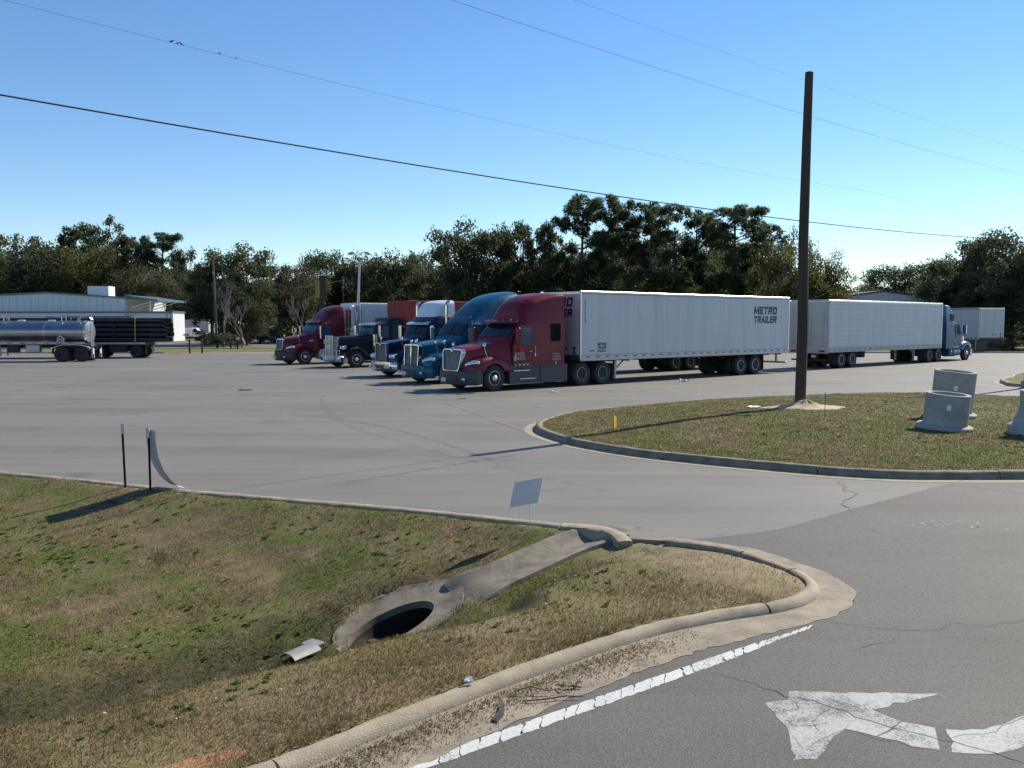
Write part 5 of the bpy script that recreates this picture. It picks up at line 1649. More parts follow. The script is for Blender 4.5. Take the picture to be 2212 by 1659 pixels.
def dry_van(label, loc, rz, L=16.15, lettered=False, group=None, gear=(-11.9, -13.2), seams=13, side='trailer_white', top=4.10, rim='rim_w', nose='trailer_nose'):
    t = thing('box_trailer', label, 'trailer', (loc[0], loc[1], 0), rz, group)
    zb_, hw = 1.10, 1.295
    w = L / seams
    # inner box
    MB().box((-L / 2, 0, (zb_ + top) / 2), (L - .06, 2 * hw - .05, top - zb_ - .06)).build('box_core', M['trailer_grey'], t)
    for s in (-1, 1):
        for k in range(seams):
            MB().box((-w * (k + .5), (hw - .012) * s, (zb_ + .22 + top - .13) / 2), (w - .005, .026, top - .13 - zb_ - .22), .002).build('side_panel', M[side], t)
        rl = MB().box((-L / 2, hw * s, zb_ + .09), (L, .06, .25), .012).build('bottom_rail', M['dull_aluminium'], t)
        tp = MB()
        n_ = 26
        for k in range(n_):
            tp.box((-.45 - (L - .9) * k / (n_ - 1), (hw + .032) * s, zb_ + .135), (.20, .006, .055))
        tp.build('reflective_tape', M['tape_red'], rl)
        tw = MB()
        for k in range(n_ - 1):
            tw.box((-.45 - (L - .9) * (k + .5) / (n_ - 1), (hw + .032) * s, zb_ + .135), (.26, .006, .055))
        tw.build('reflective_tape', M['trailer_white'], rl)
        MB().tube([(-.02, (hw - .02) * s, top - .05), (-L + .02, (hw - .02) * s, top - .05)], .075, 10).build('top_rail', M['aluminium'], t, 60)
        for x in (-.03, -L + .03):
            MB().box((x, hw * s, (zb_ + top) / 2), (.10, .055, top - zb_ - .06), .015).build('corner_post', M['aluminium'], t)
    rf = MB()
    rr = []
    for k in range(9):
        y = -hw + 2 * hw * k / 8
        rr.append([(0.0, y, top + .02 - .03 * (y / hw) ** 2), (-L, y, top + .02 - .03 * (y / hw) ** 2)])
    rf.loft(rr, closed=False)
    rf.build('roof', M['white_paint'], t)
    nz = MB().box((-.01, 0, (zb_ + top) / 2 + .1), (.05, 2 * hw - .1, top - zb_ - .25), .01).build('nose_wall', M[nose], t)
    MB().box((0.0, 0, zb_ + .10), (.07, 2 * hw, .24), .01).build('nose_sill', M['skirt_grey'], t)
    MB().box((0.01, 0, top - .08), (.06, 2 * hw - .04, .12), .01).build('nose_rail', M['aluminium'], t)
    for y, z, r_ in ((.95, 1.62, .07), (.45, 1.60, .05), (.15, 1.62, .05)):
        MB().cyl((.01, y, z), (.055, y, z), r_, n=10).build('air_coupling', M['black_plastic'], t)
    MB().box((.03, .95, 1.42), (.04, .14, .14), .01).build('nose_box', M['black_plastic'], t)
    for s in (-1, 1):
        d = MB().box((-L - .01, .63 * s, (zb_ + top) / 2 + .06), (.05, 1.22, top - zb_ - .28), .008).build('rear_door', M['trailer_grey' if not lettered else 'trailer_white'], t)
        for y in (.25, .95):
            MB().tube([(-L - .055, y * s, zb_ + .15), (-L - .055, y * s, top - .2)], .018, 6).build('lock_rod', M['steel_galv'], d)
    MB().box((-L - .02, 0, zb_ + .08), (.10, 2 * hw, .22), .01).build('rear_sill', M['dull_aluminium'], t)
    for s in (-1, 1):
        MB().box((-L - .075, .95 * s, zb_ + .08), (.02, .34, .11), .006).build('tail_light', M['red_lens'], t)
    ug = MB().box((-L - .02, 0, .55), (.10, 2.3, .10), .01)
    for s in (-1, 1): ug.box((-L + .02, .55 * s, .80), (.08, .10, .46))
    ug.build('underride_guard', M['dull_aluminium'], t)
    landing_gear(t, -2.9)
    running_gear(t, gear, rim)
    cm = MB()
    for k in range(14): cm.box((-1.0 - (L - 1.6) * k / 13, 0, zb_ - .06), (.08, 2.4, .10))
    cm.build('floor_beams', M['chassis_black'], t)
    if lettered:
        y = hw + .004
        block_text('METRO', M['lettering_navy'], t, -L + 3.35, y, 3.16, 2.12, .42, '+y')
        block_text('TRAILER', M['lettering_navy'], t, -L + 3.35, y, 2.70, 2.10, .38, '+y')
        block_text('METRO', M['lettering_navy'], t, -1.05, y, 1.72, .56, .12, '+y', 0)
        block_text('TRAILER', M['lettering_navy'], t, -1.05, y, 1.58, .56, .11, '+y', 0)
        for k in range(2): MB().box((-1.33, hw + .002, 1.52 - .06 * k), (.54, .006, .03)).build('fine_print', M['lettering_navy'], t)
        MB().box((-.72, hw + .002, 1.50), (.28, .006, .05)).build('label_plate', M['black_plastic'], t)
        # nose lettering reads from the front
        block_text('METRO', M['lettering_navy'], t, .018, -1.25, 3.42, 2.05, .42, '+x')
        block_text('TRAILER', M['lettering_navy'], t, .018, -1.25, 2.96, 2.03, .38, '+x')
        for k, ch in enumerate('537063'):
            text_side(ch, M['lettering_navy'], t, -.24, y, 3.60 - .175 * k, .10, .14, '+y')
    return t
def off(p, along, lat):
    """from p along the row direction (rearwards) and to the trucks' left"""
    return (p[0] + .761 * along + .649 * lat, p[1] + .649 * along - .761 * lat)
van = dry_van('long white box trailer with METRO TRAILER lettering behind the dark red truck', off((-1.48, 35.96), 4.72, 0), HD, lettered=True)
van2 = dry_van('plain white box trailer behind the teal blue truck', off((-3.60, 40.3), 4.95, 0), HD, gear=(-11.0, -12.3), top=4.12)

def reefer(label, loc, rz, L=14.9, unit=True, gear=(-11.6, -12.9), top=4.06, ribs=10):
    t = thing('refrigerated_trailer', label, 'trailer', (loc[0], loc[1], 0), rz)
    zb_, hw = 1.06, 1.295
    MB().box((-L / 2, 0, (zb_ + top) / 2), (L - .02, 2 * hw - .02, top - zb_), .02).build('box_core', M['trailer_white'], t)
    npn = 12
    for s in (-1, 1):
        for k in range(npn):
            w = (L - .24) / npn
            MB().box((-.12 - w * (k + .5), hw * s, (zb_ + .22 + top - .1) / 2), (w - .008, .016, top - .1 - zb_ - .22)).build('side_panel', M['trailer_white'], t)
        for k in range(ribs):
            z = zb_ + .36 + (top - zb_ - .62) * k / (ribs - 1)
            rb = []
            for i in range(40):
                x = -.12 - (L - .24) * i / 39
                q = random.uniform(-.004, .004)
                rb.append([(x, (hw + .004) * s, z - .045), (x, (hw + .022 + q) * s, z - .02), (x, (hw + .022 + q) * s, z + .02), (x, (hw + .004) * s, z + .045)])
            MB().loft(rb).build('rib', M['trailer_white'], t)
        rl = MB().box((-L / 2, hw * s, zb_ + .06), (L, .07, .30), .012).build('bottom_rail', M['trailer_grey'], t)
        tp = MB()
        for k in range(20): tp.box((-.6 - (L - 1.2) * k / 19, (hw + .037) * s, zb_ + .05), (.22, .006, .05))
        tp.build('reflective_tape', M['tape_red'], rl)
        MB().box((-L / 2, hw * s, top - .05), (L, .05, .12), .015).build('top_rail', M['aluminium'], t)
        MB().box((-L + .06, hw * s, (zb_ + top) / 2), (.14, .06, top - zb_), .015).build('corner_post', M['dull_aluminium'], t)
        MB().box((-.04, hw * s, (zb_ + top) / 2), (.10, .06, top - zb_), .015).build('corner_post', M['aluminium'], t)
    MB().box((-L / 2, 0, top + .012), (L - .05, 2 * hw - .1, .03), .01).build('roof', M['white_paint'], t)
    for s in (-1, 1):
        d = MB().box((-L - .02, .62 * s, (zb_ + top) / 2 + .05), (.06, 1.20, top - zb_ - .30), .01).build('rear_door', M['trailer_grey'], t)
        for z in (1.9, 2.75):
            MB().box((-L - .058, .62 * s, z), (.02, 1.16, .07), .006).build('rub_strip', M['dull_aluminium'], d)
        for y in (.2, 1.0):
            MB().tube([(-L - .075, y * s, zb_ + .2), (-L - .075, y * s, top - .25)], .017, 6).build('lock_rod', M['steel_galv'], d)
        MB().box((-L - .09, .95 * s, zb_ - .02), (.02, .36, .12), .006).build('tail_light', M['red_lens'], t)
    MB().tube([(-L - .09, .2, 1.85), (-L - .10, .45, 1.6), (-L - .09, .75, 1.45)], .015, 5).build('door_chain', M['wire'], t)
    MB().box((-L - .02, 0, zb_ - .02), (.12, 2 * hw, .26), .01).build('rear_sill', M['trailer_grey'], t)
    MB().box((-L - .02, 0, top - .07), (.08, 2 * hw, .14), .01).build('rear_header', M['dull_aluminium'], t)
    ug = MB().box((-L - .02, 0, .52), (.10, 2.2, .10), .01)
    for s in (-1, 1): ug.box((-L + .02, .55 * s, .75), (.08, .10, .44))
    ug.build('underride_guard', M['chassis_black'], t)
    MB().box((-L + .03, -.35, .74), (.03, .30, .16)).build('licence_plate', M['trailer_white'], t)
    landing_gear(t, -2.7)
    running_gear(t, gear, 'rim_w')
    m = MB()
    m.lathe([(.02, 0), (.27, 0), (.30, .04), (.30, .9), (.27, .94), (.02, .94)], (-8.6, .85, .72), 'x', 16)
    m.build('fuel_tank', M['chassis_black'], t, 40)
    MB().box((-7.3, .8, .70), (.5, .5, .5), .03).build('tool_box', M['chassis_black'], t)
    MB().tube([(-9.9, .8, .9), (-9.5, .85, .62), (-8.9, .85, .55), (-8.4, .85, .62)], .03, 6).build('hose', M['rubber'], t)
    if unit:
        u = MB().box((.26, 0, 3.05), (.50, 1.9, 1.75), .10).build('cooling_unit', M['white_paint'], t)
        MB().box((.26, 0, 1.78), (.44, 1.8, .72), .06).build('unit_base', M['white_paint'], u)
        for y, w, z, h in ((.42, .30, 3.0, 1.2), (.80, .26, 3.0, 1.2), (.42, .30, 1.85, .5)):
            gr = MB().box((.50, y, z), (.04, w, h), .01).build('vent_grille', M['black_plastic'], u)
            b_ = MB()
            for k in range(int(h / .10)): b_.box((.525, y, z - h / 2 + .05 + .10 * k), (.02, w, .025))
            b_.build('vent_slats', M['steel_galv'], gr)
        MB().box((.515, .42, 3.0), (.03, .05, 1.2)).build('vent_trim', M['strap_yellow'], u)
        MB().box((.512, -.55, 3.45), (.02, .13, .2)).build('badge', M['black_plastic'], u)
        MB().box((.515, -.55, 3.74), (.02, .55, .07)).build('maker_plate', M['skirt_grey'], u)
        MB().tube([(.2, 1.0, 1.5), (.25, 1.12, 2.2), (.25, 1.12, 3.6), (.1, 1.1, 3.85)], .045, 8).build('exhaust_pipe', M['chrome'], u)
        MB().tube([(.2, .95, 1.4), (.3, 1.22, 2.0), (.2, 1.24, 3.5)], .035, 8).build('guard_pipe', M['chrome'], u)
    return t
rf1 = reefer('ribbed white refrigerated trailer with cooling unit behind the maroon truck', off((-14.3, 58.4), 4.1, 0), HD, unit=True, top=4.05)

# container on a skeletal chassis behind the black truck
def container(label, loc, rz):
    t = thing('shipping_container', label, 'container', (loc[0], loc[1], 1.22), rz)
    L, hw, H = 12.19, 1.219, 2.90
    def corr(n, a, b, d):
        pts = []
        for k in range(n):
            u0 = a + (b - a) * k / n; w = (b - a) / n
            pts += [(u0, 0), (u0 + w * .30, 0), (u0 + w * .45, d), (u0 + w * .80, d), (u0 + w * .95, 0)]
        pts.append((b, 0))
        return pts
    for s in (-1, 1):
        pr = corr(44, -.08, -L + .08, -.036)
        MB().loft([[(u, (hw - .012 + d) * s, .14) for u, d in pr], [(u, (hw - .012 + d) * s, H - .10) for u, d in pr]], closed=False).build('side_wall', M['container_red'], t)
    pr = corr(9, -hw + .1, hw - .1, -.045)
    for x0, sg in ((-.012, 1), (-L + .012, -1)):
        MB().loft([[(x0 + d * sg, u, .14) for u, d in pr], [(x0 + d * sg, u, H - .10) for u, d in pr]], closed=False).build('end_wall', M['container_red'], t)
    for x in (-.06, -L + .06):
        for s in (-1, 1): MB().box((x, (hw - .06) * s, H / 2), (.12, .12, H), .01).build('corner_post', M['container_red'], t)
        for z in (.07, H - .05): MB().box((x, 0, z), (.11, 2 * hw - .2, .13 if z < 1 else .10), .01).build('end_rail', M['container_red'], t)
    for s in (-1, 1):
        for z in (.07, H - .05): MB().box((-L / 2, (hw - .04) * s, z), (L - .2, .075, .13 if z < 1 else .09), .01).build('side_rail', M['container_red'], t)
    MB().box((-L / 2, 0, H - .03), (L - .2, 2 * hw - .15, .03)).build('roof', M['container_red'], t)
    for k in range(9): MB().box((.03, .10, 2.55 - .16 * k), (.006, .03, .10)).build('code_mark', M['lettering_pale'], t)
    MB().prism([(-.62, 1.55), (-.82, 1.55), (-.72, 1.78)], .034, .04, 'yz').build('warning_mark', M['yellow_paint'], t)
    c = thing('container_chassis', label.replace('red shipping container', 'black skeletal chassis under the red shipping container').split(' with ')[0], 'trailer', (loc[0], loc[1], 0), rz)
    m = MB()
    for s in (-1, 1): m.box((-6.1, .45 * s, 1.03), (12.0, .10, .30), .01)
    for x in (-.15, -2.5, -6, -9, -12.0): m.box((x, 0, 1.12), (.16, 2.3, .16), .01)
    m.build('frame', M['chassis_black'], c)
    landing_gear(c, -2.8)
    running_gear(c, (-9.8, -11.1), 'rim_w')
    return t
container('corrugated red shipping container behind the black truck', off((-10.2, 54.2), 3.75, 0), HD)
bpy.data.objects['container_chassis']['label'] = 'black skeletal trailer chassis carrying the red shipping container'

# right hand rig: ribbed trailer seen from its tail, heading away
HA = math.atan2(.649, .761)
rear_c = np.array(G(1790, 769)[:2]) * 0 + np.array((18.55, 51.6))
ctr = rear_c + 1.3 * np.array((-.649, .761))                  # near flank is the trailer's right side
nose = ctr + 14.9 * np.array((.761, .649))
rf2 = reefer('ribbed white trailer with grimy rear doors facing the wooden pole', tuple(nose), HA, unit=False, gear=(-11.9, -13.2))
bl = tractor(T_blue, tuple(nose + 4.35 * np.array((.761, .649))), HA)

# lone box trailer far behind on the right
v3 = dry_van('lone white box trailer parked under the trees beyond the blue truck', (44.6, 82.0), R(-80), L=13.6, seams=11, gear=(-9.8, -11.1), side='trailer_white', nose='trailer_white')
# ------------------------------------------------------------------ tank trailer and flatbed on the left
def tank_trailer():
    rear = G(207, 781)
    th = R(180 + 9)                               # heading (towards the left of the lot)
    t = thing('tank_trailer', 'polished silver fuel tank trailer with red hazard placard', 'trailer', (rear[0] - .40, rear[1] + 1.2, 0), th)
    L = 13.0
    # x forward from the tail
    zc, ry, rz_ = 2.06, 1.20, .78
    def el(x, k=1.0, dz=0):
        return [(x, ry * k * math.cos(2 * math.pi * i / 40), zc + dz + rz_ * k * math.sin(2 * math.pi * i / 40)) for i in range(40)]
    MB().loft([el(.55), el(L)]).build('tank', M['tank_metal'], t, 40)
    MB().loft([el(.43, .90), el(.46, .98), el(.54, 1.015), el(.60, 1.015)]).build('rear_head', M['aluminium'], t, 40)
    for k in range(5):
        z = zc + .5 - .25 * k
        MB().cyl((.40, .15, z), (.44, .15, z), .035, n=8).build('bolt', M['black_plastic'], t)
    for x in (3.2, 6.5, 9.8):
        MB().loft([el(x - .03, 1.006), el(x + .03, 1.006)]).build('band', M['aluminium'], t, 40)
    for s in (-1, 1):
        MB().box((L / 2 + .3, .86 * s, 1.30), (L - .6, .10, .14), .01).build('side_rail', M['dull_aluminium'], t)
        tp = MB()
        for k in range(14): tp.box((1.5 + .8 * k, .915 * s, 1.30), (.36, .008, .05))
        tp.build('reflective_tape', M['tape_red'], t)
        MB().tube([(2.2, .45 * s, 2.84), (2.2, .45 * s, 3.12), (2.6, .45 * s, 3.16), (5.8, .45 * s, 3.16), (6.0, .45 * s, 3.1), (6.0, .45 * s, 2.84)], .035, 8).build('overturn_rail', M['aluminium'], t)
    MB().box((5, 0, 2.83), (8.5, .6, .05), .01).build('walkway', M['dull_aluminium'], t)
    for x in (3.0, 5.0, 7.5, 9.5): MB().lathe([(.26, 0), (.26, .07), (.20, .11), (.02, .12)], (x, 0, 2.83), 'z', 16).build('hatch', M['aluminium'], t, 40)
    for y in (.55, .95): 
        MB().tube([(.10, y, .95), (.10, y, 2.95), (.20, y, 3.10), (.55, y, 3.14), (.95, y, 3.05), (.98, y, 2.80)], .028, 8).build('ladder_rail', M['aluminium'], t)
    for k in range(8): MB().cyl((.10, .55, 1.1 + .24 * k), (.10, .95, 1.1 + .24 * k), .015, n=6).build('ladder_rung', M['aluminium'], t)
    running_gear(t, (2.05, .75), 'rim_k')
    for s in (-1, 1):
        fd = []
        for k in range(15):
            a = math.pi * k / 14
            x = 1.4 + (1.28) * math.cos(a) if True else 0
            z = .55 + .62 * math.sin(a) ** .45
            fd.append([(x, .80 * s, z), (x, 1.26 * s, z), (x, 1.26 * s, z + .025), (x, .80 * s, z + .025)])
        MB().loft(fd).build('mudguard', M['aluminium'], t, 50)
        MB().box((.05, .85 * s, .70), (.05, .35, .42), .02).build('light_box', M['trailer_white'], t)
        MB().box((-.0, .85 * s, .40), (.03, .06, .34)).build('drop_bar', M['trailer_white'], t)
    MB().prism([(1.85, 1.38), (1.85, 1.62), (2.08, 1.86), (2.31, 1.62), (2.31, 1.38)], 1.02, 1.235, 'xz').build('placard_holder', M['trailer_white'], t)
    MB().prism([(1.92, 1.42), (1.92, 1.60), (2.08, 1.76), (2.24, 1.60), (2.24, 1.42)], 1.23, 1.242, 'xz').build('placard', M['tape_red'], t)
    MB().box((2.08, 1.244, 1.55), (.2, .006, .05)).build('placard_mark', M['lettering_white'], t)
    for x, w in ((4.0, .9), (5.3, .7)): MB().box((x, .75, .92), (w, .5, .5), .03).build('valve_box', M['chassis_black' if x > 4.5 else 'dull_aluminium'], t)
    for s in (-1, 1):
        m = MB().box((7.4, .62 * s, .85), (.13, .13, .9), .01); m.box((7.4, .62 * s, .38), (.3, .25, .04))
        m.build('landing_leg', M['dull_aluminium'], t)
    MB().tube([(3.0, .5, .95), (9.5, .5, .95)], .06, 8).build('drain_pipe', M['aluminium'], t)
    return t
tank_trailer()

def flatbed():
    rear = G(322, 773)
    th = R(180 + 6)
    ox, oy = rear[0] - .40, rear[1] + 1.3
    t = thing('flatbed_trailer', 'flatbed trailer loaded with black pipes behind the silver tank trailer', 'trailer', (ox, oy, 0), th)
    L = 14.6
    # x forward from the tail
    MB().box((L / 2, 0, 1.17), (L, 2.5, .06), .01).build('deck', M['wood_deck'], t)
    for s in (-1, 1): MB().box((L / 2, 1.26 * s, 1.13), (L, .05, .17), .01).build('side_rail', M['dull_aluminium'], t)
    MB().box((-.02, 0, 1.10), (.06, 2.55, .24), .01).build('rear_sill', M['skirt_grey'], t)
    m = MB()
    for s in (-1, 1): m.box((L / 2, .45 * s, .98), (L, .12, .3), .01)
    m.build('frame', M['chassis_black'], t)
    for x in (.72, 3.62):
        for s in (-1, 1): wheel(t, x, 1.08 * s, .51, 'd', 'rim_k', True)
        MB().cyl((x, -.95, .51), (x, .95, .51), .08, n=8).build('axle', M['chassis_black'], t)
    for s in (-1, 1):
        MB().box((.05, .9 * s, .62), (.03, .6, .75), .004).build('mud_flap', M['rubber'], t)
        MB().box((2.1, .9 * s, .72), (1.3, .5, .55), .03).build('tool_box', M['chassis_black'], t)
        for x in (2.3, 4.5, 7.5, 10.5, 13.5): MB().box((x, 1.20 * s, 1.9), (.07, .07, 1.5)).build('stake', M['chassis_black'], t)
    landing = MB()
    for s in (-1, 1): landing.box((11, .62 * s, .65), (.13, .13, 1.0), .01)
    landing.build('landing_legs', M['dull_aluminium'], t)
    # pipes, each a thing of its own
    d = .375
    prof = [(.14, 0), (d / 2, 0), (d / 2, 13.4), (.14, 13.4)]
    pmesh = None
    ca, sa = math.cos(th), math.sin(th)
    for layer in range(5):
        for k in range(6):
            xo = -1.55 + random.uniform(-.12, .25)
            y = -(5 * d) / 2 + k * d
            z = 1.20 + .02 + d / 2 + layer * (d - .005) + (.03 if layer else 0)
            if pmesh is None:
                m = MB()
                n_ = 16
                ring = lambda r, h: [(h, r * math.cos(2 * math.pi * i / n_), r * math.sin(2 * math.pi * i / n_)) for i in range(n_)]
                m.loft([ring(.155, .25), ring(.155, 0), ring(d / 2, 0), ring(d / 2, 13.4), ring(.155, 13.4), ring(.155, 13.15)], False, False)
                pmesh = m.mesh('pipe', M['pipe_black'], 50)
            o = link_mesh('pipe', pmesh, None, (ox + xo * ca - y * sa, oy + xo * sa + y * ca, z), th)
            tag(o, 'black plastic pipe stacked on the flatbed trailer', 'pipe', 'black pipes stacked on the flatbed')
    topz = 1.22 + .03 + 5 * (d - .005)
    for x in (.75, 5.5, 10.2):
        st_ = MB()
        pts = [(x, -1.29, 1.10), (x, -1.20, topz - .1), (x, -1.05, topz + .03), (x, 1.05, topz + .03), (x, 1.20, topz - .1), (x, 1.29, 1.10)]
        st_.loft([[(p[0] - .05, p[1], p[2]), (p[0] + .05, p[1], p[2]), (p[0] + .05, p[1] * 1.008, p[2] + .006), (p[0] - .05, p[1] * 1.008, p[2] + .006)] for p in pts])
        o = st_.build('load_strap', M['strap_yellow'], t)
    return t
flatbed()

# far white utility truck
def utility_truck():
    c = G(408, 735.5)
    t = thing('utility_truck', 'white service pickup with tall utility body by the warehouse', 'pickup', (c[0], c[1], 0), 0.12)
    MB().prism([(-2.5, .62), (-2.5, 1.95), (.75, 1.95), (.75, .62)], -.98, .98).build('utility_body', M['white_paint'], t)
    for x in (-1.7, -.2):
        for s in (-1, 1): MB().box((x, .985 * s, 1.35), (1.3, .02, .9), .01).build('compartment_door', M['trailer_white'], t)
    MB().loft([sec(*q, .02, 9) for q in [(.78, .92, .80, .6, 1.92, .12), (1.3, .92, .78, .6, 1.92, .12), (1.75, .92, .82, .6, 1.30, .1), (2.55, .90, .84, .6, 1.18, .12), (2.72, .86, .8, .6, 1.05, .1)]]).build('cab', M['white_paint'], t, 40)
    for s in (-1, 1):
        MB().prism([(.9, 1.32), (.9, 1.80), (1.28, 1.80), (1.62, 1.32)], .86 * s, .925 * s).build('window', M['glass_dark'], t)
        for x in (-1.15, 1.95):
            w = MB().lathe([(.12, -.11), (.38, -.11), (.40, -.05), (.40, .05), (.38, .11), (.12, .11)], n=20).build('wheel', M['rubber'], t, 40, (x, .86 * s, .40))
            MB().lathe([(.02, 0), (.22, 0), (.22, .02), (.02, .03)], n=14).build('rim', M['aluminium'], w, 40, (0, .10 * s, 0))
        MB().box((-2.52, .8 * s, 1.0), (.03, .15, .3)).build('tail_light', M['red_lens'], t)
        MB().box((2.70, .65 * s, .95), (.06, .3, .16), .02).build('headlight', M['lamp_lens'], t)
    MB().box((0, 0, .52), (5.0, 1.0, .2)).build('frame', M['chassis_black'], t)
    MB().tube([(-2.4, .9, 2.0), (-2.4, .9, 2.25), (.6, .9, 2.25), (.6, .9, 2.0)], .03, 6).build('ladder_rack', M['steel_galv'], t)
utility_truck()
# the pale box body parked behind it
bt = thing('box_trailer', 'pale grey box trailer parked behind the white service pickup', 'trailer', (*G(412, 733)[:2], 0), 0.1)
bt.location = (at(410, 730, 142)[0], 142, 0)
MB().box((0, 0, 2.0), (6.5, 2.4, 2.4), .04).build('box', M['trailer_grey'], bt)
for x in (-1.6, 1.4):
    for s in (-1, 1): MB().lathe([(.1, -.1), (.4, -.1), (.42, 0), (.4, .1), (.1, .1)], n=16).build('wheel', M['rubber'], bt, 40, (x, 1.0 * s, .42))
MB().box((0, 0, .72), (6.3, 1.2, .18)).build('frame', M['chassis_black'], bt)

# ------------------------------------------------------------------ buildings
def P3(px, py, Y): return at(px, py, Y)
wh = thing('warehouse', 'low pale metal warehouse with blue roof edge behind the pipe trailer', 'building', (at(120, 700, 134)[0], 134, 0))
ox = wh.location.x
def rx(px, Y=134): return at(px, 700, Y)[0] - ox
z_at = lambda py, Y=134: at(1106, py, Y)[2]
x0, xp, x1 = rx(-260), rx(100), rx(270)
ze0, zp, ze1 = z_at(652), z_at(633), z_at(644.5)
gable = [(x0, -.2), (x0, ze0), (xp, zp), (x1, ze1), (x1, -.2)]
MB().prism(gable, 0.35, 16.0, 'xz').build('wall', M['wall_metal'], wh)
# ribbed cladding sheets on the front
nsh = 34
for k in range(nsh):
    a, b = x0 + (x1 - x0) * k / nsh, x0 + (x1 - x0) * (k + 1) / nsh
    za = float(np.interp(a, [x0, xp, x1], [ze0, zp, ze1])) - .1; zb_ = float(np.interp(b, [x0, xp, x1], [ze0, zp, ze1])) - .1
    MB().prism([(a + .02, 0), (a + .02, za), (b - .02, zb_), (b - .02, 0)], .26, .345, 'xz').build('cladding_sheet', M['wall_metal'], wh)
for s_, (a, za, b, zb_) in enumerate(((x0 - .3, ze0, xp, zp), (xp, zp, x1 + .3, ze1))):
    MB().prism([(a, za - .02), (a, za + .20), (b, zb_ + .20), (b, zb_ - .02)], .05, 16.2, 'xz').build('roof_edge', M['trim_blue'], wh)
MB().box((rx(201.5), 3, z_at(617) - 1.2), (rx(224) - rx(178), 2.2, 2.4), .02).build('roof_unit', M['wall_white'], wh)
MB().box((rx(223), 1.86, z_at(617) - 1.2), (.25, .1, 2.4)).build('roof_unit_trim', M['wall_white'], wh)
# side canopy on brackets
cx0, cx1 = rx(270), rx(341)
cz0, cz1 = z_at(641), z_at(651)
MB().prism([(cx0, cz0), (cx0, cz0 + .28), (cx1, cz1 + .28), (cx1, cz1)], .2, 12.0, 'xz').build('canopy', M['trim_blue'], wh)
for k in range(4):
    y = 1.0 + 3.2 * k
    MB().tube([(cx0 + .1, y, cz0 - 1.8), (cx1 - 1.0, y, cz1 + .1)], .07, 6).build('canopy_bracket', M['wall_white'], wh)
MB().box((rx(320), 1.0, cz1 - 1.4), (.16, .16, 3.2)).build('canopy_post', M['wall_white'], wh)
sb = thing('shopfront', 'white low shop extension with dark blue window band before the warehouse', 'building', (at(180, 700, 128)[0], 128, 0))
oy2 = sb.location.x
ax = lambda px: at(px, 700, 128)[0] - oy2
zt = at(1106, 676, 128)[2]
MB().box(((ax(-260) + ax(372)) / 2, 2.6, zt / 2), (ax(372) - ax(-260), 4.6, zt), .02).build('wall', M['wall_white'], sb)
MB().box(((ax(-260) + ax(373.5)) / 2, 2.5, zt + .12), (ax(373.5) - ax(-260), 5.0, .26), .02).build('roof_edge', M['trim_blue'], sb)
for a, b in ((98, 170), (174, 281)):
    MB().box(((ax(a) + ax(b)) / 2, .26, at(1106, 690, 128)[2]), (ax(b) - ax(a), .08, 1.0)).build('window_band', M['trim_blue'], sb)
for px in (357, 366, 373):
    MB().box((ax(px), .12, zt / 2), (.16, .16, zt)).build('post', M['wall_white'], sb)
MB().box((ax(300), .27, zt * .40), (3.6, .06, zt * .8)).build('door_panel', M['wall_metal'], sb)

wr_ = thing('warehouse', 'grey gabled metal shed rising behind the ribbed trailer', 'building', (at(1925, 640, 105)[0], 105, 0))
ox3 = wr_.location.x
bx3 = lambda px: at(px, 640, 105)[0] - ox3
bz3 = lambda py: at(1106, py, 105)[2]
gl_, gp2, gr_ = (bx3(1800), bz3(645)), (bx3(1905), bz3(630)), (bx3(2010), bz3(643))
MB().prism([(gl_[0], 0), gl_, gp2, gr_, (gr_[0], 0)], 0, 22, 'xz').build('wall', M['wall_metal'], wr_)
nsh = 16
for k in range(nsh):
    a, b = gl_[0] + (gr_[0] - gl_[0]) * k / nsh, gl_[0] + (gr_[0] - gl_[0]) * (k + 1) / nsh
    zi = lambda x: float(np.interp(x, [gl_[0], gp2[0], gr_[0]], [gl_[1], gp2[1], gr_[1]])) - .12
    MB().prism([(a + .02, 0), (a + .02, zi(a)), (b - .02, zi(b)), (b - .02, 0)], -.07, -.005, 'xz').build('cladding_sheet', M['wall_metal'], wr_)
for a, b in ((gl_, gp2), (gp2, gr_)):
    MB().prism([(a[0], a[1] - .02), (a[0], a[1] + .16), (b[0], b[1] + .16), (b[0], b[1] - .02)], -.2, 22.2, 'xz').build('roof_edge', M['trim_dark'], wr_)

# low block wall under the far trailer
lw = thing('block_wall', 'low dark block wall at the foot of the trees on the right', 'wall', (at(2120, 740, 88)[0], 88, 0), 0.02)
for r_ in range(4):
    for k in range(14):
        MB().box((-2.8 + .41 * k + (.2 if r_ % 2 else 0), 0, .11 + .21 * r_), (.395, .2, .195), .012).build('block', M['block_wall'], lw)

# ------------------------------------------------------------------ poles, lamps, signs
pb = G(1728, 878, .22)
pole = thing('utility_pole', 'bare dark wooden utility pole standing in the kerbed island', 'pole', (pb[0], pb[1], 0.1))
PT = at(1744, 157, pb[1])[2] - .1
pp_ = [(0, 0, -.1), (.03, 0, 2.5), (-.01, 0, 5.0), (.02, 0, 8.0), (.05, 0, PT)]
MB().tube(pp_, [.165, .155, .145, .132, .118], 18).build('shaft', M['pole_wood'], pole, 60)
MB().lathe([(.118, 0), (.10, .02), (.01, .035)], (.05, 0, PT), 'z', 18).build('pole_top', M['pole_grey_wood'], pole, 60)

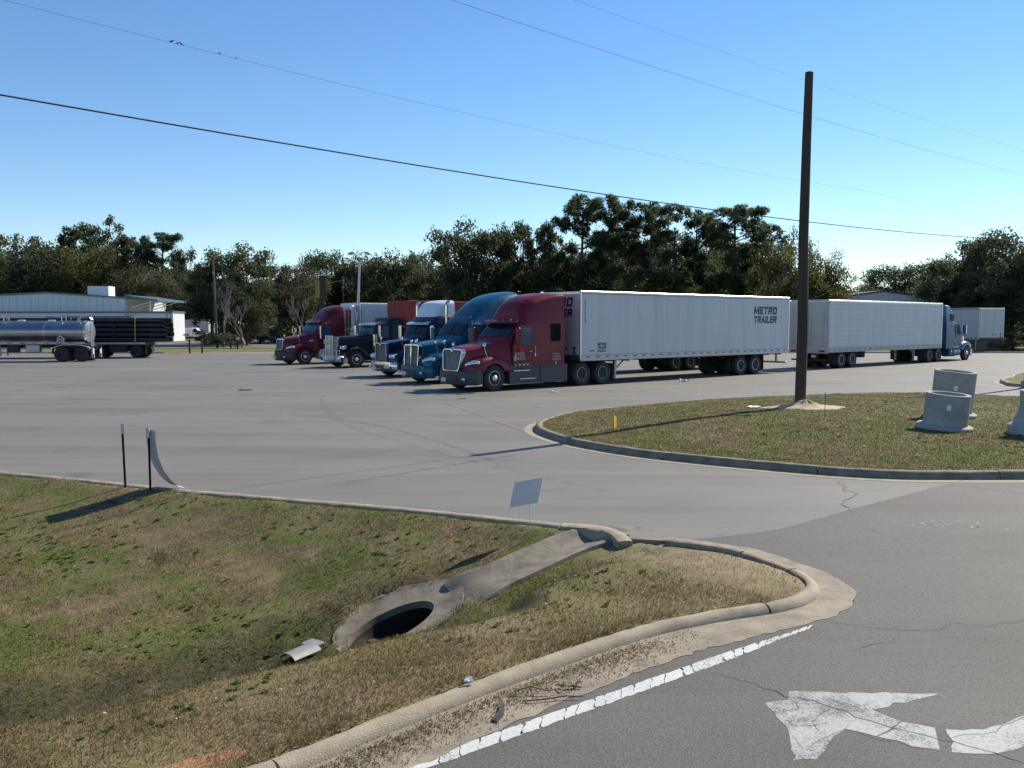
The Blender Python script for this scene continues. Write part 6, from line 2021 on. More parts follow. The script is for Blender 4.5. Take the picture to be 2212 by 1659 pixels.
def wood_pole(label, px, py_top, Y, r=.14):
    p = at(px, py_top, Y)
    t = thing('utility_pole', label, 'pole', (p[0], Y, 0))
    MB().tube([(.25, 0, -.1), (0, 0, p[2])], [r, r * .7], 10).build('shaft', M['pole_grey_wood'], t, 60)
    MB().cyl((0, -.12, p[2] - 1.6), (0, -.2, p[2] - 1.4), .07, n=8).build('insulator', M['steel_galv'], t)
    return t
wood_pole('old leaning wooden pole beside the grey bare tree', 460, 560, 98)
wood_pole('thin wooden pole in the woods behind the maroon truck', 740, 597, 118, .12)

def light_pole(label, px, py_top, Y):
    p = at(px, py_top, Y)
    t = thing('light_pole', label, 'street lamp', (at(px - 7, 750, Y)[0], Y, 0))
    dx = p[0] - t.location.x
    H = p[2]
    MB().tube([(0, 0, 0), (dx, 0, H)], [.16, .11], 12).build('shaft', M['steel_galv'], t, 60)
    MB().lathe([(.25, 0), (.25, .5), (.16, .55)], (0, 0, 0), 'z', 12).build('base', M['pipe_concrete'], t)
    for s in (-1, 1):
        MB().tube([(dx, 0, H - .1), (dx + s * .35, 0, H + .02), (dx + s * .62, 0, H + .35), (dx + s * .62, 0, H + .75)], .05, 8).build('arm', M['steel_galv'], t, 60)
        hd = MB().sphere((0, 0, 0), (.42, .28, .15), 12, 6).build('lamp_head', M['steel_galv'], t, 60, (dx + s * .85, -.05, H + .95))
        hd.rotation_euler = (0, s * .25, 0)
        MB().sphere((0, 0, -.06), (.28, .2, .13), 12, 6).build('lens', M['lamp_lens'], hd, 60)
    return t
light_pole('pale steel light pole with two lamp heads among the trees', 777, 567, 92)
# pole cut by the right edge of the frame
rp = G(2218, 838)
t = thing('light_pole', 'pale steel pole on the small kerbed island at the lot edge', 'pole', (rp[0], rp[1], .0))
MB().tube([(0, 0, 0), (0, 0, 8.5)], [.12, .08], 12).build('shaft', M['steel_galv'], t, 60)
MB().lathe([(.22, 0), (.22, .3), (.13, .34)], (0, 0, 0), 'z', 12).build('base', M['pipe_concrete'], t)

sp = at(696, 700, 100)
t = thing('pylon_sign', 'tall black and yellow pylon sign in front of the woods', 'sign', (sp[0], 100, 0), 0.5)
zt2, zb2 = at(696, 596, 100)[2], at(696, 645, 100)[2]
MB().box((.1, 0, (zt2 + zb2) / 2), (.70, .45, zt2 - zb2), .03).build('panel', M['sign_black'], t)
MB().box((-.48, -.02, (zt2 + zb2) / 2 - .25), (.45, .35, (zt2 - zb2) * .75), .02).build('side_panel', M['sign_yellow'], t)
MB().box((-.05, 0, zb2 / 2), (.55, .4, zb2)).build('post', M['sign_black'], t)
MB().box((.2, 0, zt2 + .06), (.8, .6, .10), .02).build('cap', M['steel_galv'], t)

# stakes and signs in the verge
def stake(x, y, z, h, lean=0.0):
    m = MB()
    m.prism([(-.018, -.004), (-.004, -.004), (-.004, -.03), (.004, -.03), (.004, -.004), (.018, -.004), (.018, .004), (-.018, .004)], -.3, h, 'xy')
    return m
g1 = G(271, 1056, 0.0)
t = thing('sign_stake', 'bare steel stake with galvanized top beside the bent sign', 'stake', (g1[0], g1[1], vz(g1[0], g1[1])), .5)
t.rotation_euler = (0, R(-1.2), .5)
hs_ = (1056 - 915) / 1900 * g1[1]
stake(0, 0, 0, hs_ - .17).build('post', M['stake_green'], t)
MB().prism([(-.020, -.032), (.020, -.032), (.020, .006), (-.020, .006)], hs_ - .17, hs_, 'xy').build('post_top', M['steel_galv'], t)
g2 = G(325, 1066, -0.02)
zg = vz(g2[0], g2[1])
bs_ = thing('bent_sign', 'white plastic sign sheet bent down from a dark steel stake', 'sign', (g2[0], g2[1], zg), 0)
h2 = (1066 - 926) / 1900 * g2[1]
stake(0, 0, 0, h2 - .17).build('post', M['stake_green'], bs_)
MB().prism([(-.020, -.032), (.020, -.032), (.020, .006), (-.020, .006)], h2 - .17, h2, 'xy').build('post_top', M['steel_galv'], bs_)
# the sheet hangs along the sun line: its width runs away from the viewer
wv = np.array([-.66, .75]); wv /= np.linalg.norm(wv)
ov = np.array([.74, -.25]); ov /= np.linalg.norm(ov)
tipp = G(384, 1080, -.03)
reach = np.hypot(tipp[0] - g2[0], tipp[1] - g2[1])
cur = [(0.0, h2 - .05), (.01, h2 - .28), (.04, h2 - .48), (.11, h2 - .68), (.22, h2 - .86), (.33, h2 - .97), (.43, .03)]
cd = np.array([.80, .45]); cd /= np.linalg.norm(cd)
sheet_ = MB()
rows = []
for (o, z) in cur:
    row = []
    for k in range(5):
        w = -.20 + .42 * k / 4
        row.append((cd[0] * o + wv[0] * w + .02, cd[1] * o + wv[1] * w + .02, z + .02 * math.sin(k * 1.2) * o))
    rows.append(row)
back = [[(p[0] + .006, p[1] - .004, p[2] - .003) for p in r_] for r_ in rows]
ring_rows = [r_ + b_[::-1] for r_, b_ in zip(rows, back)]
sheet_.loft(ring_rows).build('sign_sheet', M['sign_card'], bs_, 40)

gs_ = G(1150, 1150, 0.0)
ys_ = thing('yard_sign', 'blank pale square yard sign on thin wire legs in the verge', 'sign', (gs_[0], gs_[1], vz(gs_[0], gs_[1])), 0)
Yd = gs_[1]
def L_(px, py, dy=0): 
    p = at(px, py, Yd + dy)
    return (p[0] - gs_[0], dy, p[2] - ys_.location.z)
c4 = [L_(1100, 1097, -.10), L_(1162, 1086, .12), L_(1173, 1031, .12), L_(1112, 1041, -.10)]
c4b = [(p[0] + .002, p[1] + .008, p[2]) for p in c4]
MB().loft([c4, c4b]).build('panel', M['yard_card'], ys_)
for a_ in (.33, .70):
    pb_ = np.array(c4[0]) * (1 - a_) + np.array(c4[1]) * a_
    pt_ = np.array(c4[3]) * (1 - a_) + np.array(c4[2]) * a_
    MB().tube([(pb_[0] + .02, pb_[1], -.1), (pb_[0], pb_[1] + .004, pb_[2]), tuple(pt_ * .5 + pb_ * .5 + (0, .004, 0))], .0026, 5).build('wire_leg', M['steel_galv'], ys_)
pa = np.array(c4[0]) * .67 + np.array(c4[1]) * .33; pc = np.array(c4[0]) * .3 + np.array(c4[1]) * .7
MB().tube([(pa[0] + .01, pa[1], .03), (pc[0] + .01, pc[1], .04)], .0026, 5).build('wire_cross', M['steel_galv'], ys_)

# concrete risers on the island
def riser(label, px, py, h, r, bell, tilt=0.0, grp='concrete manhole risers on the island', flare=False, patchc=False):
    g = G(px, py, .10)
    z = iz_at(g[0], g[1]) - .05
    t = thing('concrete_riser', label, 'concrete pipe', (g[0], g[1], z), random.uniform(0, 3))
    ri = r - .105
    out_p = [(r + bell, 0), (r + bell, .15), (r + bell - .02, .172), (r + .012, .185), (r, .20)]
    if flare: out_p = [(r + bell, 0), (r + bell, .22), (r + .06, .30), (r - .02, .55), (r - .03, .75), (r, h - .1)]
    prof = out_p + [(r, h - .01), (r - .01, h), (ri + .01, h), (ri, h - .01), (ri, .02), (ri, 0)]
    rings = [[(q * math.cos(2 * math.pi * k / 44), q * math.sin(2 * math.pi * k / 44), zz_) for k in range(44)] for q, zz_ in prof]
    MB().loft(rings, False, False).build('barrel', M['pipe_concrete'], t, 28)
    a0 = math.atan2(-g[1], -g[0]) - t.rotation_euler.z + .08
    lb = []
    for k in range(4):
        a = a0 - .09 + .18 * k / 3
        lb.append([((r + .006) * math.cos(a), (r + .006) * math.sin(a), h * .62), ((r + .006) * math.cos(a), (r + .006) * math.sin(a), h * .62 + .13)])
    MB().loft(lb, closed=False).build('paper_label', M['paper_white'], t)
    rz_ = t.rotation_euler.z
    t.rotation_euler = (Matrix.Rotation(R(3.5), 3, 'X') @ Matrix.Rotation(R(tilt), 3, 'Y') @ Matrix.Rotation(rz_, 3, 'Z')).to_euler()
    return t
riser('short concrete riser with a paper label and stepped base', 2039, 931, .93, .50, .13, 3.5)
riser('taller concrete riser standing behind the short one', 2052, 903, 1.31, .53, .13, 3.5)
riser('concrete riser with a wide flared foot', 2247, 940, 1.05, .54, .16, 4, flare=True)

# ------------------------------------------------------------------ small things lying about
fg = G(1328, 922, .2)
t = thing('marker_flag', 'small yellow plastic marker plate stuck in the island grass', 'marker', (fg[0], fg[1], iz_at(fg[0], fg[1])), 1.12)
MB().prism([(-.08, .02), (-.10, .36), (-.02, .33), (.09, .28), (.10, .05)], -.012, .012, 'xz').build('plate', M['yellow_paint'], t)
MB().box((0, 0, 0), (.02, .02, .2)).build('stub', M['chassis_black'], t)
fg = G(1781, 905, .25)
t = thing('survey_flag', 'thin survey pin with a white ribbon near the sand pile', 'marker', (fg[0], fg[1], iz_at(fg[0], fg[1])), 0)
MB().tube([(0, 0, 0), (.01, 0, .72)], .008, 5).build('pin', M['twig'], t)
MB().add([(0, 0, .70), (-.10, .02, .60), (-.14, .0, .52), (-.03, .01, .58)], [(0, 1, 2, 3)]).build('ribbon', M['paper_white'], t)
def litter(name, label, px, py, w, d, rot, mat, z0=0.004, zf=None, crumple=.04, cat='litter', h=.03):
    g = G(px, py, z0)
    z = zf(g[0], g[1]) + .012 if zf else z0 + .006
    n_ = 5
    V = []
    r_ = random.Random(int(px * 7 + py))
    for i in range(n_):
        for j in range(n_):
            e = 1 - .25 * r_.random() * (i in (0, n_ - 1) or j in (0, n_ - 1))
            V.append(((i / (n_ - 1) - .5) * w * e, (j / (n_ - 1) - .5) * d * e, r_.random() * crumple))
    F = [(i * n_ + j, (i + 1) * n_ + j, (i + 1) * n_ + j + 1, i * n_ + j + 1) for i in range(n_ - 1) for j in range(n_ - 1)]
    V2 = [(x, y, zz_ - h * .3 - .003) for x, y, zz_ in V]
    F2 = [tuple(q + n_ * n_ for q in f[::-1]) for f in F]
    rim = [i * n_ for i in range(n_)] + [(n_ - 1) * n_ + j for j in range(1, n_)] + [i * n_ + n_ - 1 for i in range(n_ - 2, -1, -1)] + list(range(n_ - 2, 0, -1))
    F3 = [(rim[i], rim[(i + 1) % len(rim)], rim[(i + 1) % len(rim)] + n_ * n_, rim[i] + n_ * n_) for i in range(len(rim))]
    m = MB().add(V + V2, F + F2 + F3)
    o = m.build(name, mat, None, None, (g[0], g[1], z + .004), rot)
    return tag(o, label, cat)
litter('crumpled_paper', 'crumpled white paper on the asphalt beside the long white trailer', 1478, 824, .50, .22, .2, M['paper_white'], crumple=.12)
litter('crumpled_paper', 'small white paper scrap on the asphalt behind the dark red truck', 1198, 848, .34, .16, -.3, M['paper_white'], crumple=.08)
litter('cardboard_scrap', 'flat brown debris on the asphalt in front of the dark red truck', 1000, 861, .35, .2, .3, M['sheet_grey'], crumple=.04)
litter('paper_sheet', 'white paper sheet lying flat in the island grass beside the pole', 1629, 881, .42, .32, .2, M['paper_white'], .2, iz_at, .05)
litter('paper_sheet', 'grey paper strip on the island grass under the pole shadow', 1606, 901, .45, .10, -.4, M['sheet_grey'], .2, iz_at, .03)
litter('paper_scrap', 'small white scrap on the verge above the kerb', 1012, 1474, .07, .04, .3, M['paper_white'], .1, vz, .03)
litter('leaf_pile', 'pale dry leaf scatter on the asphalt behind the concrete risers', 1842, 853, .7, .2, .2, M['pale_soil'], crumple=.02)
litter('road_debris', 'dark scrap lying on the asphalt beyond the drive mouth', 530, 843, .55, .18, .1, M['rag_dark'], crumple=.04)
# bent grey sheet in the swale
gq = G(652, 1418, -.72)
t = thing('drain_liner', 'bent grey sheet of pipe liner lying in the swale', 'debris', (gq[0], gq[1], vz(gq[0], gq[1]) + .02), R(58))
rg = []
for k in range(9):
    a = math.pi * (.1 + .75 * k / 8)
    rg.append([(-.20, .12 * math.cos(a), .10 * math.sin(a)), (.18, .14 * math.cos(a) + .02, .09 * math.sin(a)), (.18, .132 * math.cos(a) + .02, .082 * math.sin(a)), (-.20, .112 * math.cos(a), .092 * math.sin(a))])
MB().loft(rg).build('sheet', M['sheet_grey'], t, 50)
MB().box((.22, .05, .07), (.16, .2, .008)).build('flap', M['sheet_grey'], t)
# gutter debris
gt = G(1236, 1488, .01)
t = tag(MB().tube([(0, 0, .03), (.12, .05, .05), (.25, .03, .03), (.4, .11, .04), (.5, .22, .03)], [.004, .006, .005, .003, .002], 6).build('dead_branch', M['twig'], None, 50, (*G(1110, 1502, .01)[:2], .012), -.1), 'dark dead branch lying in the sandy gutter', 'branch')
t = tag(MB().tube([(0, 0, .01), (.15, .01, .015), (.32, .05, .02), (.45, .05, .01)], [.005, .006, .005, .003], 5).build('red_strip', M['twig_red'], None, 50, (*G(1128, 1518, .01)[:2], .012), .05), 'thin reddish strip lying in the sandy gutter', 'debris')
t = tag(MB().loft([[(0, -.022, .004), (0, .022, .006), (0, .022, .012), (0, -.022, .010)], [(.12, .0, .004), (.12, .045, .02), (.12, .045, .026), (.12, 0, .010)], [(.25, .08, .006), (.25, .11, .02), (.25, .11, .024), (.25, .08, .010)]]).build('rubber_strip', M['rubber'], None, None, (*G(1068, 1560, .01)[:2], .012), 1.0), 'curled grey rubber strip in the sandy gutter', 'debris')
o = MB()
for k in range(3): o.tube([(random.uniform(-.1, .1), random.uniform(-.05, .05), .01), (random.uniform(-.12, .12), random.uniform(-.06, .06), random.uniform(.015, .04)), (random.uniform(-.14, .14), random.uniform(-.07, .07), .02)], [.006, .009, .004], 5)
tag(o.build('dead_twigs', M['rag_dark'], None, None, (gt[0], gt[1], .012)), 'dark tangle of wet twigs caught in the gutter', 'debris')
# far fence, bins, posts
def fence(label, p0, p1, h=1.9, n=9):
    a, b = np.array(p0, float), np.array(p1, float)
    t = thing('chain_link_fence', label, 'fence', (a[0], a[1], 0), math.atan2(*(b - a)[::-1]))
    L = np.linalg.norm(b - a)
    for k in range(n): MB().cyl((L * k / (n - 1), 0, -.1), (L * k / (n - 1), 0, h), .04, n=6).build('post', M['steel_galv'], t)
    MB().cyl((0, 0, h - .05), (L, 0, h - .05), .025, n=5).build('top_rail', M['steel_galv'], t)
    m = MB()
    V, F = [], []
    step = .22
    for k in range(int(L / step)):
        for s in (-1, 1):
            x0_ = k * step
            x1_ = x0_ + s * h
            x1c = min(max(x1_, 0), L); z1_ = h * abs(x1c - x0_) / h
            b_ = len(V)
            V += [(x0_ - .005, 0, 0), (x0_ + .005, 0, 0), (x1c + .005, 0, z1_), (x1c - .005, 0, z1_)]
            F.append((b_, b_ + 1, b_ + 2, b_ + 3))
    link_mesh('wire_mesh', np_mesh('wire_mesh', np.array(V), np.array(F), M['steel_galv']), t)
    return t
fence('chain link fence in front of the blue and grey bins', at(528, 735, 121)[:2], at(668, 735, 122)[:2], 2.1, 8)
def dumpster(label, px, Y, w, h, mat, rz=0):
    x = at(px, 730, Y)[0]
    t = thing('dumpster', label, 'dumpster', (x, Y, 0), rz)
    MB().prism([(-w / 2, .15), (-w / 2, h), (w / 2, h * .92), (w / 2 + .1, .9), (w / 2, .15)], -1.0, 1.0, 'xz').build('body', M[mat], t)
    for k in range(4): MB().box((-w / 2 + .3 + (w - .6) * k / 3, -1.03, h * .5), (.09, .07, h * .7)).build('rib', M[mat], t)
    MB().box((0, 0, h + .04), (w, 2.05, .07), .02).build('lid', M['black_plastic'], t)
    for s in (-1, 1): MB().box((s * w * .35, 0, .08), (.3, 1.8, .14)).build('skid', M['chassis_black'], t)
dumpster('grey green dumpster behind the far chain link fence', 578, 126, 2.6, 2.0, 'dumpster_grey')
dumpster('blue dumpster behind the far chain link fence', 601, 125, 2.2, 1.8, 'dumpster_blue')
t = thing('parking_block', 'yellow painted barrier behind the maroon truck nose', 'barrier', (at(628, 730, 112)[0], 112, 0), 0)
MB().box((0, 0, .55), (2.6, .35, .5), .05).build('block', M['yellow_paint'], t)
for s in (-1, 1): MB().box((s * 1.0, 0, .15), (.3, .3, .32), .02).build('foot', M['block_wall'], t)
for px, lab in ((410, 'short rusty post on the far grass strip nearer the warehouse'), (437, 'short rusty post on the far grass strip nearer the bare tree')):
    g = G(px, 763)
    t = thing('guard_post', lab, 'post', (g[0], g[1], -.05))
    MB().lathe([(.09, 0), (.09, 1.25), (.07, 1.30), (.01, 1.32)], (0, 0, 0), 'z', 10).build('post', M['bollard_brown'], t)
g = G(513, 752)
t = thing('post_box', 'dark covered stand on a short post at the far drive', 'post', (g[0], g[1], -.05))
MB().box((0, 0, .6), (.16, .16, 1.3), .01).build('post', M['chassis_black'], t)
MB().prism([(.25, .45), (.35, 1.15), (.55, 1.2), (.85, .45)], -.3, .3, 'xz').build('hood', M['rag_dark'], t)
MB().box((.1, -.25, 1.05), (.3, .2, .25), .02).build('box', M['trailer_white'], t)

# ------------------------------------------------------------------ overhead wires, running with the road
def wire(label, pxa, pya, pxb, pyb, h, r, sag=0.0):
    def hit(px, py):
        dx, dy = (px - 1106.0) / 1900.0, (829.5 - py) / 1900.0
        c, s = math.cos(PITCH), math.sin(PITCH)
        wy, wz = c + dy * s, -s + dy * c
        k = (h - CAM_H) / wz
        return np.array((dx * k, wy * k))
    a, b = hit(pxa, pya), hit(pxb, pyb)
    d = (b - a) / np.linalg.norm(b - a)
    p0, p1 = a - d * 14, b + d * 45
    L = np.linalg.norm(p1 - p0); la = 14; lb = L - 45
    pts = []
    for k in range(61):
        s = L * k / 60
        z = h - sag * (1 - ((s - (la + lb) / 2) / ((lb - la) / 2)) ** 2)
        z = max(min(z, h + .6), h - 1.5)
        p = p0 + d * s
        pts.append((p[0], p[1], z))
    MB().tube(pts, r, 5).build('wire', M['wire'], None)
    o = bpy.context.scene.objects[-1] if False else COL.objects[-1]
    o.name = 'overhead_wire'
    tag(o, label, 'wire')
    return a, b, d
wire('thick dark overhead cable crossing in front of the bare pole', 0, 205, 1735, 478, 5.75, .013, .10)
wa = wire('thin overhead wire with small birds perched on it', 390, 97, 1500, 350, 10.0, .0035, .12)
wire('upper of two close thin wires high above the trailers', 1000, 8, 2100, 352, 11.6, .003, .15)
wire('lower of two close thin wires high above the trailers', 975, 0, 2000, 323, 11.4, .003, .15)
wire('topmost thin wire running off above the bare pole', 1240, 0, 2150, 306, 13.0, .003, .10)
MB().tube([at(462, 578, 97.8), at(560, 610, 99), at(640, 622, 101), at(741, 606, 118)], .03, 4).build('overhead_wire', M['wire'])
tag(COL.objects[-1], 'slack wire from the old leaning pole into the woods', 'wire')
MB().tube([at(741, 606, 117.8), at(830, 622, 108), at(905, 632, 100), at(980, 636, 96)], .03, 4).build('overhead_wire', M['wire'])
tag(COL.objects[-1], 'slack wire passing behind the light pole toward the red container', 'wire')
# birds
def bird(px, label, sc=1.0, flip=1):
    f = (px - 390) / (1500 - 390)
    # same wire, position by its own line
    a, b, d = wa
    # walk along until the bearing matches
    best = min(np.linspace(-10, np.linalg.norm(b - a), 2000), key=lambda s: abs((a + d * s)[0] / (a + d * s)[1] - (px - 1106) / 1900 * 1.0))
    p = a + d * best
    L = np.linalg.norm(b - a)
    z = 10.0 - .12 * (1 - ((best - L / 2) / (L / 2)) ** 2)
    m = MB()
    prof = [(-.13, .006, -.03), (-.10, .010, -.025), (-.055, .016, -.012), (-.02, .032, 0), (.02, .037, .012), (.055, .028, .03), (.075, .022, .045), (.095, .022, .05), (.112, .012, .045), (.13, .003, .040)]
    rings = [[(x * sc, r * sc * math.cos(2 * math.pi * k / 10), (z_ + .045) * sc + r * sc * math.sin(2 * math.pi * k / 10)) for k in range(10)] for x, r, z_ in prof]
    m.loft(rings)
    for s in (-1, 1): m.tube([(.0, .012 * s, .03 * sc), (.0, .012 * s, -.005)], .004, 4)
    o = m.build('bird', M['bird_black'], None, 60, (p[0], p[1], z + .004), math.atan2(d[1], d[0]) + (0 if flip > 0 else math.pi) + random.uniform(-.5, .5))
    tag(o, label, 'bird', 'birds perched on the wire')
BL = 'small dark bird perched on the thin overhead wire'
for px, sc, fl in ((388, .6, 1), (400, .42, 1), (410, .6, -1), (489, .66, 1), (524, .36, -1)): bird(px, BL, sc, fl)
# ------------------------------------------------------------------ trees
def leaf_quads(r, P, size, asp=.55, up=.35):
    n = len(P)
    u = r.normal(0, 1, (n, 3)); u /= np.linalg.norm(u, axis=1)[:, None]
    w = r.normal(0, 1, (n, 3)) + np.array([0, 0, up])
    v = np.cross(u, w); v /= np.linalg.norm(v, axis=1)[:, None] + 1e-9
    s = size * r.uniform(.6, 1.35, n)[:, None]
    a, b = u * s * .5, v * s * asp * .5
    V = np.stack([P - a, P - b + a * .1, P + a, P + b + a * .1], 1).reshape(-1, 3)
    return V, np.arange(4 * n).reshape(-1, 4)
def limb(m, r, p0, p1, r0, r1, n=5, seg=4, wob=.12):
    p0, p1 = np.array(p0, float), np.array(p1, float)
    L = np.linalg.norm(p1 - p0)
    pts, rs = [], []
    for k in range(seg + 1):
        t = k / seg
        p = p0 + (p1 - p0) * t
        if 0 < k < seg: p = p + r.normal(0, wob * L * .25, 3)
        p[2] += .12 * L * math.sin(math.pi * t) * (.5)
        pts.append(tuple(p)); rs.append(r0 + (r1 - r0) * t)
    m.tube(pts, rs, n, False)
    return pts
def oak(seed, H, W, base, ncl=46, per=190, leaf=.34, mat='leaf_oak', lop=.25, bark='bark', clr=(.085, .15)):
    r = np.random.default_rng(seed)
    cz, rz_ = (base + H) / 2, (H - base) / 2
    ph = r.uniform(0, 6.28, 6)
    C, RC = [], []
    tries = 0
    while len(C) < ncl and tries < 4000:
        tries += 1
        d = r.normal(0, 1, 3); d /= np.linalg.norm(d)
        if d[2] < -.75: continue
        az = math.atan2(d[1], d[0])
        env = 1 + lop * (math.sin(2 * az + ph[0]) * .5 + math.sin(3 * az + ph[1] + d[2] * 2) * .5 + math.sin(5 * d[2] + ph[2]) * .4)
        q = r.uniform(.72, 1.0) if r.random() < .72 else r.uniform(.2, .72)
        rc = W * r.uniform(*clr)
        c = np.array([d[0] * W / 2 * env * q, d[1] * W / 2 * env * q, cz + d[2] * rz_ * (1 + .3 * (env - 1)) * q])
        c[2] = min(c[2], H - rc * .6)
        C.append(c); RC.append(rc)
    C = np.array(C); RC = np.array(RC)
    P = []
    for c, rc in zip(C, RC):
        n = int(per * (rc / (W * .12)) ** 1.5)
        d = r.normal(0, 1, (n, 3)); d /= np.linalg.norm(d, axis=1)[:, None]
        q = r.random((n, 1)) ** .45
        # twiggy sub-lobes
        lob = 1 + .35 * np.sin(d[:, :1] * 5 + c[0]) * np.sin(d[:, 1:2] * 5 + c[1]) + .2 * r.random((n, 1))
        P.append(c + d * q * rc * lob * np.array([1, 1, .72]))
    P = np.concatenate(P)
    V, F = leaf_quads(r, P, leaf)
    crown = np_mesh('crown', V, F, M[mat])
    m = MB()
    tw = max(.16, H * .022)
    top = np.array([r.normal(0, .3), r.normal(0, .3), H * .62])
    tp = [(0, 0, -.2), (r.normal(0, .12), r.normal(0, .12), H * .18), (top[0] * .6, top[1] * .6, H * .38), tuple(top), (top[0] * 1.3, top[1] * 1.3, H * .85)]
    m.tube(tp, [tw * 1.25, tw, tw * .8, tw * .5, tw * .15], 8, False)
    for c in C[:34]:
        f = r.uniform(.3, .95)
        k = f * 3
        i = int(k); a, b = np.array(tp[i]), np.array(tp[i + 1])
        s_ = a + (b - a) * (k - i)
        if s_[2] > c[2]: s_ = np.array(tp[1]) * .5 + np.array(tp[2]) * .5
        limb(m, r, s_, c, tw * .34, tw * .06)
    return m.mesh('trunk', M[bark], 60), crown
def pine(seed, H, W, base, nl=24, mat='leaf_pine'):
    r = np.random.default_rng(seed)
    m = MB()
    tw = H * .014
    cx_, cy_ = r.normal(0, .35, 2)
    tp = [(0, 0, -.2), (cx_ * .3, cy_ * .3, H * .3), (cx_ * .7, cy_ * .8, H * .6), (cx_, cy_, H * .95)]
    m.tube(tp, [tw * 1.2, tw, tw * .75, tw * .22], 8, False)
    T = []
    for k in range(nl):
        f = base + (1 - base) * (k + r.random()) / nl
        z0 = H * f * .93
        fz = f
        a = r.uniform(0, 6.283)
        prof = math.sin(math.pi * min(1, max(.12, (1 - f) / (1 - base) * .75 + .22)))
        L = W / 2 * prof * r.uniform(.55, 1.1)
        p0 = (float(np.interp(z0, [0, H * .3, H * .6, H * .95], [0, cx_ * .3, cx_ * .7, cx_])), float(np.interp(z0, [0, H * .3, H * .6, H * .95], [0, cy_ * .3, cy_ * .8, cy_])), z0)
        p1 = (p0[0] + L * math.cos(a), p0[1] + L * math.sin(a), z0 + L * r.uniform(.12, .55))
        pts = limb(m, r, p0, p1, tw * .32, tw * .07, 5, 4, .14)
        nt = int(3 + L * 2.7)
        for j in range(nt):
            t = r.uniform(.45, 1.02)
            p = np.array(p0) + (np.array(p1) - np.array(p0)) * min(t, 1)
            p = p + r.normal(0, 1, 3) * np.array([.34, .34, .22]) * (.5 + .35 * L / 2)
            p[2] += .25
            T.append(p)
    for _ in range(9): T.append(np.array([cx_, cy_, H * .96]) + r.normal(0, 1, 3) * np.array([.5, .5, .35]))
    T = np.array(T)
    nn_ = 46
    n = len(T) * nn_
    c = np.repeat(T, nn_, 0)
    rad = np.repeat(r.uniform(.40, .72, len(T)), nn_)[:, None]
    d = r.normal(0, 1, (n, 3)) + np.array([0, 0, .35]); d /= np.linalg.norm(d, axis=1)[:, None]
    w = np.cross(d, r.normal(0, 1, (n, 3))); w /= np.linalg.norm(w, axis=1)[:, None] + 1e-9
    wd = .05
    V = np.stack([c + d * rad * .12 - w * wd * .6, c + d * rad * .6 - w * wd, c + d * rad, c + d * rad * .6 + w * wd], 1).reshape(-1, 3)
    crown = np_mesh('crown', V, np.arange(4 * n).reshape(-1, 4), M[mat])
    return m.mesh('trunk', M['bark'], 60), crown
def bare(seed, H, W, bark='bark_pale', depth=5):
    r = random.Random(seed)
    m = MB()
    m2 = MB()
    def grow(p, d, L, rad, k):
        q = p + d * L
        mid_ = p + d * L * .5 + Vector((r.uniform(-1, 1), r.uniform(-1, 1), r.uniform(-.5, .5))) * L * .07
        (m if k >= depth - 1 else m2).tube([p, mid_, q], [rad, rad * .85, rad * .68], 5 if k > 2 else 3, False)
        if k == 0: return
        for _ in range(3 if k > 1 else 4):
            ax = Vector((r.uniform(-1, 1), r.uniform(-1, 1), r.uniform(-.15, .9)))
            nd = (d * 1.0 + ax.normalized() * r.uniform(.45, .8)).normalized()
            grow(p + (q - p) * r.uniform(.55, 1.0), nd, L * r.uniform(.58, .82), rad * .58, k - 1)
    grow(Vector((0, 0, -.2)), Vector((r.uniform(-.08, .08), r.uniform(-.08, .08), 1)).normalized(), H * .30, H * .016, depth)
    return m.mesh('trunk', M[bark], 60), m2.mesh('branches', M[bark])
VAR = {}
def make_var(key, gen, *a, **k):
    VAR[key] = (gen(*a, **k), a[1], a[2])
make_var('oak_a', oak, 1, 12, 11, 1.2, 74, 240)
make_var('oak_b', oak, 2, 12, 9.5, 1.0, 70, 230, lop=.35)
make_var('oak_c', oak, 3, 12, 12.5, .8, 78, 250, mat='leaf_dark')
make_var('oak_d', oak, 4, 12, 8.5, 1.4, 62, 230, mat='leaf_dark', lop=.4, clr=(.07, .14))
make_var('olive_a', oak, 5, 12, 12, .6, 80, 250, mat='leaf_olive', clr=(.08, .14))
make_var('olive_b', oak, 6, 12, 12, .8, 72, 230, mat='leaf_olive', lop=.55, clr=(.06, .12), leaf=.28)
make_var('brown_a', oak, 7, 12, 11, .5, 66, 210, mat='leaf_brown', leaf=.26, lop=.35)
make_var('tall_a', oak, 8, 14, 8, 4.0, 46, 220, mat='leaf_dark', lop=.6, clr=(.07, .14))
make_var('tall_b', oak, 9, 14, 9, 3.0, 46, 210, mat='leaf_oak', lop=.65, clr=(.06, .13))
make_var('pine_a', pine, 21, 16, 8.0, .38, 30)
make_var('pine_b', pine, 22, 16, 7.4, .42, 28)
make_var('pine_c', pine, 23, 16, 8.6, .36, 32)
make_var('bare_a', bare, 31, 9, 7)
make_var('bare_b', bare, 32, 7, 6)
make_var('bush', oak, 41, 3, 4.2, .05, 26, 150, leaf=.17, mat='leaf_dark')
make_var('bush_b', oak, 42, 3, 4.0, .05, 24, 130, leaf=.16, mat='leaf_brown')
TN = {'oak': 'oak_tree', 'oliv': 'oak_tree', 'brow': 'oak_tree', 'tall': 'oak_tree', 'pine': 'pine_tree', 'bare': 'bare_tree', 'bush': 'shrub'}
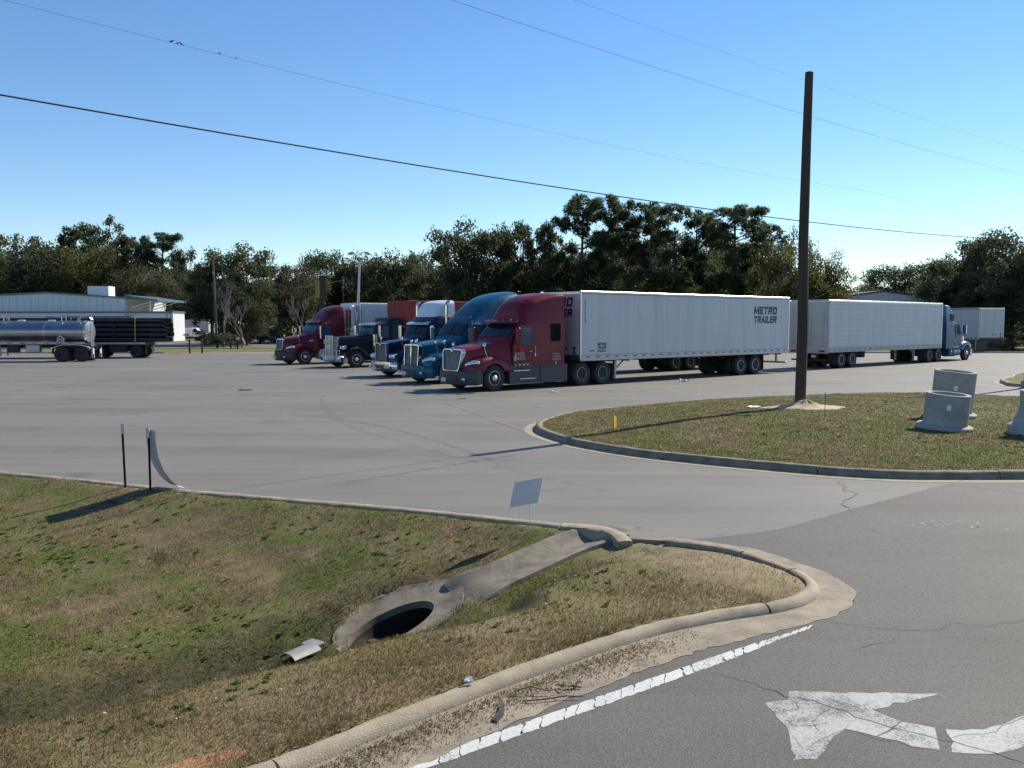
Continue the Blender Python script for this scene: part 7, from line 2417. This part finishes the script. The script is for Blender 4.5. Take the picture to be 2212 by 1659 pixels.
TL = {'oak_a': ('olive oak in the shaded rear rows of the woods', 'oaks in the woods behind the lot'),
      'oak_b': ('olive oak in the shaded rear rows of the woods', 'oaks in the woods behind the lot'),
      'oak_c': ('dark oak in the shaded rear rows of the woods', 'dark oaks in the woods'),
      'oak_d': ('dark oak in the shaded rear rows of the woods', 'dark oaks in the woods'),
      'tall_a': ('tall loose crowned tree showing above the woods', 'loose tall trees above the woods'),
      'tall_b': ('tall loose crowned tree showing above the woods', 'loose tall trees above the woods'),
      'pine_a': ('tall dark pine with tufted open crown behind the white trailers', 'pines behind the white trailers'),
      'pine_b': ('tall dark pine with tufted open crown behind the white trailers', 'pines behind the white trailers'),
      'pine_c': ('tall dark pine with tufted open crown behind the white trailers', 'pines behind the white trailers'),
      'brown_a': ('brownish half bare tree in the woods behind the lot', 'brownish trees in the woods'),
      'bush': ('dark leafy shrub at the foot of the woods', 'shrubs at the foot of the woods'), 'bush_b': ('brown scrubby shrub at the foot of the woods', 'brown scrub at the foot of the woods')}
def tree(key, px, py_top, Y, wpx=None, rz=None, label=None):
    (tr, cr), H, W = VAR[key]
    x, _, zt_ = at(px, py_top, Y)
    s = (zt_ + .05) / H
    sw = (wpx / 1900 * Y) / W if wpx else s
    sw = max(min(sw, s * 1.7), s * .55)
    name = [v for k, v in TN.items() if key.startswith(k)][0]
    lab, grp = (label, None) if label else TL[key]
    cat = 'shrub' if name == 'shrub' else 'tree'
    t = thing(name, lab, cat, (x, Y, -.05), rz if rz is not None else random.uniform(0, 6.28), grp)
    t.scale = (sw, sw * (1 if key != 'x' else 1), s)
    link_mesh('trunk', tr, t)
    link_mesh('branches' if key.startswith('bare') else 'crown', cr, t)
    return t
# front row, left to right
FRONT = [
('tall_b', -10, 490, 168, 150, 'loose tall tree at the far end of the blue edged warehouse'),
('oak_a', 20, 528, 160, 230, 'broad olive oak behind the warehouse and silver tank trailer'),
('oak_c', 100, 518, 161, 190, 'broad dark oak behind the warehouse roof'),
('tall_a', 150, 478, 170, 120, 'tall ragged dark tree above the warehouse oaks'),
('tall_b', 225, 470, 171, 130, 'tallest ragged tree above the warehouse oaks'),
('tall_a', 275, 500, 170, 110, 'ragged tree between the tallest one and the lone pine'),
('olive_a', 190, 535, 158, 160, 'yellowish green oak rising behind the blue edged warehouse'),
('pine_a', 345, 503, 165, 130, 'lone open pine above the brownish trees on the left'),
('oak_d', 398, 538, 163, 80, 'dark narrow oak beside the lone pine'),
('brown_a', 300, 572, 157, 150, 'brownish tree behind the warehouse canopy'),
('brown_a', 380, 580, 156, 130, 'brownish tree behind the white service pickup'),
('oak_a', 400, 635, 155, 170, 'low olive oak behind the white service pickup'),
('oak_b', 500, 523, 112, 160, 'dark upright evergreen behind the old leaning pole'),
('oak_c', 530, 600, 108, 130, 'low dark oak right of the low grey bare tree'),
('oak_d', 455, 572, 114, 100, 'dark oak left of the old leaning pole'),
('oak_d', 600, 572, 125, 100, 'small dark oak above the fenced bins'),
('brown_a', 650, 572, 122, 120, 'brownish tree behind the pale bare tree'),
('oak_c', 700, 540, 130, 150, 'dark oak behind the black and yellow pylon sign'),
('oak_b', 640, 590, 128, 130, 'olive oak above the yellow barrier'),
('oak_a', 775, 543, 132, 120, 'olive oak behind the two headed light pole'),
('oak_a', 850, 540, 124, 160, 'olive oak behind the red shipping container'),
('oak_d', 905, 548, 128, 90, 'narrow dark oak behind the white roof fairing'),
('oak_b', 950, 570, 118, 120, 'olive oak behind the twin chrome stacks'),
('oak_b', 1015, 476, 112, 160, 'tall olive oak above the teal blue truck'),
('oak_d', 1085, 498, 114, 120, 'dark oak above the teal roof and its trailer'),
('oak_d', 1130, 480, 116, 100, 'dark oak above the red domed sleeper'),
('tall_a', 1180, 466, 112, 100, 'ragged tree next to the tallest pine'),
('pine_a', 1250, 420, 108, 150, 'tallest pine standing above the nose of the lettered trailer'),
('pine_b', 1320, 436, 108, 155, 'pine next to the tallest pine'),
('pine_c', 1405, 438, 106, 160, 'wide tufted pine above the middle of the lettered trailer'),
('pine_b', 1495, 455, 108, 140, 'slim pine above the METRO lettering side of the trailer'),
('pine_c', 1585, 447, 104, 200, 'broad pine nearest the yellow green oaks'),
('oak_a', 1285, 492, 118, 150, 'olive oak filling the gap behind the two tallest pines'),
('oak_b', 1370, 492, 119, 140, 'olive oak behind the wide tufted pine'),
('oak_d', 1455, 500, 120, 140, 'dark oak between the wide pine and the slim pine'),
('oak_a', 1550, 498, 120, 150, 'olive oak behind the broad pine'),
('oak_b', 1630, 500, 116, 130, 'olive oak between the broad pine and the sparse oak'),
('oak_c', 1220, 550, 112, 160, 'dark oak under the tallest pine'),
('oak_a', 1330, 550, 112, 170, 'olive oak between the pine trunks'),
('olive_a', 1445, 585, 106, 150, 'olive yellow bushy tree under the pines'),
('oak_d', 1530, 555, 110, 130, 'narrow dark oak under the slim pine'),
('oak_b', 1610, 555, 108, 140, 'olive oak under the broad pine'),
('olive_b', 1690, 488, 100, 130, 'sparse yellow green oak just short of the bare pole'),
('olive_b', 1775, 515, 98, 150, 'spreading yellow green oak beside the bare pole'),
('olive_a', 1750, 585, 97, 170, 'low olive green oak above the ribbed trailer roof'),
('oak_c', 1930, 570, 140, 160, 'dark rounded oak behind the gabled shed'),
('oak_d', 2000, 568, 138, 120, 'dark narrow oak behind the gabled shed'),
('oak_a', 1870, 610, 136, 100, 'low oak at the far end of the gabled shed'),
('oak_c', 2080, 545, 104, 180, 'dark oak behind the lone white box trailer'),
('oak_d', 2110, 520, 100, 140, 'tall dark oak past the gabled shed'),
('oak_c', 2195, 490, 96, 210, 'large dark oak above the low block wall'),
('oak_a', 2290, 500, 95, 210, 'olive oak beyond the low block wall'),
('oak_c', 2030, 620, 112, 140, 'low dark oak touching the gabled shed'),
('oak_b', 2150, 600, 94, 140, 'olive oak just behind the low block wall'),
]
for k_, px_, py_, Y_, w_, lb_ in FRONT: tree(k_, px_, py_, Y_, w_, None, lb_)
# second row closing the gaps
for k, px in enumerate(range(-120, 2400, 80)):
    top_ = float(np.interp(px, [-100, 200, 420, 560, 900, 1150, 1400, 1650, 1800, 1850, 2000, 2100, 2400], [545, 545, 590, 600, 580, 545, 535, 560, 600, 645, 600, 560, 520]))
    tree(('oak_a', 'oak_c', 'oak_b', 'oak_d')[k % 4], px + random.uniform(-25, 25), top_ + random.uniform(-8, 14), 172 + random.uniform(0, 18), 190)
# shrubs at the wood's foot
for px, py, Y, w, key in [(470, 715, 97, 70, 'bush'), (500, 722, 96, 50, 'bush_b'), (440, 712, 104, 70, 'bush_b'), (530, 700, 112, 80, 'bush'), (560, 705, 118, 70, 'bush_b'), (2195, 712, 86, 90, 'bush_b'), (2165, 728, 85, 60, 'bush_b'), (2225, 700, 88, 90, 'bush'), (2150, 690, 92, 70, 'bush')]:
    tree(key, px, py, Y, w)
tree('bare_a', 478, 545, 99, 110, label='tall grey bare tree beside the old leaning pole')
tree('bare_b', 520, 600, 98, 120, label='low grey bare tree right of the old leaning pole')
tree('bare_b', 655, 585, 104, 110, label='pale bare tree behind the maroon truck')
tree('bare_a', 283, 640, 121, 60, label='small bare tree in front of the blue edged warehouse')
tree('bare_b', 1700, 488, 99, 90, label='leafless pale branches above the spreading oak')
# shaded scrub under the trees: one mass
r = np.random.default_rng(77)
n = 75000
px = r.uniform(-200, 2420, n)
Y = 100 + 28 * r.random(n) + np.interp(px, [-200, 420, 480, 900, 1700, 2100, 2420], [54, 54, 12, 22, 6, 4, 0])
x = (px - 1106) / 1900 * Y
hh = np.interp(px, [-200, 400, 520, 900, 1200, 1700, 1800, 1860, 2020, 2100, 2420], [6, 6, 5, 6, 7, 7, 5, 2.5, 2.5, 6, 7])
env = .6 + .4 * np.sin(x * .55 + 1.7 * np.sin(Y * .3)) * np.sin(x * .23 + Y * .41)
z = r.random(n) ** .8 * hh * env
keep = ~((x > wr_.location.x - 9) & (x < wr_.location.x + 7) & (Y > 103) & (Y < 129))
keep &= ~((x < -28) & (Y < 152) & (x > -120) & (Y > 120))
P = np.stack([x, Y, z], 1)[keep]
V, F = leaf_quads(r, P, .55, .6)
tag(link_mesh('undergrowth', np_mesh('undergrowth', V, F, M['leaf_dark'])), 'dark tangled undergrowth at the foot of the woods', None, None, 'stuff')

for o_ in scene.objects:
    if o_.name.split('.')[0] in ('hand_holes', 'reflective_tape', 'grille_bars', 'vent_slats', 'floor_beams', 'wire_mesh'):
        o_['kind'] = 'stuff'
